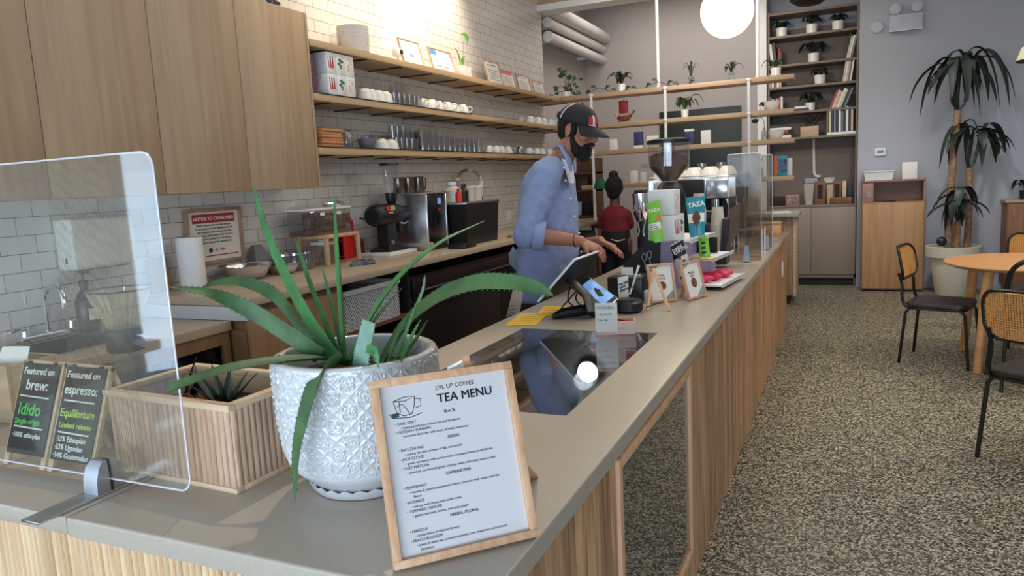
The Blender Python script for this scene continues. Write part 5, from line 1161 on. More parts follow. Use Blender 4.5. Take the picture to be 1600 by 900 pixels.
# desk organiser with scissors
og = thing('desk_organiser', 'black desk organiser with scissors behind the framed cards', 'organiser', (-.98, 3.93, BZ+.001))
p_ = [(972, 440), (1020, 440), (1022, 377), (1012, 376), (974, 412)]
P = [PY(x, y, 3.85) for x, y in p_]; b = MB(); b.prism([(i, 0) for i in range(5)], lambda u, v, t: P[int(u)]+Vector((0, t, 0)), 0, .16); b.done('organiser_body', m_matte, og, w=True, smooth=False)
for cx_, cy_ in ((1007, 402), (1015, 398)):
    b = MB(); c = PY(cx_, cy_, 3.845); b.tube([c+Vector((.011*math.cos(a), -.004, .02*math.sin(a))) for a in [2*PI*k/18 for k in range(18)]], .0035, 6, closed=True); b.tube([c+Vector((0, -.004, -.02)), c+Vector((.008, -.004, -.07))], .004, 6); o = b.done('scissor_handle', mat('scissor_grey', (120, 124, 132), .35) if 'scissor_grey' not in MATS else MATS['scissor_grey'], og, w=True)
# framed menu cards on wooden easels
def card_frame(name, label, c, Yb, lean, art):
    BLc, BRc, TRc, TLc = c
    bl_, br2 = PZ(*BLc, BZ+.002), PZ(*BRc, BZ+.002)
    t = thing(name, label, 'picture frame', (bl_+br2)/2, 0, 'framed cards on the bar')
    dx2 = (br2-bl_).normalized(); nb2 = Vector((-dx2.y, dx2.x, 0)); up2 = Vector((0, 0, math.cos(lean)))+nb2*math.sin(lean)
    W2 = (br2-bl_).length; d = ray(*TLc); n2 = dx2.cross(up2); tl2 = C0+d*((bl_-C0).dot(n2)/d.dot(n2)); H2 = (tl2-bl_).dot(up2)
    M2 = basis(bl_, dx2, up2); f = .011; b = MB()
    b.box((0, 0, -.004), (W2, f, .01), .001, M2); b.box((0, H2-f, -.004), (W2, H2, .01), .001, M2); b.box((0, f, -.004), (f, H2-f, .01), .001, M2); b.box((W2-f, f, -.004), (W2, H2-f, .01), .001, M2); b.done('frame', m_frame, t, w=True)
    MB().box((f, f, -.003), (W2-f, H2-f, .002), 0, M2).done('card', m_paper, t, w=True, smooth=False)
    lw = mat('card_sage', (150, 160, 150), .6) if 'card_sage' not in MATS else MATS['card_sage']
    b = MB(); b.prism([(f, H2*.78), (f, H2-f), (W2*.45, H2-f), (W2*.3, H2*.86)], lambda u, v, t_: M2 @ Vector((u, v, t_)), .0022, .0026); b.prism([(W2*.55, f), (W2-f, f), (W2-f, H2*.3), (W2*.75, H2*.2)], lambda u, v, t_: M2 @ Vector((u, v, t_)), .0022, .0026); b.done('sage_corner', lw, t, w=True, smooth=False)
    text(art, H2*.085, M2 @ Matrix.Translation((W2*.5, H2*.66, .0026)), m_ink, t, align='CENTER', w=True)
    MB().lathe([(W2*.15, 0), (W2*.15, .0006)], seg=20, M=M2 @ Matrix.Translation((W2*.52, H2*.42, .0024))).done('drink_picture', mat('mocha', (120, 78, 56), .5, var=.4, vscale=50) if 'mocha' not in MATS else MATS['mocha'], t, w=True)
    return t, bl_, dx2, nb2, up2, W2, H2
t1 = card_frame('framed_menu_card', 'framed card reading CHAI LATTE with a wooden trestle in front of it', ((1016, 474), (1057, 470), (1044, 411), (1005, 414)), 3.6, .2, 'CHAI\nLATTE')
t2 = card_frame('framed_menu_card', 'framed card reading HOT MOCHA with a dark drink, beside the lilac stand', ((1075, 470), (1103, 462), (1083, 407), (1056, 412)), 3.7, .25, 'MOCHA\nHOT')
for tt in (t1, t2):
    t, bl_, dx2, nb2, up2, W2, H2 = tt; MB().plate([bl_+dx2*W2*.4+nb2*(.09+.0), bl_+dx2*W2*.6+nb2*.09, bl_+dx2*W2*.58+up2*H2*.75+nb2*.008, bl_+dx2*W2*.42+up2*H2*.75+nb2*.008], .005).done('strut', m_frame, t, w=True)
te = thing('trestle_easel', 'small empty wooden trestle easel standing in front of the chai card', 'easel', PZ(1028, 484, BZ)+Vector((0, .02, 0)))
ap_ = PY(1021, 420, 3.50)
for f_ in ((1011, 485), (1046, 486)): MB().tube([ap_, PZ(*f_, BZ+.002)], .0085, 4, flat=.6).done('leg', m_frame, te, w=True)
MB().tube([PZ(1013, 478, BZ+.03)+Vector((.0, -.03, 0)), PZ(1038, 470, BZ+.03)+Vector((0, -.03, 0))], .003, 6).done('cross_bar', m_black, te, w=True)
# --- lilac tiered card display
ld = thing('tiered_display', 'lilac card display with three white trays stepping down to the aisle', 'display stand', (-.78, 4.08, BZ), math.radians(-7))
b = MB(); b.box((-.17, -.02, .0), (-.04, .3, .255)); b.box((-.04, .0, 0), (.07, .3, .15)); b.box((.07, .02, 0), (.14, .3, .02)); b.box((-.165, -.032, .0), (-.0, -.02, .25)); b.done('card_body', m_lilac, ld, smooth=False)
b = MB()
b.box((-.2, -.06, .255), (.04, .42, .267), .002); b.box((-.2, -.06, .267), (-.195, .42, .275)); b.box((.035, -.06, .250), (.04, .42, .272))
b.done('tray', m_white, ld); b = MB(); b.box((-.04, -.02, .15), (.15, .40, .158), .002); b.box((.145, -.02, .146), (.15, .40, .166)); b.done('tray', m_white, ld)
b = MB(); b.box((.0, -.1, .022), (.22, .38, .032), .002); b.box((.215, -.1, .018), (.22, .38, .038)); b.done('tray', m_white, ld)
b = MB(); b.box((.0, -.02, .0), (.16, .3, .021)); b.done('tray_foot', m_matte, ld)
MB().cyl((-.12, -.034, .20), (-.06, -.034, .20), .005).done('hook', m_lilac, ld)
MB().box((-.035, .30, .16), (.08, .31, .25)).done('inner_panel', m_matte, ld)
tz1 = BZ+.2682
def pouch(name, label, c4, th, m_, cat='bag', group=None):
    """stand up pouch: pillow between four pixel corners (bl, br, tr, tl), each with its own depth"""
    P = [PY(*c) for c in c4]; nrm = (P[1]-P[0]).cross(P[3]-P[0]).normalized(); N = 10; rows = []
    t = thing(name, label, cat, (P[0]+P[1])/2, 0, group); b = MB()
    fr_, bk_ = [], []
    for j in range(N+1):
        for i in range(N+1):
            u, v = i/N, j/N; p = P[0].lerp(P[1], u).lerp(P[3].lerp(P[2], u), v); k = (math.sin(PI*u)**.6)*(.25+.75*math.sin(PI*min(1, .12+v*.9))**.7)
            fr_.append(p+nrm*th*.5*k); bk_.append(p-nrm*th*.5*k)
    F = [b.bm.verts.new(p) for p in fr_]; Bk = [b.bm.verts.new(p) for p in bk_]
    for j in range(N):
        for i in range(N):
            a = j*(N+1)+i; b.bm.faces.new((F[a], F[a+1], F[a+N+2], F[a+N+1])); b.bm.faces.new((Bk[a+N+1], Bk[a+N+2], Bk[a+1], Bk[a]))
    bmesh.ops.remove_doubles(b.bm, verts=b.bm.verts, dist=1e-5); b.done('pouch_body', m_, t, w=True, smooth=60)
    def kk(u, v): return (max(0, math.sin(PI*min(1, max(0, u))))**.6)*(.25+.75*max(0, math.sin(PI*min(1, .12+v*.9)))**.7)
    def on(u, v, off=None):
        q = P[0].lerp(P[1], u).lerp(P[3].lerp(P[2], u), v)
        return q+nrm*(th*.5+.0015) if off is not None else q+nrm*(th*.5*kk(u, v)+.0012)
    def patch(nm, m_, u0, u1, v0, v1, ex=0, shape=None):
        b = MB(); N = 10; F = {}
        for j in range(N+1):
            for i in range(N+1):
                a, c = i/N, j/N
                if shape: w_ = shape(c); a = .5+(a-.5)*w_
                F[i, j] = b.bm.verts.new(on(u0+(u1-u0)*a, v0+(v1-v0)*c)+nrm*ex)
        for j in range(N):
            for i in range(N): b.bm.faces.new((F[i, j], F[i+1, j], F[i+1, j+1], F[i, j+1]))
        return b.done(nm, m_, t, w=True)
    return t, on, nrm, P, patch
t, on, nrm, P, patch = pouch('chocolate_pouch', 'lime green chocolate pouch leaning against the white cartons', [(1016, 381, 3.86), (1037, 377, 3.86), (1031, 312, 3.9), (1010, 318, 3.9)], .035, m_green)
text('TAZA', .025, basis(on(.14, .74, .60), P[1]-P[0], P[3]-P[0]), m_paper, t, w=True, bold=.04)
patch('label_band', m_paper, .06, .92, .30, .47); [patch('label_text', m_ink, .15, .8-.1*k, .325+.045*k, .34+.045*k, .0006) for k in range(3)]
patch('almond_print', mat('almond', (200, 130, 76), .5), .62, .98, .48, .68, .0004, lambda c: math.sin(PI*min(.98, c+.05)))
t, on, nrm, P, patch = pouch('chocolate_pouch', 'large teal chocolate pouch with a dripping spoon print behind the white cartons', [(1078, 371, 4.16), (1101, 367, 4.16), (1102, 306, 4.2), (1071, 309, 4.2)], .04, m_teal)
text('TAZA', .036, basis(on(.12, .72, .68), P[1]-P[0], P[3]-P[0]), m_paper, t, w=True, bold=.04)
patch('white_panel', m_paper, .02, .98, .34, .57); patch('spoon_print', m_brown, .30, .78, .22, .64, .0008, lambda c: max(.04, math.sin(PI*min(1, c**1.2))**.8)); patch('drip_print', m_brown, .52, .56, .05, .24, .0008)
t, on, nrm, P, patch = pouch('snack_bag', 'black and white snack bag tilted on the edge of the lilac display', [(1063, 446, 3.88), (1084, 434, 3.88), (1067, 372, 3.9), (1047, 384, 3.9)], .035, mat('printed_white_bag', (214, 206, 204), .4, var=.3, vscale=60))
patch('black_top', m_black, .01, .99, .62, .97); text('DARK\nCHOCO', .022, basis(on(.15, .80, .62), P[1]-P[0], P[3]-P[0]), m_paper, t, w=True, line=.75, bold=.03)
for k in range(5): MB().lathe([(.008, 0), (.008, .001)], seg=12, M=basis(on(.25+.12*k, .15+.11*((k*2) % 5), .6), P[1]-P[0], P[3]-P[0])).done('nut_print', MATS['mocha'], t, w=True)
t, on, nrm, P, patch = pouch('candy_bag', 'small lime green bag tied at the top on the middle tray of the lilac display', [(1093, 404, 4.15), (1110, 402, 4.15), (1107, 372, 4.17), (1091, 374, 4.17)], .03, m_green)
MB().tube([on(.2, 1.0, 0), on(.35, 1.12, 0), on(.55, 1.05, 0), on(.8, 1.15, 0), on(1.1, 1.1, 0)], [.006, .012, .007, .013, .004], 8, flat=.5).done('bow', m_green, t, w=True)
for k in range(3): patch('bag_print', m_ink, .3, .7, .2+.25*k, .33+.25*k)
xA = PY(1056, 315, 4.0).x; bwA = .10
for lab, kd, k, lv in (('white carton with a red stripe print on the lilac display', 'red', 0, 0), ('white carton with a green blob print on the lilac display', 'green', 1, 0), ('white carton with a gold letter print on top of the others on the lilac display', 'gold', 0, 1)):
    art_box(lab, xA, 4.05+.10*k, tz1+.1375*lv, kd, .10, .137, .15, 'printed cartons on the lilac display', math.radians(-10))
one('flyer', MB().cbox((0, 0, .001), (.08, .06, .0015), rot=(0, 0, .4)), mat('flyer_green', (190, 200, 180), .6), 'pale flyer on the top tray of the lilac display', 'paper').location = (-.83, 4.045, tz1+.0)
# pink wrapped sweets on the lowest tray
rnd = random.Random(11)
for k, (x, y, rz, lab) in enumerate(((-.70, 4.02, .3, 'pink wrapped sweet on the lowest lilac tray, nearest the camera'), (-.66, 4.12, -.4, 'pink wrapped sweet in the middle of the lowest lilac tray'), (-.62, 4.24, .7, 'pink wrapped sweet at the far end of the lowest lilac tray'))):
    t = thing('wrapped_sweet', lab, 'sweet', (x, y, BZ+.0335), rz, 'pink sweets on the lilac tray')
    b = MB(); rs = []
    for j in range(9):
        u = j/8; L = -.07+.14*u; r_ = .008+.022*math.sin(PI*u)**.7
        rs.append([Vector((L, r_*math.cos(a)*(1+.15*math.sin(5*a+j)), .024+r_*.8*math.sin(a)*(1+.1*math.sin(7*a+2*j)))) for a in [2*PI*i/16 for i in range(16)]])
    b.rings(rs); b.done('wrapper', mat('pink_foil', (222, 40, 84), .3, var=.35, vscale=40) if 'pink_foil' not in MATS else MATS['pink_foil'], t)
    MB().cbox((.0, .0, .045), (.05, .025, .001)).done('sweet_label', mat('dark_print', (70, 20, 30), .5) if 'dark_print' not in MATS else MATS['dark_print'], t)
b = MB(); b.cbox((0, 0, .004), (.14, .10, .006)); o = one('magazine', b, mat('magazine_cover', (210, 160, 90), .5, var=.8, vscale=30), 'colourful booklet on the middle tray of the lilac display', 'magazine'); o.location = (-.70, 4.0+.08, BZ+.1585)
# --- tall hopper grinder
hg = thing('hopper_grinder', 'espresso grinder with a big clear hopper of coffee beans behind the white cartons', 'coffee grinder', (-1.02, 4.78, BZ))
ztop, zn2 = 1.765-BZ, 1.50-BZ
MB().lathe([(.0, 0), (.09, 0), (.1, .02), (.1, .1), (.08, .16), (.085, .36), (.1, .42), (.105, .48), (.07, zn2-.02), (.05, zn2)], seg=24, caps=False).done('grinder_body', m_black, hg)
MB().lathe([(.05, zn2), (.06, zn2+.02), (.128, zn2+.10), (.132, ztop-.02)], seg=32, caps=False).done('hopper', glass('hopper_glass', (240, 236, 232), 2.0, .03, .04), hg)
MB().lathe([(.0, zn2+.004), (.045, zn2+.006), (.055, zn2+.022), (.12, zn2+.102), (.124, zn2+.165), (.09, zn2+.185), (.0, zn2+.15)], seg=28, caps=False).done('coffee_beans', m_brown, hg)
MB().lathe([(.0, ztop+.012), (.1, ztop+.01), (.138, ztop), (.138, ztop-.022), (.0, ztop-.02)], seg=32, caps=False).done('hopper_lid', m_black, hg)
MB().lathe([(.04, zn2+.16), (.042, ztop-.02)], seg=20).done('inner_tube', m_glassd, hg)
MB().tube([(0, -.08, .34), (0, -.14, .33)], [.03, .02], 8).done('spout', m_steel, hg)
# steel doser canister with fork
dz = PY(1002, 320, 4.4); dn = thing('steel_doser', 'polished steel dosing canister with a fork below, left of the white cartons', 'coffee grinder', (dz.x, 4.4, BZ))
zt_ = PY(1002, 302, 4.4).z-BZ; zm_ = PY(1002, 330, 4.4).z-BZ
MB().lathe([(.03, zm_-.06), (.045, zm_-.02), (.052, zm_+.02), (.054, zt_-.008), (.06, zt_-.006), (.06, zt_), (.05, zt_)], seg=24).done('canister', m_chrome, dn)
MB().cyl((.0, 0, zt_), (0, 0, zt_+.02), .045, .04).done('lid', m_black, dn)
for s in (-1, 1): MB().tube([(s*.03, 0, zm_-.03), (s*.012, -.02, zm_-.12), (s*.02, -.03, zm_-.15)], .006, 6).done('fork', m_steel, dn)
MB().box((-.04, .03, 0), (.04, .1, zt_-.03), .01).done('column', m_black, dn); MB().box((-.08, -.1, 0), (.08, .1, .03), .008).done('base', m_black, dn)
b = MB(); b.box((-.07, -.05, 0), (.07, .05, .06), .006); o = one('steel_box', b, mat('shiny_panel', (206, 222, 230), .15, .6), 'bright steel grinder head behind the steel dosing canister', 'machine'); q = PY(1020, 312, 4.75); o.location = (q.x-.02, 4.62, q.z-.03)
MB().box((-.04, -.04, BZ+.001-o.location.z), (.04, .04, 0.0), .004).done('column', m_black, o)
# --- espresso machine
em = thing('espresso_machine', 'steel and black espresso machine with cups on top, far along the bar', 'coffee machine', (-1.04, 5.98, BZ), 0)
m_bluest = mat('polished_panel', (214, 222, 234), .16, .75)
MB().box((-.34, -.3, .06), (.30, .3, .16), .02).done('base_tray', m_steel, em)
for sx in (-.28, .24):
    for sy in (-.24, .24): MB().cyl((sx, sy, 0), (sx, sy, .07), .025).done('foot', m_black, em)
MB().box((-.34, -.05, .16), (.28, .28, .44), .012).done('body', m_black, em)
MB().rings([[Vector((x, y, z)) for x, z in ((-.34, .40), (.31, .44), (.31, .58), (-.34, .58))] for y in (-.26, .3)]).done('boiler_cover', m_bluest, em, smooth=False)
for x0 in (-.30, .10): MB().box((x0, -.30, .43), (x0+.16, -.25, .57), .01).done('group_panel', m_bluest, em)
MB().box((-.12, -.32, .42), (.08, -.2, .575), .012).done('control_block', m_matte, em)
for x0 in (-.22, .16):
    MB().cyl((x0, -.2, .34), (x0, -.2, .42), .04).done('group_head', m_chrome, em); MB().tube([(x0, -.24, .35), (x0, -.30, .345), (x0, -.42, .33)], [.014, .012, .016], 8).done('portafilter', m_black, em)
MB().plate([Vector((.315, -.3, .1)), Vector((.315, .3, .1)), Vector((.345, .32, .6)), Vector((.345, -.28, .6))], .02).done('side_panel', m_black, em)
MB().plate([Vector((.336, -.1, .32)), Vector((.336, -.04, .32)), Vector((.344, -.03, .42)), Vector((.344, -.1, .42))], .003).done('red_badge', m_red, em)
MB().tube([(.25, -.3, .42), (.27, -.36, .38), (.27, -.38, .2)], .007, 6).done('steam_wand', m_chrome, em)
b = MB(); b.tube([Vector((x, y, .60)) for x, y in ((-.33, -.25), (.30, -.25), (.30, .29), (-.33, .29))], .006, 6, closed=True); b.done('cup_rail', m_chrome, em)
for k in range(5):
    for row in range(2):
        o = dup(cup0, loc=(-1.04-.27+.125*k, 5.82+.13*row, BZ+.583), label='upturned white cup on the espresso machine, '+ORD[k]+' from left in the '+('front', 'rear')[row]+' row', rz=.5*k, scale=1.35); o['group'] = 'cups on the espresso machine'
for k in range(3): o = dup(tu2, loc=(-1.04-.15+.15*k, 6.12, BZ+.583), label='small clear glass at the back on the espresso machine, '+ORD[k]+' from left'); o['group'] = 'glasses on the espresso machine'
# --- takeaway cups
m_pet = glass('clear_cup', (246, 243, 236), 1.5, .06, .62, (232, 224, 204))
def cup_stack(label, x, y, z0, n, group='clear cup stacks', rt_=.047, step=.011):
    t = thing('cup_stack', label, 'cups', (x, y, z0), 0, group)
    for k in range(n): MB().lathe([(rt_*.72, .115+step*k), (rt_*.74, .11+step*k), (rt_*.97, .004+step*k), (rt_*1.05, step*k), (rt_*1.05, .003+step*k)], seg=18, caps=False).done('cup', m_pet, t)
    return t
q = PY(1122, 400, 4.95); cup_stack('tall upside down stack of clear cups in the black holder', q.x, 4.95, BZ+.03, 24)
q = PY(1090, 320, 5.0); cup_stack('stack of clear cups behind the teal pouch', q.x, 5.05, BZ+.24, 13)
q2 = PY(1140, 370, 5.05); hb = thing('cup_holder', 'black angular cup and lid holder beside the second shield', 'holder', (-.74, 5.02, BZ+.001))
P = [PY(1104, 412, 4.95), PY(1137, 412, 4.95), PY(1139, 342, 4.95), PY(1131, 341, 4.95), PY(1127, 398, 4.95), PY(1107, 400, 4.95), PY(1106, 350, 4.95), PY(1101, 350, 4.95)]
b = MB(); b.prism([(i, 0) for i in range(8)], lambda u, v, t: P[int(u)]+Vector((0, t, 0)), -.06, .10); b.done('holder_body', m_black, hb, w=True, smooth=False)
P = [PY(1137, 383, 4.95), PY(1153, 365, 5.0), PY(1155, 318, 5.02), PY(1138, 328, 4.97)]; b = MB(); b.prism([(i, 0) for i in range(4)], lambda u, v, t: P[int(u)]+Vector((0, t, 0)), 0, .09); one('brown_bag', b, mat('brown_paper', (92, 74, 64), .7, var=.2), 'brown paper bag between the cup holder and the second shield', 'bag')
b = MB(); b.box((-.07, -.06, 0), (.07, .06, .30), .01); o = one('black_canister', b, m_black, 'black square canister beside the clear cup stacks', 'canister'); o.location = (-.88, 5.2, BZ+.001)
MB().box((-.072, -.062, .28), (.072, .062, .36), .012).done('lid', m_black, o)
shield('narrow clear shield with a silver clamp beyond the takeaway cups', '', -.72, -.505, 5.25, 1.66, (-.60,), r=.01, foot=False, tall=True, pm=m_acryF)
shield('second narrow clear shield further along the bar end', '', -.70, -.50, 6.05, 1.66, (-.54,), r=.01, foot=False, tall=True, pm=m_acryF)
ad = thing('acrylic_riser', 'low clear acrylic riser with pale edges behind the second shield', 'stand', (-.62, 5.62, BZ))
b = MB(); b.box((-.1, -.12, .20), (.1, .12, .206), .001); b.done('top_sheet', m_acry, ad)
for sx in (-.095, .095):
    for sy in (-.11, .11): MB().box((sx-.005, sy-.005, 0), (sx+.005, sy+.005, .2)).done('leg', MATS['acrylic_edge'], ad)
one('wooden_block', MB().cbox((0, 0, .008), (.07, .05, .016), .003), m_pine, 'small pale wooden block under the acrylic riser', 'block').location = (-.565, 5.56, BZ+.001)
for px, py, lab in ((1192, 366, 'small white plate near the far end of the bar'),): bowl('plate', lab, 'plate', PZ(px, py, BZ)+Vector((-.1, 0, .001)), .09, .012, m_ceramic)
q = PZ(1213, 368, BZ); wbx = thing('wooden_box', 'small wooden box at the far end of the bar', 'box', (q.x-.08, q.y+.05, BZ+.001)); MB().box((-.12, -.08, 0), (.12, .08, .11), .004).done('box_body', m_table, wbx); MB().box((-.125, -.085, .11), (.125, .085, .125), .004).done('lid', m_oakX, wbx)
q = PZ(1196, 358, BZ); o = one('black_cup', MB().lathe([(.0, 0), (.045, 0), (.05, .13), (.045, .13), (.04, .01), (.0, .008)], seg=18, caps=False), m_black, 'black cup beside the wooden box at the far end of the bar', 'cup'); o.location = (q.x-.08, 7.25, BZ+.001)
# --- rear station block beyond the end of the bar
rb = thing('rear_station', 'timber fronted service block with a pale top beyond the end of the bar', 'counter', (-1.2, 9.15, 0))
MB().box((-1.9, 8.92, .1), (-.515, 9.5, 1.0), .003).done('body', m_boards, rb, w=True); MB().box((-1.9, 8.95, 0), (-.56, 9.5, .1)).done('plinth', m_dark, rb, w=True)
MB().box((-.515, 8.915, .09), (-.485, 9.5, 1.0), .002).done('end_strip', m_pine, rb, w=True); MB().box((-1.92, 8.86, 1.0), (-.455, 9.52, 1.045), .005).done('top', m_slab, rb, w=True)
one('paper_stack', MB().cbox((0, 0, .006), (.3, .2, .012), rot=(0, 0, .2)), m_paper, 'white papers lying on the timber service block', 'paper').location = (-.7, 9.0, 1.0455)

# ================================================================== THINGS ON THE HANGING SHELVES
h0, h1, h2, h3 = [z+.001 for z in hz]
def at_h(px, py): return PY(px, py, 7.82)
def small_pot(t, r, h, m_): MB().lathe([(.0, 0), (r*.82, 0), (r, h), (r*.9, h), (r*.85, h*.8), (.0, h*.8)], seg=18, caps=False).done('pot', m_, t)
def bush(t, n, L, r0_, z0, m_, wd, droop=.6, seed=1, up=1.0, spread=1.0):
    rnd = random.Random(seed)
    for k in range(n):
        a = 2*PI*k/n*2.4+rnd.uniform(-.3, .3); l = L*rnd.uniform(.7, 1.1); e = rnd.uniform(.25, 1.0)*spread
        pts = [Vector((0, 0, z0)), Vector((math.cos(a)*l*.35*e, math.sin(a)*l*.35*e, z0+l*.55*up)), Vector((math.cos(a)*l*.7*e, math.sin(a)*l*.7*e, z0+l*(.75*up-droop*.3*e))), Vector((math.cos(a)*l*e, math.sin(a)*l*e, z0+l*(.75*up-droop*e)))]
        c = bez(pts, 3); q = len(c); b = MB(); b.leaf(c, [max(.0015, wd*(.15+.85*math.sin(PI*min(1, i/(q-1)*.95)))) if i < q-1 else .001 for i in range(q)], (0, 0, 1), .25); b.done('leaf', m_, t)
q = at_h(885, 148); t = thing('trailing_plant', 'leafy trailing plant at the left end of the top hanging shelf', 'plant', (q.x, 7.83, h0)); small_pot(t, .05, .06, m_ceramic)
rnd = random.Random(4)
for k in range(20):
    x = rnd.uniform(-.17, .19); z = rnd.uniform(.0, .30)*(1-abs(x)*1.5)+.02; y = rnd.uniform(-.06, .06); s_ = rnd.uniform(.035, .06)
    b = MB(); d_ = Vector((rnd.uniform(-1, 1), rnd.uniform(-.4, .1), rnd.uniform(-1, .3))).normalized(); p0 = Vector((x, y, z))
    b.leaf([p0, p0+d_*s_*.35, p0+d_*s_*.75, p0+d_*s_*1.3], [.004, s_*.5, s_*.42, .002], (0.2, -1, .2), .15); b.done('leaf', m_leafM, t)
    if k % 2: MB().tube(bez([Vector((0, 0, .05)), Vector((x*.5, y*.5, z*.8+.04)), p0], 4), .003, 5).done('stem', m_leafD, t)
t = thing('trailing_vine', 'thin trailing vine lying along the top hanging shelf', 'plant', (-2.1, 7.8, h0)); pts = []
for k in range(24): pts.append(Vector((-.55+k*.055, .03*math.sin(k*1.7), .008+.055*max(0, math.sin(k*.55-1))**2)))
MB().tube(bez(pts, 3), .003, 5).done('stem', m_leafD, t)
for k in range(0, 24, 2):
    p0 = pts[k]; b = MB(); sd_ = 1 if k % 4 else -1; b.leaf([p0, p0+Vector((.025*sd_, -.01, .03)), p0+Vector((.06*sd_, -.01, .03))], [.003, .018, .002], (0, -1, .3), .2); b.done('leaf', m_leafD, t)
for (px, py, lab, r, n, L, wd, sd_, sh, z_) in ((971, 135, 'bushy plant in a white pot on the top hanging shelf', .045, 14, .18, .022, 3, 1.0, h0), (1080, 128, 'small upright spiky plant in a glass on the top hanging shelf', .035, 9, .2, .010, 5, .5, h0), (1143, 122, 'small leafy plant in a glass near the right of the top hanging shelf', .035, 12, .15, .013, 8, .9, h0), (1070, 178, 'variegated plant in a white pot on the second hanging shelf', .04, 14, .22, .020, 9, 1.2, h1), (1212, 116, 'light green plant in a white pot at the right end of the top hanging shelf', .05, 14, .13, .02, 12, 1.0, h0)):
    q = at_h(px, py); t = thing('small_plant', lab, 'plant', (min(q.x, -.5), 7.82, z_), 0, 'small plants on the hanging shelves'); small_pot(t, r, .08, m_glassy if 'glass' in lab else m_ceramic)
    bush(t, n, L, r, .06, m_leafM if sd_ in (9, 12) else m_leafD, wd, .6, sd_, 1.1, sh)
# toy ship
q = at_h(976, 188); t = thing('toy_ship', 'wooden toy ship with a dark red sail on the second hanging shelf', 'ornament', (q.x, 7.8, h1))
m_hull = mat('hull_wood', (120, 70, 40), .5, var=.2); b = MB(); rs = []
for j in range(9):
    u = -1+j/4; wdt = .035*(1-abs(u)**2.5)+.002; sh = .03*abs(u)**2
    rs.append([Vector((u*.1, -wdt, .065+sh)), Vector((u*.1*.8, -wdt*.6, .02+sh)), Vector((u*.1*.7, 0, .006+sh)), Vector((u*.1*.8, wdt*.6, .02+sh)), Vector((u*.1, wdt, .065+sh))])
b.rings(rs); b.done('hull', m_hull, t); b = MB(); b.box((-.06, -.03, 0), (-.045, .03, .012)); b.box((.045, -.03, 0), (.06, .03, .012)); b.done('cradle', m_hull, t)
MB().cyl((0, 0, .05), (0, 0, .24), .005).done('mast', m_hull, t)
b = MB(); rs = []
for j in range(5):
    v = j/4; rs.append([Vector((-.05+.1*i/6, -.012-.02*math.sin(PI*i/6)*math.sin(PI*v*.8+.3), .095+.13*v)) for i in range(7)]+[Vector((.05-.1*i/6, -.008-.02*math.sin(PI*i/6)*math.sin(PI*v*.8+.3), .095+.13*v)) for i in range(7)])
b.rings(rs); b.done('sail', mat('dark_red_cloth', (132, 24, 30), .7), t)
b = MB(); b.box((-.08, -.02, .06), (-.05, .02, .10)); b.done('cabin', m_pine, t); MB().tube([(.09, 0, .09), (.115, 0, .11)], [.004, .018], 8).done('stern_lantern', m_hull, t)
def shelf_box(name, label, cat, px0, px1, py, z, h, m_, d=.06, Y=7.80, extra=None, grp=None):
    a, c = PY(px0, py, Y), PY(px1, py, Y); t = thing(name, label, cat, ((a.x+c.x)/2, Y, z), 0, grp); MB().box((-(c.x-a.x)/2, -d/2, 0), ((c.x-a.x)/2, d/2, h), .003).done('box_body', m_, t)
    if extra: MB().box((-(c.x-a.x)/2-.001, -d/2-.001, extra[0]), ((c.x-a.x)/2+.001, d/2+.001, extra[1])).done('band', extra[2], t)
    return t
shelf_box('white_box', 'white card box beside the barista cap on the third hanging shelf', 'box', 954, 966, 235, h2, .115, m_paper)
shelf_box('navy_pouch', 'navy coffee pouch on the third hanging shelf, left of the bean hopper', 'pouch', 992, 1005, 235, h2, .17, m_navy, extra=(0, .03, m_paper))
shelf_box('white_card', 'white card leaning on the third hanging shelf behind the hopper', 'card', 1012, 1030, 232, h2, .12, m_paper)
t = shelf_box('navy_tin', 'navy tin with a white lid on the third hanging shelf, right of the hopper', 'tin', 1071, 1085, 228, h2, .15, m_navy, extra=(.135, .16, m_paper))
shelf_box('white_box', 'white box standing before the dark panel on the third hanging shelf', 'box', 1096, 1111, 228, h2, .135, m_paper)
shelf_box('white_card', 'white card on the lowest hanging shelf right of the woman', 'card', 985, 997, 286, h3, .13, m_paper, d=.01)
shelf_box('grey_card', 'grey printed card on the lowest hanging shelf beside the white card', 'card', 1001, 1010, 286, h3, .11, m_pale, d=.01)
text('Aft', .1, basis(PY(1001, 262, YF-.01), (1, 0, 0), (0, 0, 1)), m_gline, thing('wall_lettering', 'faint grey lettering on the rear wall behind the bean hopper', 'sign', (-2.5, YF-.01, 1.6)), w=True)
for px, z_, py, lab, h in ((1194, h2, 220, 'glass bottle with a drooping dark bloom on the third hanging shelf', .12), (1188, h3, 274, 'small clear bottle with a dark stem on the lowest hanging shelf', .12)):
    q = PY(px, py, 7.8); t = thing('bud_vase', lab, 'vase', (q.x, 7.8, z_)); MB().lathe([(.0, .003), (.028, 0), (.03, .01), (.03, h*.6), (.014, h*.8), (.014, h), (.011, h), (.025, .01), (.0, .006)], seg=16, caps=False).done('bottle', m_glassd, t)
    MB().tube(bez([Vector((0, 0, .02)), Vector((0, 0, h+.05)), Vector((-.03, 0, h+.1)), Vector((-.07, 0, h+.07))], 4) if z_ == h2 else [Vector((0, 0, .02)), Vector((0, 0, h+.04))], .003, 5).done('stem', m_leafD, t)
    MB().ball((-.085, 0, h+.07) if z_ == h2 else (0, 0, h+.05), (.035, .02, .022) if z_ == h2 else (.02, .02, .018), 10).done('bloom', m_leafD, t)
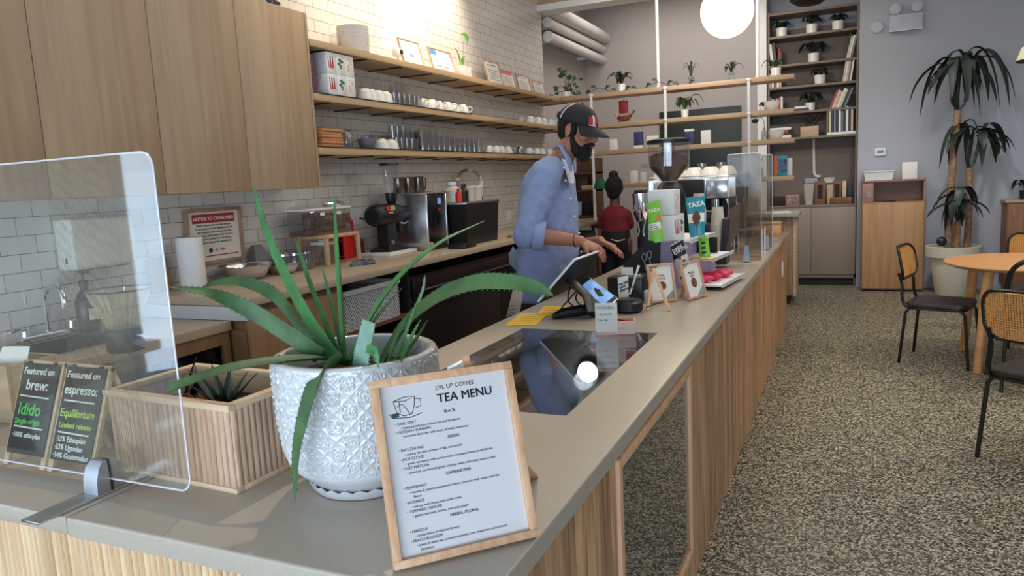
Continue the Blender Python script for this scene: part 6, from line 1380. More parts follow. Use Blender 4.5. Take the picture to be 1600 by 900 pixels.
for px, py, z_, lab in ((1206, 167, h1, 'white bowl at the right end of the second hanging shelf'), (1213, 218, h2, 'white bowl at the right end of the third hanging shelf')): q = PY(px, py, 7.8); bowl('white_bowl', lab, 'bowl', Vector((min(q.x, -.53), 7.80, z_)), .075, .08, m_ceramic)
t = thing('small_plant', 'small dark plant behind the white bowl on the second hanging shelf', 'plant', (PY(1197, 167, 7.88).x-.03, 7.9, h1)); small_pot(t, .03, .05, m_ceramic); bush(t, 7, .09, .03, .04, m_leafD, .012, .5, 21)
bkc = [m_red, m_teal, m_paper, m_navy, m_black, m_pine, m_green, mat('book_cream', (206, 196, 172), .6), mat('book_grey', (120, 122, 124), .6), mat('book_rose', (176, 48, 66), .5), mat('book_olive', (110, 104, 60), .6)]
def book(loc, w_, d_, h_, m_, label, group, lean=0, rz=0):
    t = thing('book', label, 'book', loc, 0, group); t.rotation_euler = (0, lean, rz)
    b = MB(); b.box((0, -d_/2, 0), (.002, d_/2, h_)); b.box((w_-.002, -d_/2, 0), (w_, d_/2, h_)); b.box((.002, -d_/2, 0), (w_-.002, -d_/2+.002, h_)); b.done('cover', m_, t, smooth=False)
    MB().box((.002, -d_/2+.002, .003), (w_-.002, d_/2-.003, h_-.003)).done('pages', m_paper, t, smooth=False); return t
q = PY(1213, 275, 7.8)
t = shelf_box('picture_book', 'upright colourful picture book at the right end of the lowest hanging shelf', 'book', 1216, 1230, 273, h3, .20, m_teal, d=.015)
MB().cbox((0, -.0085, .10), (.08, .002, .12)).done('cover_art', mat('cover_art', (60, 90, 120), .5, var=.9, vscale=30), t)
shelf_box('orange_book', 'orange book behind the picture book on the lowest hanging shelf', 'book', 1210, 1216, 273, h3, .2, mat('book_orange', (214, 104, 66), .5), d=.1, Y=7.86)
shelf_box('white_card', 'white card behind the picture book on the lowest hanging shelf', 'card', 1227, 1238, 272, h3, .17, m_paper, d=.01, Y=7.87)

# dark panel on the rear wall, rack behind the barista
p0, p1 = PY(1030, 175, YF-.03), PY(1158, 165, YF-.03)
dp = thing('dark_wall_panel', 'large dark green black board on the rear wall behind the hanging shelves', 'board', ((p0.x+p1.x)/2, YF-.02, .9)); MB().box((p0.x, YF-.03, .9), (p1.x, YF-.002, (p0.z+p1.z)/2), .003).done('panel', mat('blackboard_green', (24, 36, 36), .5), dp, w=True)
wr = thing('wooden_rack', 'tall wooden rack with cards and photos behind the barista', 'shelf', PY(910, 400, 8.3)*1); wr.location.z = 0
xa, xb = PY(890, 330, 8.3).x, PY(928, 330, 8.3).x; wr.location = ((xa+xb)/2, 8.4, 0); ww = (xb-xa)/2+.05
b = MB(); b.box((-ww, -.14, 0), (-ww+.02, .14, 1.78)); b.box((ww-.02, -.14, 0), (ww, .14, 1.78)); b.box((-ww, .12, 0), (ww, .14, 1.78)); b.done('case', m_terra, wr, smooth=False)
for z in (.4, .8, 1.1, 1.4, 1.6): MB().box((-ww, -.16, z), (ww, .13, z+.022)).done('shelf', m_terra, wr)
for k, (x, z, w_, h_, m_, lab) in enumerate(((-.06, 1.122, .11, .16, m_pale, 'pale leaning card on the wooden rack behind the barista'), (.06, 1.122, .1, .15, m_dark, 'dark framed photo on the wooden rack behind the barista'), (.02, 1.422, .12, .15, mat('photo_brown', (90, 70, 56), .5, var=.6, vscale=30), 'brown photo on an upper shelf of the wooden rack'), (.03, .822, .16, .18, m_paper, 'white card low on the wooden rack'))):
    b = MB(); b.cbox((0, 0, h_/2), (w_, .012, h_), .001, rot=(-.15, 0, 0)); o = one('rack_card', b, m_, lab, 'card'); o.location = (wr.location.x+x, 8.32, z+.003)
# grey cylinder pipes at the left rear ceiling
m_pipe = mat('white_pipe', (204, 198, 196), .5)
for k, (a, c, r, lab) in enumerate((((858, 37), (912, 62), .055, 'upper thin white tube along the rear left wall'), ((863, 60), (908, 80), .06, 'lower thin white tube along the rear left wall'), ((884, 34), (922, 50), .12, 'wide white air unit above the tubes on the rear left wall'))):
    P0, P1 = PX(*a, -3.12), PX(*c, -3.12)
    t = thing('wall_tube', lab, 'pipe', ((P0+P1)/2), 0, 'white tubes by the rear ceiling'); yl = P0.y+.15; pz = (P0.z+P1.z)/2
    if k < 2: MB().cyl((-3.12, 8.25, pz), (-3.12, YF-.01, pz), r, seg=18).done('tube', m_pipe, t, w=True); MB().cyl((-3.12, 8.235, pz), (-3.12, 8.25, pz), r*1.06, seg=18).done('end_cap', m_white, t, w=True)
    else: MB().box((-3.26, 8.2, pz-.07), (-2.98, YF-.01, pz+.07), .06, seg=4).done('housing', m_pipe, t, w=True)
    for yy in (8.5, 10.0): MB().box((-3.37, yy, pz-.02), (-3.12, yy+.03, pz+.02)).done('bracket', m_white, t, w=True)

# ================================================================== LAMPS
gp2 = PY(1136, 17, 5.0); gl = thing('globe_lamp', 'glowing white globe pendant lamp over the bar', 'lamp', gp2)
m_globe = mat('globe_glow', (255, 238, 206), .4, emit=1.25); MB().ball((0, 0, 0), .164, 32).done('globe', m_globe, gl)
MB().cyl((0, 0, .16), (0, 0, .21), .05, .04).done('cap', m_black, gl); MB().cyl((0, 0, .2), (0, 0, CEIL-gp2.z), .006, seg=8).done('cord', m_black, gl); MB().lathe([(.05, CEIL-gp2.z-.03), (.05, CEIL-gp2.z)], seg=16).done('ceiling_rose', m_black, gl)
pl_ = bpy.data.lights.new('globe_light', 'POINT'); pl_.energy = 16; pl_.color = (1, .86, .66); pl_.shadow_soft_size = .17
po = bpy.data.objects.new('globe_light', pl_); COL.objects.link(po); po.location = gp2-Vector((0, 0, .34))
q = PY(1264, 9, 7.2); bd = thing('black_pendant', 'black dome pendant lamp at the top edge of the photo above the bookcase', 'lamp', (q.x, 7.2, q.z))
MB().lathe([(.0, .0), (.10, .012), (.155, .05), (.16, .09), (.15, .16), (.06, .26), (.03, .3)], seg=28, caps=False).done('shade', m_matte, bd); MB().cyl((0, 0, .3), (0, 0, CEIL-q.z), .006, seg=8).done('cord', m_black, bd)
q = PY(1600, 95, 6.6); cd = thing('cream_pendant', 'cream pendant lamp shade cut by the right edge of the photo', 'lamp', (q.x+.10, 6.6, q.z))
MB().lathe([(.14, .0), (.148, .004), (.12, .09), (.06, .13), (.02, .14)], seg=28, caps=False).done('shade', mat('cream_shade', (222, 214, 176), .5, emit=.25), cd); MB().cyl((0, 0, .14), (0, 0, CEIL-q.z), .006, seg=8).done('cord', m_black, cd); MB().lathe([(.149, -.008), (.149, .002)], seg=28).done('rim', m_dark, cd)

# ================================================================== BOOKCASE
bc = thing('bookcase', 'tall taupe built in bookcase with cupboards below, in the niche right of the bar end', 'bookcase', (-.38, YF+.2, 0))
bx0, bx1, bf, bbk = -.915, .155, YF+.02, YF+.40
MB().box((bx0, bbk, .1), (bx1, bbk+.015, 3.36)).done('back_panel', m_bookin, bc, w=True, smooth=False)
for xx in (bx0, bx1-.022): MB().box((xx, bf, 0), (xx+.022, bbk, 3.54)).done('side_panel', m_bookcase, bc, w=True)
sz = [PY(1339, y, bf).z for y in (4, 42, 89, 125, 166, 208)]
for z in sz: MB().box((bx0+.022, bf, z-.028), (bx1-.022, bbk, z), .001).done('shelf', m_bookcase, bc, w=True)
zc2 = PY(1339, 318, bf).z; MB().box((bx0, bf-.02, zc2-.03), (bx1, bbk, zc2), .002).done('worktop', m_bookcase, bc, w=True)
xm = PY(1267, 370, bf).x
for a, c in ((bx0+.004, xm-.002), (xm+.002, bx1-.004)): MB().box((a, bf-.018, .15), (c, bf, zc2-.034), .002).done('door', mat('taupe_door', (150, 132, 116), .5, var=.03) if 'taupe_door' not in MATS else MATS['taupe_door'], bc, w=True)
MB().box((bx0, bf, .1), (bx1, bbk, zc2-.03)).done('cabinet_body', m_bookcase, bc, w=True, smooth=False); MB().box((bx0, bf+.03, 0), (bx1, bbk, .1)).done('plinth', m_dark, bc, w=True, smooth=False)
def bplant(px, py, k, lab, L=.145, n=24, wd=.026, r=.07, h=.115, grp='plants on the bookcase'):
    q = PY(px, py, bf+.1); t = thing('small_plant', lab, 'plant', (q.x, bf+.12, sz[k]+.001), 0, grp); MB().lathe([(.0, 0), (r*.9, 0), (r, h), (r*.9, h), (r*.85, h*.85), (.0, h*.85)], seg=20, caps=False).done('pot', m_ceramic, t); bush(t, n, L, r, h*.8, m_leafD, wd, .55, int(px), 1.0, 1.0); return t
bplant(1221, 52, 1, 'left of the three potted plants on the top bookcase shelf'); bplant(1268, 48, 1, 'middle of the three potted plants on the top bookcase shelf', 0.17, 26); bplant(1309, 43, 1, 'right of the three potted plants on the top bookcase shelf')
bplant(1271, 92, 2, 'broad leaved plant in a white pot alone on the second bookcase shelf', 0.22, 20, .036); bplant(1281, 128, 3, 'dark plant in a white pot on the third bookcase shelf', .14, 18, .03); bplant(1266, 168, 4, 'round dark plant in a white pot on the fourth bookcase shelf', .2, 24, .032, .06, .10)
q = PY(1265, 212, bf+.1); t = thing('small_plant', 'spiky aloe in a small wooden box on the fifth bookcase shelf', 'plant', (q.x, bf+.12, sz[5]+.001)); MB().box((-.11, -.07, 0), (.11, .07, .13), .003).done('box_pot', m_oakX, t)
for k in range(8): stemleaf(t, [(0.01*k-.04, 0, .12), (-.06+.03*k, -.02, .22+.02*(k % 3)), (-.2+.065*k, -.03, .24+.05*(k % 4))], .012, m_leafD)
CNAME = ['red', 'teal', 'white', 'navy', 'black', 'pine coloured', 'lime green', 'cream', 'grey', 'rose red', 'olive']
def book_row(px0, px1, k, n, lean, hs, lab, grp, cols, z=None, flipx=False, Y=None):
    Yb = bf+.09; a, c = PY(px0, 150, Yb).x, PY(px1, 150, Yb).x; rnd = random.Random(px0); w_ = (c-a)/n; zb = (sz[k] if z is None else z)+.001
    for i in range(n):
        h_ = hs*rnd.uniform(.85, 1.05); m_ = bkc[cols[i % len(cols)]]
        zz_ = zb+(abs(math.sin(lean))*w_*.8 if lean < 0 else 0)
        book((a+w_*i, Yb+.02, zb+max(0, math.sin(abs(lean)))*w_*.85*(1 if lean > 0 else 0)), w_*.84, .2, h_, m_, CNAME[cols[i % len(cols)]]+' '+lab+', '+ORD[i]+' from left', grp, lean)
book_row(1318, 1331, 2, 4, .22, .29, 'book leaning right on the second bookcase shelf', 'leaning books on the second bookcase shelf', [4, 7, 2, 8])
book_row(1206, 1216, 2, 2, -.12, .30, 'book at the left of the second bookcase shelf', 'books at the left of the second bookcase shelf', [2, 4]); book_row(1217, 1223, 2, 2, 0, .2, 'small book left on the second bookcase shelf', 'small books on the second bookcase shelf', [9, 4])
book_row(1316, 1330, 3, 5, .14, .27, 'book at the right of the third bookcase shelf', 'books on the third bookcase shelf', [7, 2, 5, 8, 2])
book_row(1203, 1222, 3, 5, 0, .18, 'small book at the left of the third bookcase shelf', 'small books on the third bookcase shelf', [5, 2, 9, 2, 5])
book_row(1296, 1322, 4, 7, .38, .25, 'book leaning steeply on the fourth bookcase shelf', 'leaning books on the fourth bookcase shelf', [9, 7, 5, 2, 7, 4, 8])
book_row(1203, 1224, 4, 6, 0, .2, 'book at the left of the fourth bookcase shelf', 'books at the left of the fourth bookcase shelf', [8, 7, 10, 5, 9, 2])
flat = book((PY(1292, 210, bf+.1).x, bf+.11, sz[5]+.001+.03), .03, .2, .40, m_paper, 'large white book lying flat under the upright books on the fifth shelf', None, PI/2)
book_row(1292, 1334, 5, 11, 0, .30, 'book upright on the flat book, fifth bookcase shelf', 'upright books on the fifth bookcase shelf', [10, 7, 4, 8, 4, 2, 8, 4, 2, 4, 5], z=sz[5]+.032)
for k in range(5):
    book((PY(1204, 210, bf+.1).x, bf+.11, sz[5]+.001+.034*(k+1)), .032, .2, .26-.02*(k % 3), bkc[[2, 4, 9, 2, 4][k]], ['white', 'black', 'rose red', 'white', 'black'][k]+' book, '+ORD[k]+' from the bottom of the flat stack on the fifth bookcase shelf', 'flat book stack on the fifth bookcase shelf', PI/2)
for k in range(2): book((PY(1242, 168, bf+.1).x, bf+.11, sz[4]+.001+.03*(k+1)), .028, .16, .17-.03*k, bkc[[4, 2][k]], ['black', 'white'][k]+' small flat book left of the round plant on the fourth bookcase shelf', 'flat books on the fourth bookcase shelf', PI/2)
one('black_bar', MB().cbox((0, 0, .02), (.62, .05, .04), .004), m_black, 'long black bar lying behind the dark plant on the third bookcase shelf', 'speaker').location = (PY(1268, 128, bf+.25).x, bf+.28, sz[3]+.001)
# wall conduit in the lower niche
pc_ = thing('wall_conduit', 'white conduit pipe running down the bookcase back to a grey box', 'pipe', (-.31, bbk-.02, 1.5)); pts = [PY(1271, 208, bbk-.02), PY(1272, 270, bbk-.02), PY(1275, 275, bbk-.02), PY(1282, 276, bbk-.02)]
MB().tube(pts, .022, 10).done('tube', m_white, pc_, w=True); a, c = PY(1257, 287, bbk-.03), PY(1278, 278, bbk-.03); MB().box((a.x, bbk-.06, a.z), (c.x, bbk, c.z), .004).done('junction_box', mat('box_grey', (170, 170, 180), .5), pc_, w=True)
a, c = PY(1288, 286, bbk-.01), PY(1304, 277, bbk-.01); b = MB(); b.box((a.x, bbk-.012, a.z), (c.x, bbk-.001, c.z), .002); o = one('small_notice', b, m_paper, 'small white notice on the bookcase back right of the grey box', 'sign'); text('NOTICE', .028, basis((a.x+.02, bbk-.013, a.z+.04), (1, 0, 0), (0, 0, 1)), m_ink, o, w=True)
zk = zc2+.001
shelf_box('dark_tray', 'dark tray at the left of the bookcase worktop', 'tray', 1206, 1226, 328, zk, .12, m_dark, d=.15, Y=bf+.12)
t = shelf_box('framed_photo', 'small framed skyline photo on the bookcase worktop', 'picture frame', 1228, 1249, 327, zk, .14, mat('rose_frame', (170, 124, 110), .5), d=.02, Y=bf+.08); MB().cbox((0, -.011, .07), (.14, .003, .09)).done('photo', mat('skyline', (130, 120, 124), .5, var=.8, vscale=40), t)
t = thing('glass_vase', 'flared clear vase on the bookcase worktop', 'vase', (PY(1264, 324, bf+.1).x, bf+.12, zk)); MB().lathe([(.0, .004), (.05, 0), (.085, .27), (.08, .27), (.045, .012), (.0, .01)], seg=8, caps=False).done('vase_wall', mat('frosted', (190, 180, 172), .3), t, smooth=False)
woods = [m_table, m_pine, m_terra, m_oakX]
for k, (a, c, h_, m_, lab) in enumerate(((1273, 1290, .30, m_terra, 'wooden framed box with a dark opening, right of the flared vase'), (1292, 1301, .25, m_oakX, 'narrow wooden board second from the vase on the worktop'), (1301, 1314, .30, m_terra, 'wooden box with a dark slot in the middle of the worktop row'), (1316, 1322, .29, m_pine, 'pale wooden board beside the black frame on the worktop'), (1323, 1331, .31, m_black, 'black upright frame at the right end of the worktop'))):
    t = shelf_box('display_box', lab, 'box', a, c, 322, zk, h_, m_, d=.10, Y=bf+.12, grp='boxes on the bookcase worktop')
    if k in (0, 2): MB().cbox((0, -.051, h_*.55), (.06, .003, h_*.6)).done('opening', m_dark, t)
shelf_box('low_wooden_box', 'low wooden box in front of the upright boards on the worktop', 'box', 1297, 1331, 326, zk, .085, m_terra, d=.04, Y=bf+.04)
# ================================================================== RIGHT WALL THINGS
co = thing('console_cabinet', 'oak console cabinet with a low open hutch against the cool grey wall', 'cabinet', (.55, 10.1, 0)); x0, x1 = .21, .885
MB().box((x0, 9.965, .02), (x1, 10.285, 1.085), .003).done('body', m_oakD, co, w=True); MB().box((x0+.012, 9.948, .04), (x1-.012, 9.964, 1.07), .002).done('door', wood('console_oak', (172, 126, 82), (192, 148, 104), 'Z', 14, 18), co, w=True); MB().box((x0+.02, 9.98, 0), (x1-.02, 10.27, .02)).done('plinth', m_dark, co, w=True)
m_hutch = mat('rose_wood', (150, 112, 92), .5, var=.08)
for xx in (x0, x1-.02): MB().box((xx, 9.99, 1.086), (xx+.02, 10.28, 1.33)).done('hutch_side', m_hutch, co, w=True)
MB().box((x0-.005, 9.98, 1.325), (x1+.005, 10.285, 1.345), .002).done('hutch_top', m_hutch, co, w=True); MB().box((x0, 10.27, 1.086), (x1, 10.285, 1.33)).done('hutch_back', m_hutch, co, w=True)
t = thing('white_bin', 'white plastic bin on top of the console hutch', 'container', (.39, 10.13, 1.346)); b = MB(); b.rings([[Vector((x*.145, y*.09, 0)) for x, y in ((-1, -1), (1, -1), (1, 1), (-1, 1))], [Vector((x*.165, y*.105, .10)) for x, y in ((-1, -1), (1, -1), (1, 1), (-1, 1))]]); b.done('bin_wall', m_white, t, smooth=False); MB().box((-.175, -.115, .10), (.175, .115, .112), .003).done('rim', m_white, t)
one('white_carton', MB().box((-.08, -.05, 0), (.08, .05, .2), .004), m_paper, 'upright white carton at the right end of the console hutch', 'box').location = (.72, 10.10, 1.346)
t = thing('pink_box', 'dusky pink box with a square window in the console hutch', 'box', (.275, 10.04, 1.087)); MB().box((-.06, -.06, 0), (.06, .06, .23), .004).done('box_body', mat('dusky_pink', (168, 120, 110), .5), t); MB().cbox((.01, -.061, .10), (.05, .003, .07)).done('window_print', m_gline, t)
one('small_tools', MB().cbox((0, 0, .006), (.16, .04, .012), .003), m_dark, 'small dark tool lying on the console top', 'tool').location = (.5, 10.0, 1.087)
m_greyW = mat('pale_blue_grey', (182, 186, 194), .5)
el = thing('emergency_light', 'white emergency light with two round lamp heads on the grey wall', 'light', (.65, 10.27, 3.09)); MB().box((-.17, -.06, 0), (.18, .028, .19), .01).done('housing', m_greyW, el)
for xx in (-.11, .12):
    MB().cyl((xx, -.02, .19), (xx, -.02, .22), .012).done('neck', m_black, el); h_ = MB().lathe([(.0, -.03), (.04, -.02), (.062, .02), (.062, .035), (.05, .04), (.0, .034)], seg=24, caps=False, M=Matrix.Translation((xx, -.02, .265)) @ Matrix.Rotation(PI/2+.2, 4, 'X')).done('lamp_head', m_greyW, el)
MB().box((-.17, -.062, .0), (.18, -.06, .008)).done('lip', m_paper, el)
b = MB(); b.lathe([(.0, 0), (.075, 0), (.075, .02), (.06, .034), (.0, .036)], seg=28, caps=False, M=Matrix.Translation((0, 0, 0)) @ Matrix.Rotation(PI/2, 4, 'X')); o = one('smoke_alarm', b, m_greyW, 'round white alarm on the grey wall left of the emergency light', 'alarm'); o.location = (.35, 10.282, 3.10)
o = thing('thermostat', 'small square white thermostat on the grey wall above the console', 'thermostat', (.41, 10.288, 1.64)); MB().box((-.06, -.02, 0), (.06, .012, .09), .006).done('case', m_white, o); MB().box((-.035, -.023, .035), (.035, -.02, .065)).done('display', mat('lcd', (90, 110, 140), .3), o)
sbd = thing('sideboard', 'dark walnut sideboard at the right edge of the photo behind the round table', 'cabinet', (2.2, 10.1, 0)); MB().box((1.70, 9.96, .08), (2.9, 10.285, 1.03), .003).done('body', m_terra, sbd, w=True); MB().box((1.68, 9.94, 1.03), (2.92, 10.285, 1.06), .003).done('top', m_oakX, sbd, w=True)
for k in range(3): MB().box((1.71+.4*k, 9.945, .1), (2.1+.4*k, 9.96, 1.02), .002).done('door', wood('sideboard_oak%d' % k, (118, 78, 46), (156, 110, 70), 'Z', 18, 10), sbd, w=True)
MB().box((1.75, 10.0, 0), (2.85, 10.25, .08)).done('plinth', m_dark, sbd, w=True)
t = thing('small_plant', 'dark bushy plant on the walnut sideboard at the right edge', 'plant', (1.90, 10.1, 1.061)); small_pot(t, .07, .1, m_dark); bush(t, 16, .2, .07, .08, m_leafD, .035, .7, 31)

# --- big dracaena
dr = thing('potted_dracaena', 'tall dracaena with three leafy heads in a big cream pot by the grey wall', 'plant', (1.165, 9.80, 0))
MB().lathe([(.0, 0), (.165, 0), (.172, .01), (.235, .43), (.235, .44), (.272, .445), (.28, .45), (.285, .565), (.27, .57), (.255, .565), (.245, .5), (.0, .5)], seg=44, caps=False).done('pot', mat('cream_pot', (212, 206, 184), .5, var=.02), dr)
MB().lathe([(.0, .53), (.246, .525)], seg=24, caps=False).done('soil', m_soil, dr)
m_cane2 = mat('cane_bark', (150, 116, 86), .8, var=.35, vscale=30, bump=.6, bscale=50); m_drac = mat('dracaena_leaf', (34, 46, 36), .42, var=.3, vscale=12)
def cane(pts, r):
    c = bez(pts, 5); MB().tube(c, [r*(1.05-.15*i/len(c))*(1+.04*(i % 2)) for i in range(len(c))], 12).done('cane', m_cane2, dr, w=True)
Yd = 9.78
cane([PY(1481, 385, 9.75)-Vector((0, 0, .04)), PY(1486, 290, 9.75), PY(1494, 200, 9.76), PY(1497, 172, 9.77)], .038)
cane([PY(1511, 385, 9.85)-Vector((0, 0, .04)), PY(1514, 320, 9.85), PY(1515, 262, 9.85)], .037)
cane([PY(1495, 385, 9.7)-Vector((0, 0, .04)), PY(1496, 345, 9.7)], .033)
def crown(base, stems, n, L, wd, seed, droop=1.0, up=.6):
    rnd = random.Random(seed)
    for s in stems: MB().tube(bez([base]+s, 4), [.016]*(len(bez([base]+s, 4))), 7).done('branch', m_drac, dr, w=True)
    tips = [s[-1] for s in stems]
    for k in range(n):
        c0 = tips[k % len(tips)]; a = 2*PI*k/n*1.618*2+rnd.uniform(-.2, .2); l = L*rnd.uniform(.75, 1.1); e = rnd.uniform(.35, 1.0)
        rise = up*rnd.uniform(-.25, 1.5); droop_ = droop*rnd.uniform(.45, 1.25)
        ca, sa = math.cos(a)*e, math.sin(a)*e*.55
        pts = [c0, c0+Vector((ca*l*.25, sa*l*.25, l*(.22*rise+.12))), c0+Vector((ca*l*.55, sa*l*.55, l*(.28*rise+.02))), c0+Vector((ca*l*.8, sa*l*.8, l*(.2*rise-.22*droop_))), c0+Vector((ca*l*.95, sa*l*.95, l*(.1*rise-.55*droop_)))]
        c = bez(pts, 4); q = len(c); b = MB(); b.leaf(c, [max(.002, wd*math.sin(PI*min(.985, .06+.93*(i/(q-1))**1.15))**.8) for i in range(q)], (0, 0, 1), .22); b.done('leaf', m_drac, dr, w=True)
B1 = PY(1497, 172, 9.77); crown(B1, [[PY(1487, 155, 9.72), PY(1490, 118, 9.72)], [PY(1508, 158, 9.78), PY(1512, 112, 9.78)], [PY(1497, 150, 9.7), PY(1499, 112, 9.68)]], 26, .70, .050, 2)
B2 = PY(1515, 262, 9.85); crown(B2, [[PY(1510, 245, 9.8), PY(1514, 218, 9.78)], [PY(1523, 250, 9.86), PY(1531, 215, 9.86)]], 20, .56, .05, 6)
B3 = PY(1497, 345, 9.7); crown(B3, [[PY(1499, 330, 9.66), PY(1502, 308, 9.62)], [PY(1493, 335, 9.6), PY(1494, 325, 9.58)]], 18, .42, .046, 9)
one('glass_ball', MB().ball((0, 0, .055), .055, 20), mat('blue_glass', (30, 40, 60), .1), 'dark blue glass ball on the soil of the big cream pot', 'ornament').location = PY(1471, 383, 9.62)-Vector((0, 0, .012))

# ================================================================== TABLE AND CHAIRS
tbx, tby, TR_ = 1.27, 6.5, .56
tt_ = thing('round_table', 'round light wood cafe table at the right side', 'table', (tbx, tby, 0)); MB().lathe([(.0, .745), (TR_-.05, .745), (TR_-.005, .765), (TR_, .773), (TR_-.004, .78), (.0, .78)], seg=72, caps=False).done('tabletop', m_table, tt_)
for sx in (-1, 1):
    for sy in (-1, 1): MB().cyl((sx*.36, sy*.36, 0), (sx*.31, sy*.31, .745), .030, .037, 18).done('leg', m_table, tt_)
b = MB(); b.box((-.3, -.02, .69), (.3, .02, .745)); b.box((-.02, -.3, .69), (.02, .3, .745)); b.done('apron', m_table, tt_)
def rrect(w_, h_, r, n=6):
    out = []
    for cx2, cy2, a0 in ((w_/2-r, h_/2-r, 0), (-w_/2+r, h_/2-r, PI/2), (-w_/2+r, -h_/2+r, PI), (w_/2-r, -h_/2+r, 3*PI/2)):
        for k in range(n+1): a = a0+PI/2*k/n; out.append((cx2+r*math.cos(a), cy2+r*math.sin(a)))
    return out
def make_chair(name, label, loc, rz, cane_back=True):
    t = thing(name, label, 'chair', loc, rz, 'black framed cafe chairs'); r = .0115
    # +x is the front, the backrest stands at -x
    b = MB(); rs = []
    poly = rrect(.43, .43, .08)
    for s_, z in ((.96, .445), (1.0, .452), (1.0, .468), (.97, .478), (.6, .482)): rs.append([Vector((u*s_, v*s_, z)) for u, v in poly])
    b.rings(rs); b.done('seat', m_seat, t)
    MB().tube([Vector((u*.94, v*.94, .437)) for u, v in poly], r*.9, 8, closed=True).done('seat_frame', m_bmetal, t)
    for sx in (-1, 1):
        for sy in (-1, 1): MB().tube([(sx*.17, sy*.185, .437), (sx*.20, sy*.195, .40), (sx*.235, sy*.215, .0)], r, 10).done('leg', m_bmetal, t)
    for sy in (-1, 1): MB().tube(bez([Vector((-.12, sy*.19, .437)), Vector((-.20, sy*.19, .45)), Vector((-.232, sy*.175, .52)), Vector((-.238, sy*.165, .62)), Vector((-.262, sy*.17, .70))], 4), r, 10).done('back_upright', m_bmetal, t)
    bw_, bh_ = .42, .25
    def bp(u, v): return Vector((-.265-.18*(v)*1.0+.045*(1-(u/(bw_/2))**2)*-1+.03, u, .775+v))
    if cane_back:
        loop = rrect(bw_, bh_, .085); MB().tube([bp(u, v) for u, v in loop], .011, 8, closed=True).done('back_frame', m_bmetal, t)
        b = MB(); N = 16
        def hv(u): # half height of the rounded rectangle at u
            d = abs(u)-(bw_/2-.085); return bh_/2-(.085-math.sqrt(max(0, .085**2-max(0, d)**2)))
        # woven cane: crossing strands
        for k in range(30):
            u = -bw_/2+.008+(bw_-.016)*k/29; h_ = hv(u)-.004
            if h_ > .01: b.tube([bp(u, -h_+2*h_*j/4)+Vector((.002, 0, 0)) for j in range(5)], .0042, 4, flat=.5)
        for k in range(19):
            v = -bh_/2+.008+(bh_-.016)*k/18; d = abs(v)-(bh_/2-.085); uu = bw_/2-(.085-math.sqrt(max(0, .085**2-max(0, d)**2)))-.004
            b.tube([bp(-uu+2*uu*j/8, v)-Vector((.002, 0, 0)) for j in range(9)], .0048, 4, flat=.5)
        b.done('cane_panel', m_cane, t, label='woven cane back panel')
    else:
        MB().tube(bez([Vector((-.2, -.19, .45)), bp(-.205, -.06), bp(-.19, .04), bp(-.13, .105), bp(0, .125), bp(.13, .105), bp(.19, .04), bp(.205, -.06), Vector((-.2, .19, .45))], 5), .016, 10).done('hoop', m_bmetal, t)
        MB().tube([Vector((-.2, 0, .45)), bp(0, -.1), bp(0, .12)], .012, 8).done('spindle', m_bmetal, t)
    return t
make_chair('cafe_chair', 'black framed cane back chair at the left side of the round table', (.70, 6.47, 0), math.radians(-18))
make_chair('cafe_chair', 'black framed cane back chair on the far side of the round table by the sideboard', (1.48, 7.22, 0), math.radians(-95))
make_chair('hoop_chair', 'black hoop backed chair on the near side of the round table', (1.18, 5.88, 0), math.radians(92), False)
make_chair('cafe_chair', 'black framed cane back chair nearest the camera, cut by the right edge', (.97, 4.40, 0), math.radians(52))

# ================================================================== PEOPLE
def fused(mb, name, m_, parent, voxel, it=6, fold=0, fscale=.12, **k):
    o = mb.done(name, m_, parent, w=True, **k)
    r = o.modifiers.new('fuse', 'REMESH'); r.mode = 'VOXEL'; r.voxel_size = voxel; r.use_smooth_shade = True
    s = o.modifiers.new('soften', 'SMOOTH'); s.iterations = it; s.factor = .5
    if fold:
        tx = bpy.data.textures.new('folds', 'CLOUDS'); tx.noise_scale = fscale; tx.noise_depth = 2
        d = o.modifiers.new('folds', 'DISPLACE'); d.texture = tx; d.strength = fold; d.mid_level = .5; d.texture_coords = 'GLOBAL'
    return o
def capsule(b, pts, rr, seg=14, flat=1.0, up=None):
    pts = [Vector(p) for p in pts]
    b.tube(pts, rr, seg, flat=flat, up=up); b.ball(pts[0], rr[0]*.98, 12); b.ball(pts[-1], rr[-1]*.98, 12)
def oval(b, secs, seg=24, sq=2.4):
    """horizontal sections: (centre, half depth along x, half width along y[, tilt])"""
    rs = []
    for c, a, w_ in secs:
        ring = []
        for i in range(seg):
            t = 2*PI*i/seg; ct, st = math.cos(t), math.sin(t)
            ring.append(Vector((c[0]+a*math.copysign(abs(ct)**(2/sq), ct), c[1]+w_*math.copysign(abs(st)**(2/sq), st), c[2])))
        rs.append(ring)
    b.rings(rs)
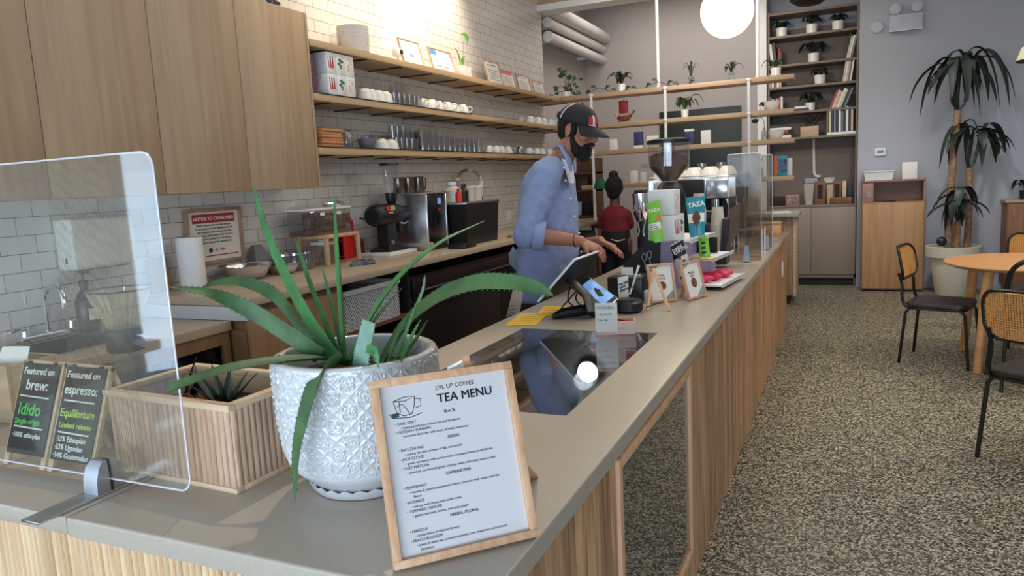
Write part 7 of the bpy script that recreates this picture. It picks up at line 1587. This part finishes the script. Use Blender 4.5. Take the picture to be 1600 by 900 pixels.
def hand(b, wrist, fdir, palm_n, L=.19, curl=.5, side=1, spread=.16):
    """palm, four fingers and thumb; fdir = direction of the fingers, palm_n = where the palm faces"""
    f = Vector(fdir).normalized(); n = Vector(palm_n); n = (n-f*n.dot(f)).normalized(); s = f.cross(n)*side
    pl_ = L*.50; w_ = L*.21
    b.tube([wrist-f*.01, wrist+f*pl_*.45, wrist+f*pl_], [L*.145, w_, w_*1.02], 12, flat=.42, up=n); b.ball(wrist+f*pl_*.95, (w_*.5,)*3, 10)
    for k, (off, ln) in enumerate(((-.78, .78), (-.27, .93), (.25, 1.0), (.75, .90))):
        base = wrist+f*pl_*.92+s*w_*off; d = (f+s*off*spread).normalized(); l = L*.44*ln; r = L*.046
        c1 = base+d*l*.42+n*l*.08*curl*2; d2 = (d+n*curl*1.0).normalized(); c2 = c1+d2*l*.32; d3 = (d+n*curl*2.2).normalized(); c3 = c2+d3*l*.26
        b.tube([base-d*.012, base, c1, c2, c3], [r*1.05, r*1.12, r*1.02, r*.95, r*.75], 9); b.ball(c3, r*.76, 8); b.ball(c1, r*1.06, 8)
    tb_ = wrist+f*pl_*.30+s*w_*.75; td2 = (f*.75+s*.75+n*.3).normalized()
    b.tube([tb_-td2*.015, tb_+td2*L*.14, tb_+td2*L*.14+(td2+f*.6+n*.3).normalized()*L*.16], [L*.075, L*.06, L*.045], 9); b.ball(tb_+td2*L*.14+(td2+f*.6+n*.3).normalized()*L*.16, L*.045, 8)
m_skin = mat('warm_skin', (164, 108, 84), .5, var=.05, vscale=14, bump=.03, bscale=120); m_skin2 = mat('deep_skin', (104, 64, 48), .5, var=.05)
m_hair = mat('black_hair', (15, 12, 12), .85, var=.3, vscale=60, bump=.5, bscale=160)
m_shirt = mat('blue_chambray', (134, 148, 186), .8, var=.06, vscale=30, bump=.08, bscale=300); m_tee = mat('white_tee', (226, 226, 228), .8)
m_pant = mat('maroon_trousers', (62, 30, 36), .8, var=.08); m_cap = mat('black_cap', (20, 19, 20), .75, var=.08)

# ---- barista
HY = 3.88
ba = thing('person', 'bearded barista in a black cap and rolled sleeve blue shirt leaning over the till', 'person', (-1.58, 3.9, 0))
pel = Vector((-1.575, 3.9, .96)); che = PY(858, 320, 3.9); sho = PY(868, 262, 3.89); nck = PY(883, 246, 3.885); hd = PY(903, 202, HY)
nsh, nel, nwr = PY(853, 274, 3.69), PY(826, 366, 3.60), PY(907, 377, 3.70)
fsh, fel, fwr = PY(866, 272, 4.09), Vector((-1.55, 4.16, 1.17)), PY(938, 377, 4.05)
b = MB()
oval(b, [(Vector((pel.x, pel.y, .84)), .09, .155), (pel, .105, .165), (pel.lerp(che, .4), .095, .15), (che, .115, .17), (sho+Vector((0, 0, -.02)), .085, .17), (sho+Vector((.01, 0, .04)), .055, .09)])
for s, sx in ((-1, 1), (1, 1)):
    capsule(b, [Vector((pel.x+.0, pel.y+s*.09, .9)), Vector((pel.x-.01, pel.y+s*.10, .50)), Vector((pel.x-.03, pel.y+s*.11, .10))], [.088, .062, .045])
    capsule(b, [Vector((pel.x-.04, pel.y+s*.11, .045)), Vector((pel.x+.13, pel.y+s*.12, .03))], [.042, .035])
capsule(b, [sho+Vector((.01, 0, .0)), nck+Vector((.0, 0, .02)), hd+Vector((-.025, 0, -.05))], [.075, .062, .058])
capsule(b, [nsh, nel, nwr], [.058, .046, .030]); capsule(b, [fsh, fel, fwr], [.058, .046, .030])
capsule(b, [nel, nel.lerp(nwr, .3), nwr], [.047, .046, .030])
# head: skull, jaw, nose, brow, ear
hf = Vector((.93, -.17, -.33)).normalized(); hs = Vector((0, 0, 1)).cross(hf).normalized(); hu = hf.cross(hs)
Hm = Matrix((hf, hs, hu)).transposed().to_4x4(); Hm.translation = hd
def H(f_, s_, u_): return Hm @ Vector((f_, s_, u_))
Hr = Hm.to_3x3().to_4x4()
b.ball(H(-.012, 0, .03), (.104, .080, .092), 20, Hr); b.ball(H(.035, 0, -.045), (.066, .062, .082), 18, Hr); b.ball(H(.06, 0, -.095), (.035, .034, .026), 12, Hr)
b.tube([H(.092, 0, .018), H(.112, 0, -.012), H(.124, 0, -.034)], [.010, .012, .016], 10); b.ball(H(.110, .014, -.038), .010, 8); b.ball(H(.110, -.014, -.038), .010, 8)
b.tube([H(.072, -.052, .024), H(.094, -.02, .028), H(.094, .02, .028), H(.072, .052, .024)], [.010, .013, .013, .010], 8)
for s in (-1, 1):
    b.ball(H(.066, s*.046, -.026), (.030, .022, .024), 10, Hr); b.ball(H(-.012, s*.083, -.012), (.020, .010, .033), 12, Hr @ Matrix.Rotation(-.2, 4, 'Y')); b.ball(H(-.012, s*.086, -.036), (.010, .008, .012), 8, Hr)
b.tube([H(.098, -.022, -.066), H(.107, 0, -.064), H(.098, .022, -.066)], [.006, .008, .006], 8)
hand(b, nwr, (PY(952, 398, 3.74)-nwr), (-.1, .35, -.9), .195, .55, side=-1); hand(b, fwr, (PY(980, 396, 4.0)-fwr), (.1, -.3, -.9), .195, .5, side=1)
body = fused(b, 'body', m_skin, ba, .0052, 4)
# face details
for s in (-1, 1):
    MB().ball(H(.083, s*.033, .004), (.012, .012, .011), 10, Hr).done('eye', m_paper, ba, w=True, label='eye'); MB().ball(H(.0925, s*.0335, .001), (.0045, .0055, .0055), 8, Hr).done('iris', m_hair, ba, w=True)
    MB().tube([H(.100, s*.010, .030), H(.098, s*.03, .036), H(.078, s*.056, .030)], [.004, .0055, .003], 8).done('eyebrow', m_hair, ba, w=True)
    MB().ball(H(.082, s*.033, .0095), (.0135, .014, .007), 10, Hr).done('eyelid', m_skin, ba, w=True)
b = MB()
b.ball(H(.056, 0, -.103), (.058, .055, .050), 16, Hr); b.ball(H(.072, 0, -.125), (.042, .042, .036), 14, Hr)
for s in (-1, 1): capsule(b, [H(.004, s*.072, -.012), H(.022, s*.068, -.06), H(.05, s*.048, -.10)], [.005, .015, .031], 10); b.tube([H(.112, s*.002, -.052), H(.105, s*.022, -.058), H(.085, s*.042, -.075)], [.009, .011, .014], 8)
fused(b, 'beard', m_hair, ba, .005, 3)
MB().tube([H(.1155, -.016, -.068), H(.119, 0, -.067), H(.1155, .016, -.068)], [.004, .0055, .004], 8).done('lips', mat('lip_tone', (150, 86, 76), .5), ba, w=True)
b = MB(); b.ball(H(-.028, 0, .012), (.098, .084, .085), 18, Hr); b.ball(H(-.055, 0, -.035), (.058, .066, .05), 14, Hr); b.ball(H(-.125, 0, .045), (.022, .03, .026), 10, Hr)
for s in (-1, 1): capsule(b, [H(.018, s*.074, .02), H(.016, s*.074, -.02)], [.014, .012], 8)
fused(b, 'hair', m_hair, ba, .006, 2)
# cap
cp = MB(); rs = []
for j in range(9):
    v = j/8*PI/2; rs.append([H(-.012+.118*math.cos(v)*math.cos(a), .094*math.cos(v)*math.sin(a), .036+.098*math.sin(v)) for a in [2*PI*i/36 for i in range(36)]])
rs = [[H(-.012+.112*math.cos(a), .088*math.sin(a), .030) for a in [2*PI*i/36 for i in range(36)]]]+rs; cp.rings(rs, caps=True); cap_ = cp.done('cap_crown', m_cap, ba, w=True, smooth=60)
b = MB(); up_r, lo_r = [], []
N = 18; rows = 5; U = []; 
for j in range(rows+1):
    q = j/rows; row = []
    for i in range(N+1):
        a = -1.15+2.3*i/N; r1 = Vector((-.012+.114*math.cos(a), .091*math.sin(a))); ext = (.088*(math.cos(a*1.15))**.6 if math.cos(a*1.15) > 0 else 0)
        row.append(H(r1.x+ext*q, r1.y*(1+.02*q), .040-.030*q-.022*(math.sin(a)**2)*(.4+q)))
    U.append(row)
vt = [[b.bm.verts.new(p) for p in row] for row in U]; vb = [[b.bm.verts.new(p-hu*.004) for p in row] for row in U]
for j in range(rows):
    for i in range(N):
        b.bm.faces.new((vt[j][i], vt[j][i+1], vt[j+1][i+1], vt[j+1][i])); b.bm.faces.new((vb[j+1][i], vb[j+1][i+1], vb[j][i+1], vb[j][i]))
for i in range(N): b.bm.faces.new((vt[rows][i], vt[rows][i+1], vb[rows][i+1], vb[rows][i]))
b.done('cap_brim', m_cap, ba, w=True, smooth=60)
MB().ball(H(-.012, 0, .135), (.009, .009, .005), 10, Hr).done('cap_button', m_cap, ba, w=True)
def capp(a, v, off=.0015): return H(-.012+(.118+off)*math.cos(v)*math.cos(a), (.094+off)*math.cos(v)*math.sin(a), .036+(.098+off)*math.sin(v))
MB().tube([capp(-2.15, v*.01) for v in range(5, 125, 10)], .0028, 6).done('cap_piping', m_white, ba, w=True, label='white piping')
def cpatch(a0, a1, v0, v1, m_, off=.002):
    b = MB(); rr = [[capp(a0+(a1-a0)*i/4, v0+(v1-v0)*j/4, off) for i in range(5)] for j in range(5)]; V = [[b.bm.verts.new(p) for p in r] for r in rr]
    for j in range(4):
        for i in range(4): b.bm.faces.new((V[j][i], V[j][i+1], V[j+1][i+1], V[j+1][i]))
    b.done('cap_patch', m_, ba, w=True)
cpatch(-.62, -.38, .10, .52, mat('patch_red', (176, 36, 48), .6)); cpatch(-.36, -.22, .10, .62, m_white); cpatch(-.20, -.02, .12, .52, MATS['patch_red']); cpatch(-.62, -.1, .06, .10, m_white, .003)
# clothes
b = MB()
sc = lambda px, py: PY(px, py, 3.9)
hem = Vector((pel.x+.02, 3.9, .965))
oval(b, [(hem, .145, .215), (sc(858, 400), .155, .215), (sc(858, 355), .152, .215), (sc(857, 315), .148, .215), (sc(858, 285), .130, .215), (sc(862, 262), .098, .20), (sc(870, 250), .070, .12), (sc(876, 244), .056, .075)])
b.tube([PY(862, 262, 3.78), nsh+Vector((0, -.01, 0)), nsh.lerp(nel, .5)+Vector((-.005, 0, 0)), nel+Vector((-.012, 0, .0)), nel.lerp(nwr, .24)+Vector((0, 0, .0))], [.075, .088, .084, .078, .070], 18); b.ball(nel+Vector((-.012, 0, .0)), .077, 14)
b.tube([PY(866, 262, 4.0), fsh, fsh.lerp(fel, .5), fel, fel.lerp(fwr, .24)], [.075, .088, .084, .078, .070], 18); b.ball(fel, .077, 14)
b.ball(nsh, .088, 14); b.ball(fsh, .088, 14)
# loose back hem
oval(b, [(hem+Vector((-.03, 0, -.09)), .125, .20), (hem+Vector((-.0, 0, .03)), .14, .214)])
fused(b, 'shirt', m_shirt, ba, .009, 6, .016, .07)
e0 = nel.lerp(nwr, .25); dr_ = (nwr-nel).normalized(); ax = dr_.orthogonal().normalized(); ay = dr_.cross(ax)
for el_, wr_ in ((nel, nwr), (fel, fwr)):
    c = el_.lerp(wr_, .22); d = (wr_-el_).normalized(); ax = d.orthogonal().normalized(); ay = d.cross(ax); b = MB()
    b.rings([[c+d*o_+(ax*math.cos(2*PI*i/24)+ay*math.sin(2*PI*i/24))*r_ for i in range(24)] for o_, r_ in ((-.035, .078), (-.03, .081), (.02, .079), (.024, .074), (.02, .055))]); b.done('rolled_cuff', m_shirt, ba, w=True, smooth=50)
b = MB(); b.tube([PY(876, 228, 3.80), PY(870, 232, 3.89), PY(876, 236, 3.97)], [.02, .024, .02], 8, flat=.35); b.tube([PY(877, 229, 3.80), PY(889, 250, 3.79), PY(893, 268, 3.80)], [.022, .03, .008], 8, flat=.3); b.tube([PY(882, 238, 3.97), PY(896, 252, 3.96), PY(899, 270, 3.94)], [.02, .028, .008], 8, flat=.3)
b.done('collar', m_shirt, ba, w=True)
MB().rings([[PY(x, y, Y_) for x, y, Y_ in r] for r in (((877, 247, 3.78), (884, 250, 3.77), (893, 250, 3.92), (888, 250, 3.90)), ((884, 268, 3.77), (890, 268, 3.76), (897, 270, 3.92), (893, 269, 3.90)), ((889, 286, 3.78), (892, 286, 3.775), (897, 286, 3.88), (895, 286, 3.87)))]).done('tee_neck', m_tee, ba, w=True)
for x, y in ((881, 262), (884, 282), (892, 310), (898, 338), (905, 364), (908, 393)):
    q = PY(x, y, 3.72); MB().ball(q, (.006, .004, .006), 8).done('button', m_white, ba, w=True)
b = MB(); oval(b, [(Vector((pel.x-.01, pel.y, 1.0)), .118, .178), (Vector((pel.x-.01, pel.y, .88)), .122, .185), (Vector((pel.x-.01, pel.y, .82)), .115, .18)])
for s in (-1, 1): b.tube([Vector((pel.x-.01, pel.y+s*.088, .92)), Vector((pel.x-.012, pel.y+s*.10, .5)), Vector((pel.x-.03, pel.y+s*.11, .09))], [.102, .082, .068], 16)
fused(b, 'trousers', m_pant, ba, .010, 5, .012, .1)
for s in (-1, 1):
    b = MB(); capsule(b, [Vector((pel.x-.055, pel.y+s*.11, .052)), Vector((pel.x+.05, pel.y+s*.115, .05)), Vector((pel.x+.14, pel.y+s*.12, .042))], [.050, .048, .040], 12); fused(b, 'shoe', m_black, ba, .008, 3)
MB().tube([nwr.lerp(nel, .10)+(ax*0)+Vector((0, .033*math.cos(a), .033*math.sin(a))) for a in [2*PI*k/16 for k in range(16)]], .004, 6, closed=True).done('wristband', m_black, ba, w=True, label='black wristband')
# rag hanging from his back pocket
b = MB(); rs = []
P0 = PY(806, 392, 3.80)
for j, (px, py, r_) in enumerate(((808, 388, .035), (805, 398, .055), (806, 410, .05), (812, 420, .035), (816, 427, .012))):
    c = PY(px, py, 3.78); rs.append([c+Vector((r_*.75*math.cos(a)*(1+.25*math.sin(3*a+j)), r_*.6*math.sin(a)*(1+.2*math.cos(4*a+j)), .012*math.sin(5*a+j))) for a in [2*PI*k/22 for k in range(22)]])
b.rings(rs); o = b.done('cleaning_rag', mat('grey_blue_rag', (118, 132, 142), .9, var=.15, vscale=30), smooth=60, label='grey blue rag hanging from the back pocket of the barista', cat='cloth')

# ---- woman behind
WY = 7.15
wo = thing('person', 'woman with a black hair bun in a dark red top, back turned, behind the barista', 'person', (-2.08, WY, 0))
wh = PY(960, 293, WY); cx0 = wh.x; b = MB()
ws_ = PY(960, 330, WY)
oval(b, [(Vector((cx0, WY, .88)), .125, .10), (Vector((cx0, WY, 1.0)), .118, .095), (Vector((cx0, WY, 1.12)), .105, .085), (Vector((cx0, WY, ws_.z-.03)), .118, .085), (Vector((cx0, WY, ws_.z+.05)), .07, .06)])
capsule(b, [Vector((cx0, WY, ws_.z)), Vector((cx0, WY, wh.z-.05))], [.055, .048]); b.ball(wh, (.078, .098, .108), 18); b.ball(wh+Vector((-.02, .06, -.06)), (.055, .05, .06), 12); b.tube([wh+Vector((-.02, .098, .0)), wh+Vector((-.025, .122, -.03))], [.009, .014], 8)
for s in (-1, 1):
    b.ball(wh+Vector((s*.078, .01, -.01)), (.01, .018, .03), 8)
    capsule(b, [Vector((cx0+s*.08, WY, .9)), Vector((cx0+s*.085, WY+.01, .48)), Vector((cx0+s*.09, WY-.01, .08))], [.085, .058, .042]); capsule(b, [Vector((cx0+s*.09, WY-.02, .04)), Vector((cx0+s*.10, WY+.13, .03))], [.038, .032])
ls, le, lw_ = Vector((cx0-.112, WY, ws_.z-.03)), PY(939, 352, WY), PY(931, 352, WY+.2)
rs_, re_, rw_ = Vector((cx0+.112, WY, ws_.z-.03)), Vector((cx0+.135, WY+.06, 1.06)), Vector((cx0+.06, WY+.25, 1.08))
capsule(b, [ls, le, lw_], [.045, .038, .026]); capsule(b, [rs_, re_, rw_], [.045, .038, .026])
hand(b, lw_, (-.3, .8, -.1), (0, 0, -1), .17, .4, 1); hand(b, rw_, (-.5, .8, 0), (0, 0, -1), .17, .4, -1)
fused(b, 'body', m_skin2, wo, .006, 4)
b = MB(); b.ball(wh+Vector((0, -.012, .012)), (.088, .104, .112), 20); b.ball(wh+Vector((.0, -.02, .125)), (.05, .05, .042), 14); b.ball(wh+Vector((0, -.045, -.055)), (.07, .055, .06), 12); fused(b, 'hair', m_hair, wo, .007, 2)
b = MB(); oval(b, [(Vector((cx0, WY, .99)), .138, .115), (Vector((cx0, WY, 1.12)), .125, .105), (Vector((cx0, WY, ws_.z-.06)), .135, .104), (Vector((cx0, WY, ws_.z)), .122, .092), (Vector((cx0, WY, ws_.z+.05)), .075, .07)])
for a_, c_ in ((ls, le), (rs_, re_)): b.tube([a_.lerp(Vector((cx0, WY, ws_.z)), .2), a_, a_.lerp(c_, .6), c_], [.045, .053, .049, .045], 14); b.ball(a_, .052, 12)
fused(b, 'red_top', mat('dark_red_top', (116, 22, 34), .8, var=.06), wo, .010, 5, .012, .1)
b = MB(); oval(b, [(Vector((cx0, WY, 1.03)), .138, .112), (Vector((cx0, WY, .9)), .145, .13), (Vector((cx0, WY, .82)), .14, .12)])
for s in (-1, 1): b.tube([Vector((cx0+s*.07, WY, .9)), Vector((cx0+s*.078, WY+.01, .48)), Vector((cx0+s*.085, WY-.01, .07))], [.09, .08, .065], 14)
fused(b, 'trousers', m_matte, wo, .010, 5)
b = MB(); b.tube([PY(955, 374, WY-.14), PY(965, 377, WY-.15), PY(976, 374, WY-.14)], [.008, .014, .008], 8, flat=.4); b.done('apron_tie', m_paper, wo, w=True, label='pale apron tie')
q = PY(938, 286, 7.55)
b = MB(); rs = []
for j in range(6):
    v = j/5*PI/2; rs.append([q+Vector((.07*math.cos(v)*math.cos(a), .05*math.cos(v)*math.sin(a), -.06+.115*math.sin(v))) for a in [2*PI*i/20 for i in range(20)]])
gcap = thing('green_cap', 'green cap hanging beside the head of the woman in red', 'cap', q+Vector((0, 0, -.06))); b.rings(rs); b.done('crown', mat('cap_green', (22, 92, 62), .7), gcap, w=True, smooth=60)
MB().tube([q+Vector((.0, .0, .05)), Vector((q.x, 7.66, hz[3]-.025)), Vector((q.x, 7.70, hz[3]-.022))], .004, 5).done('strap', m_black, gcap, w=True)
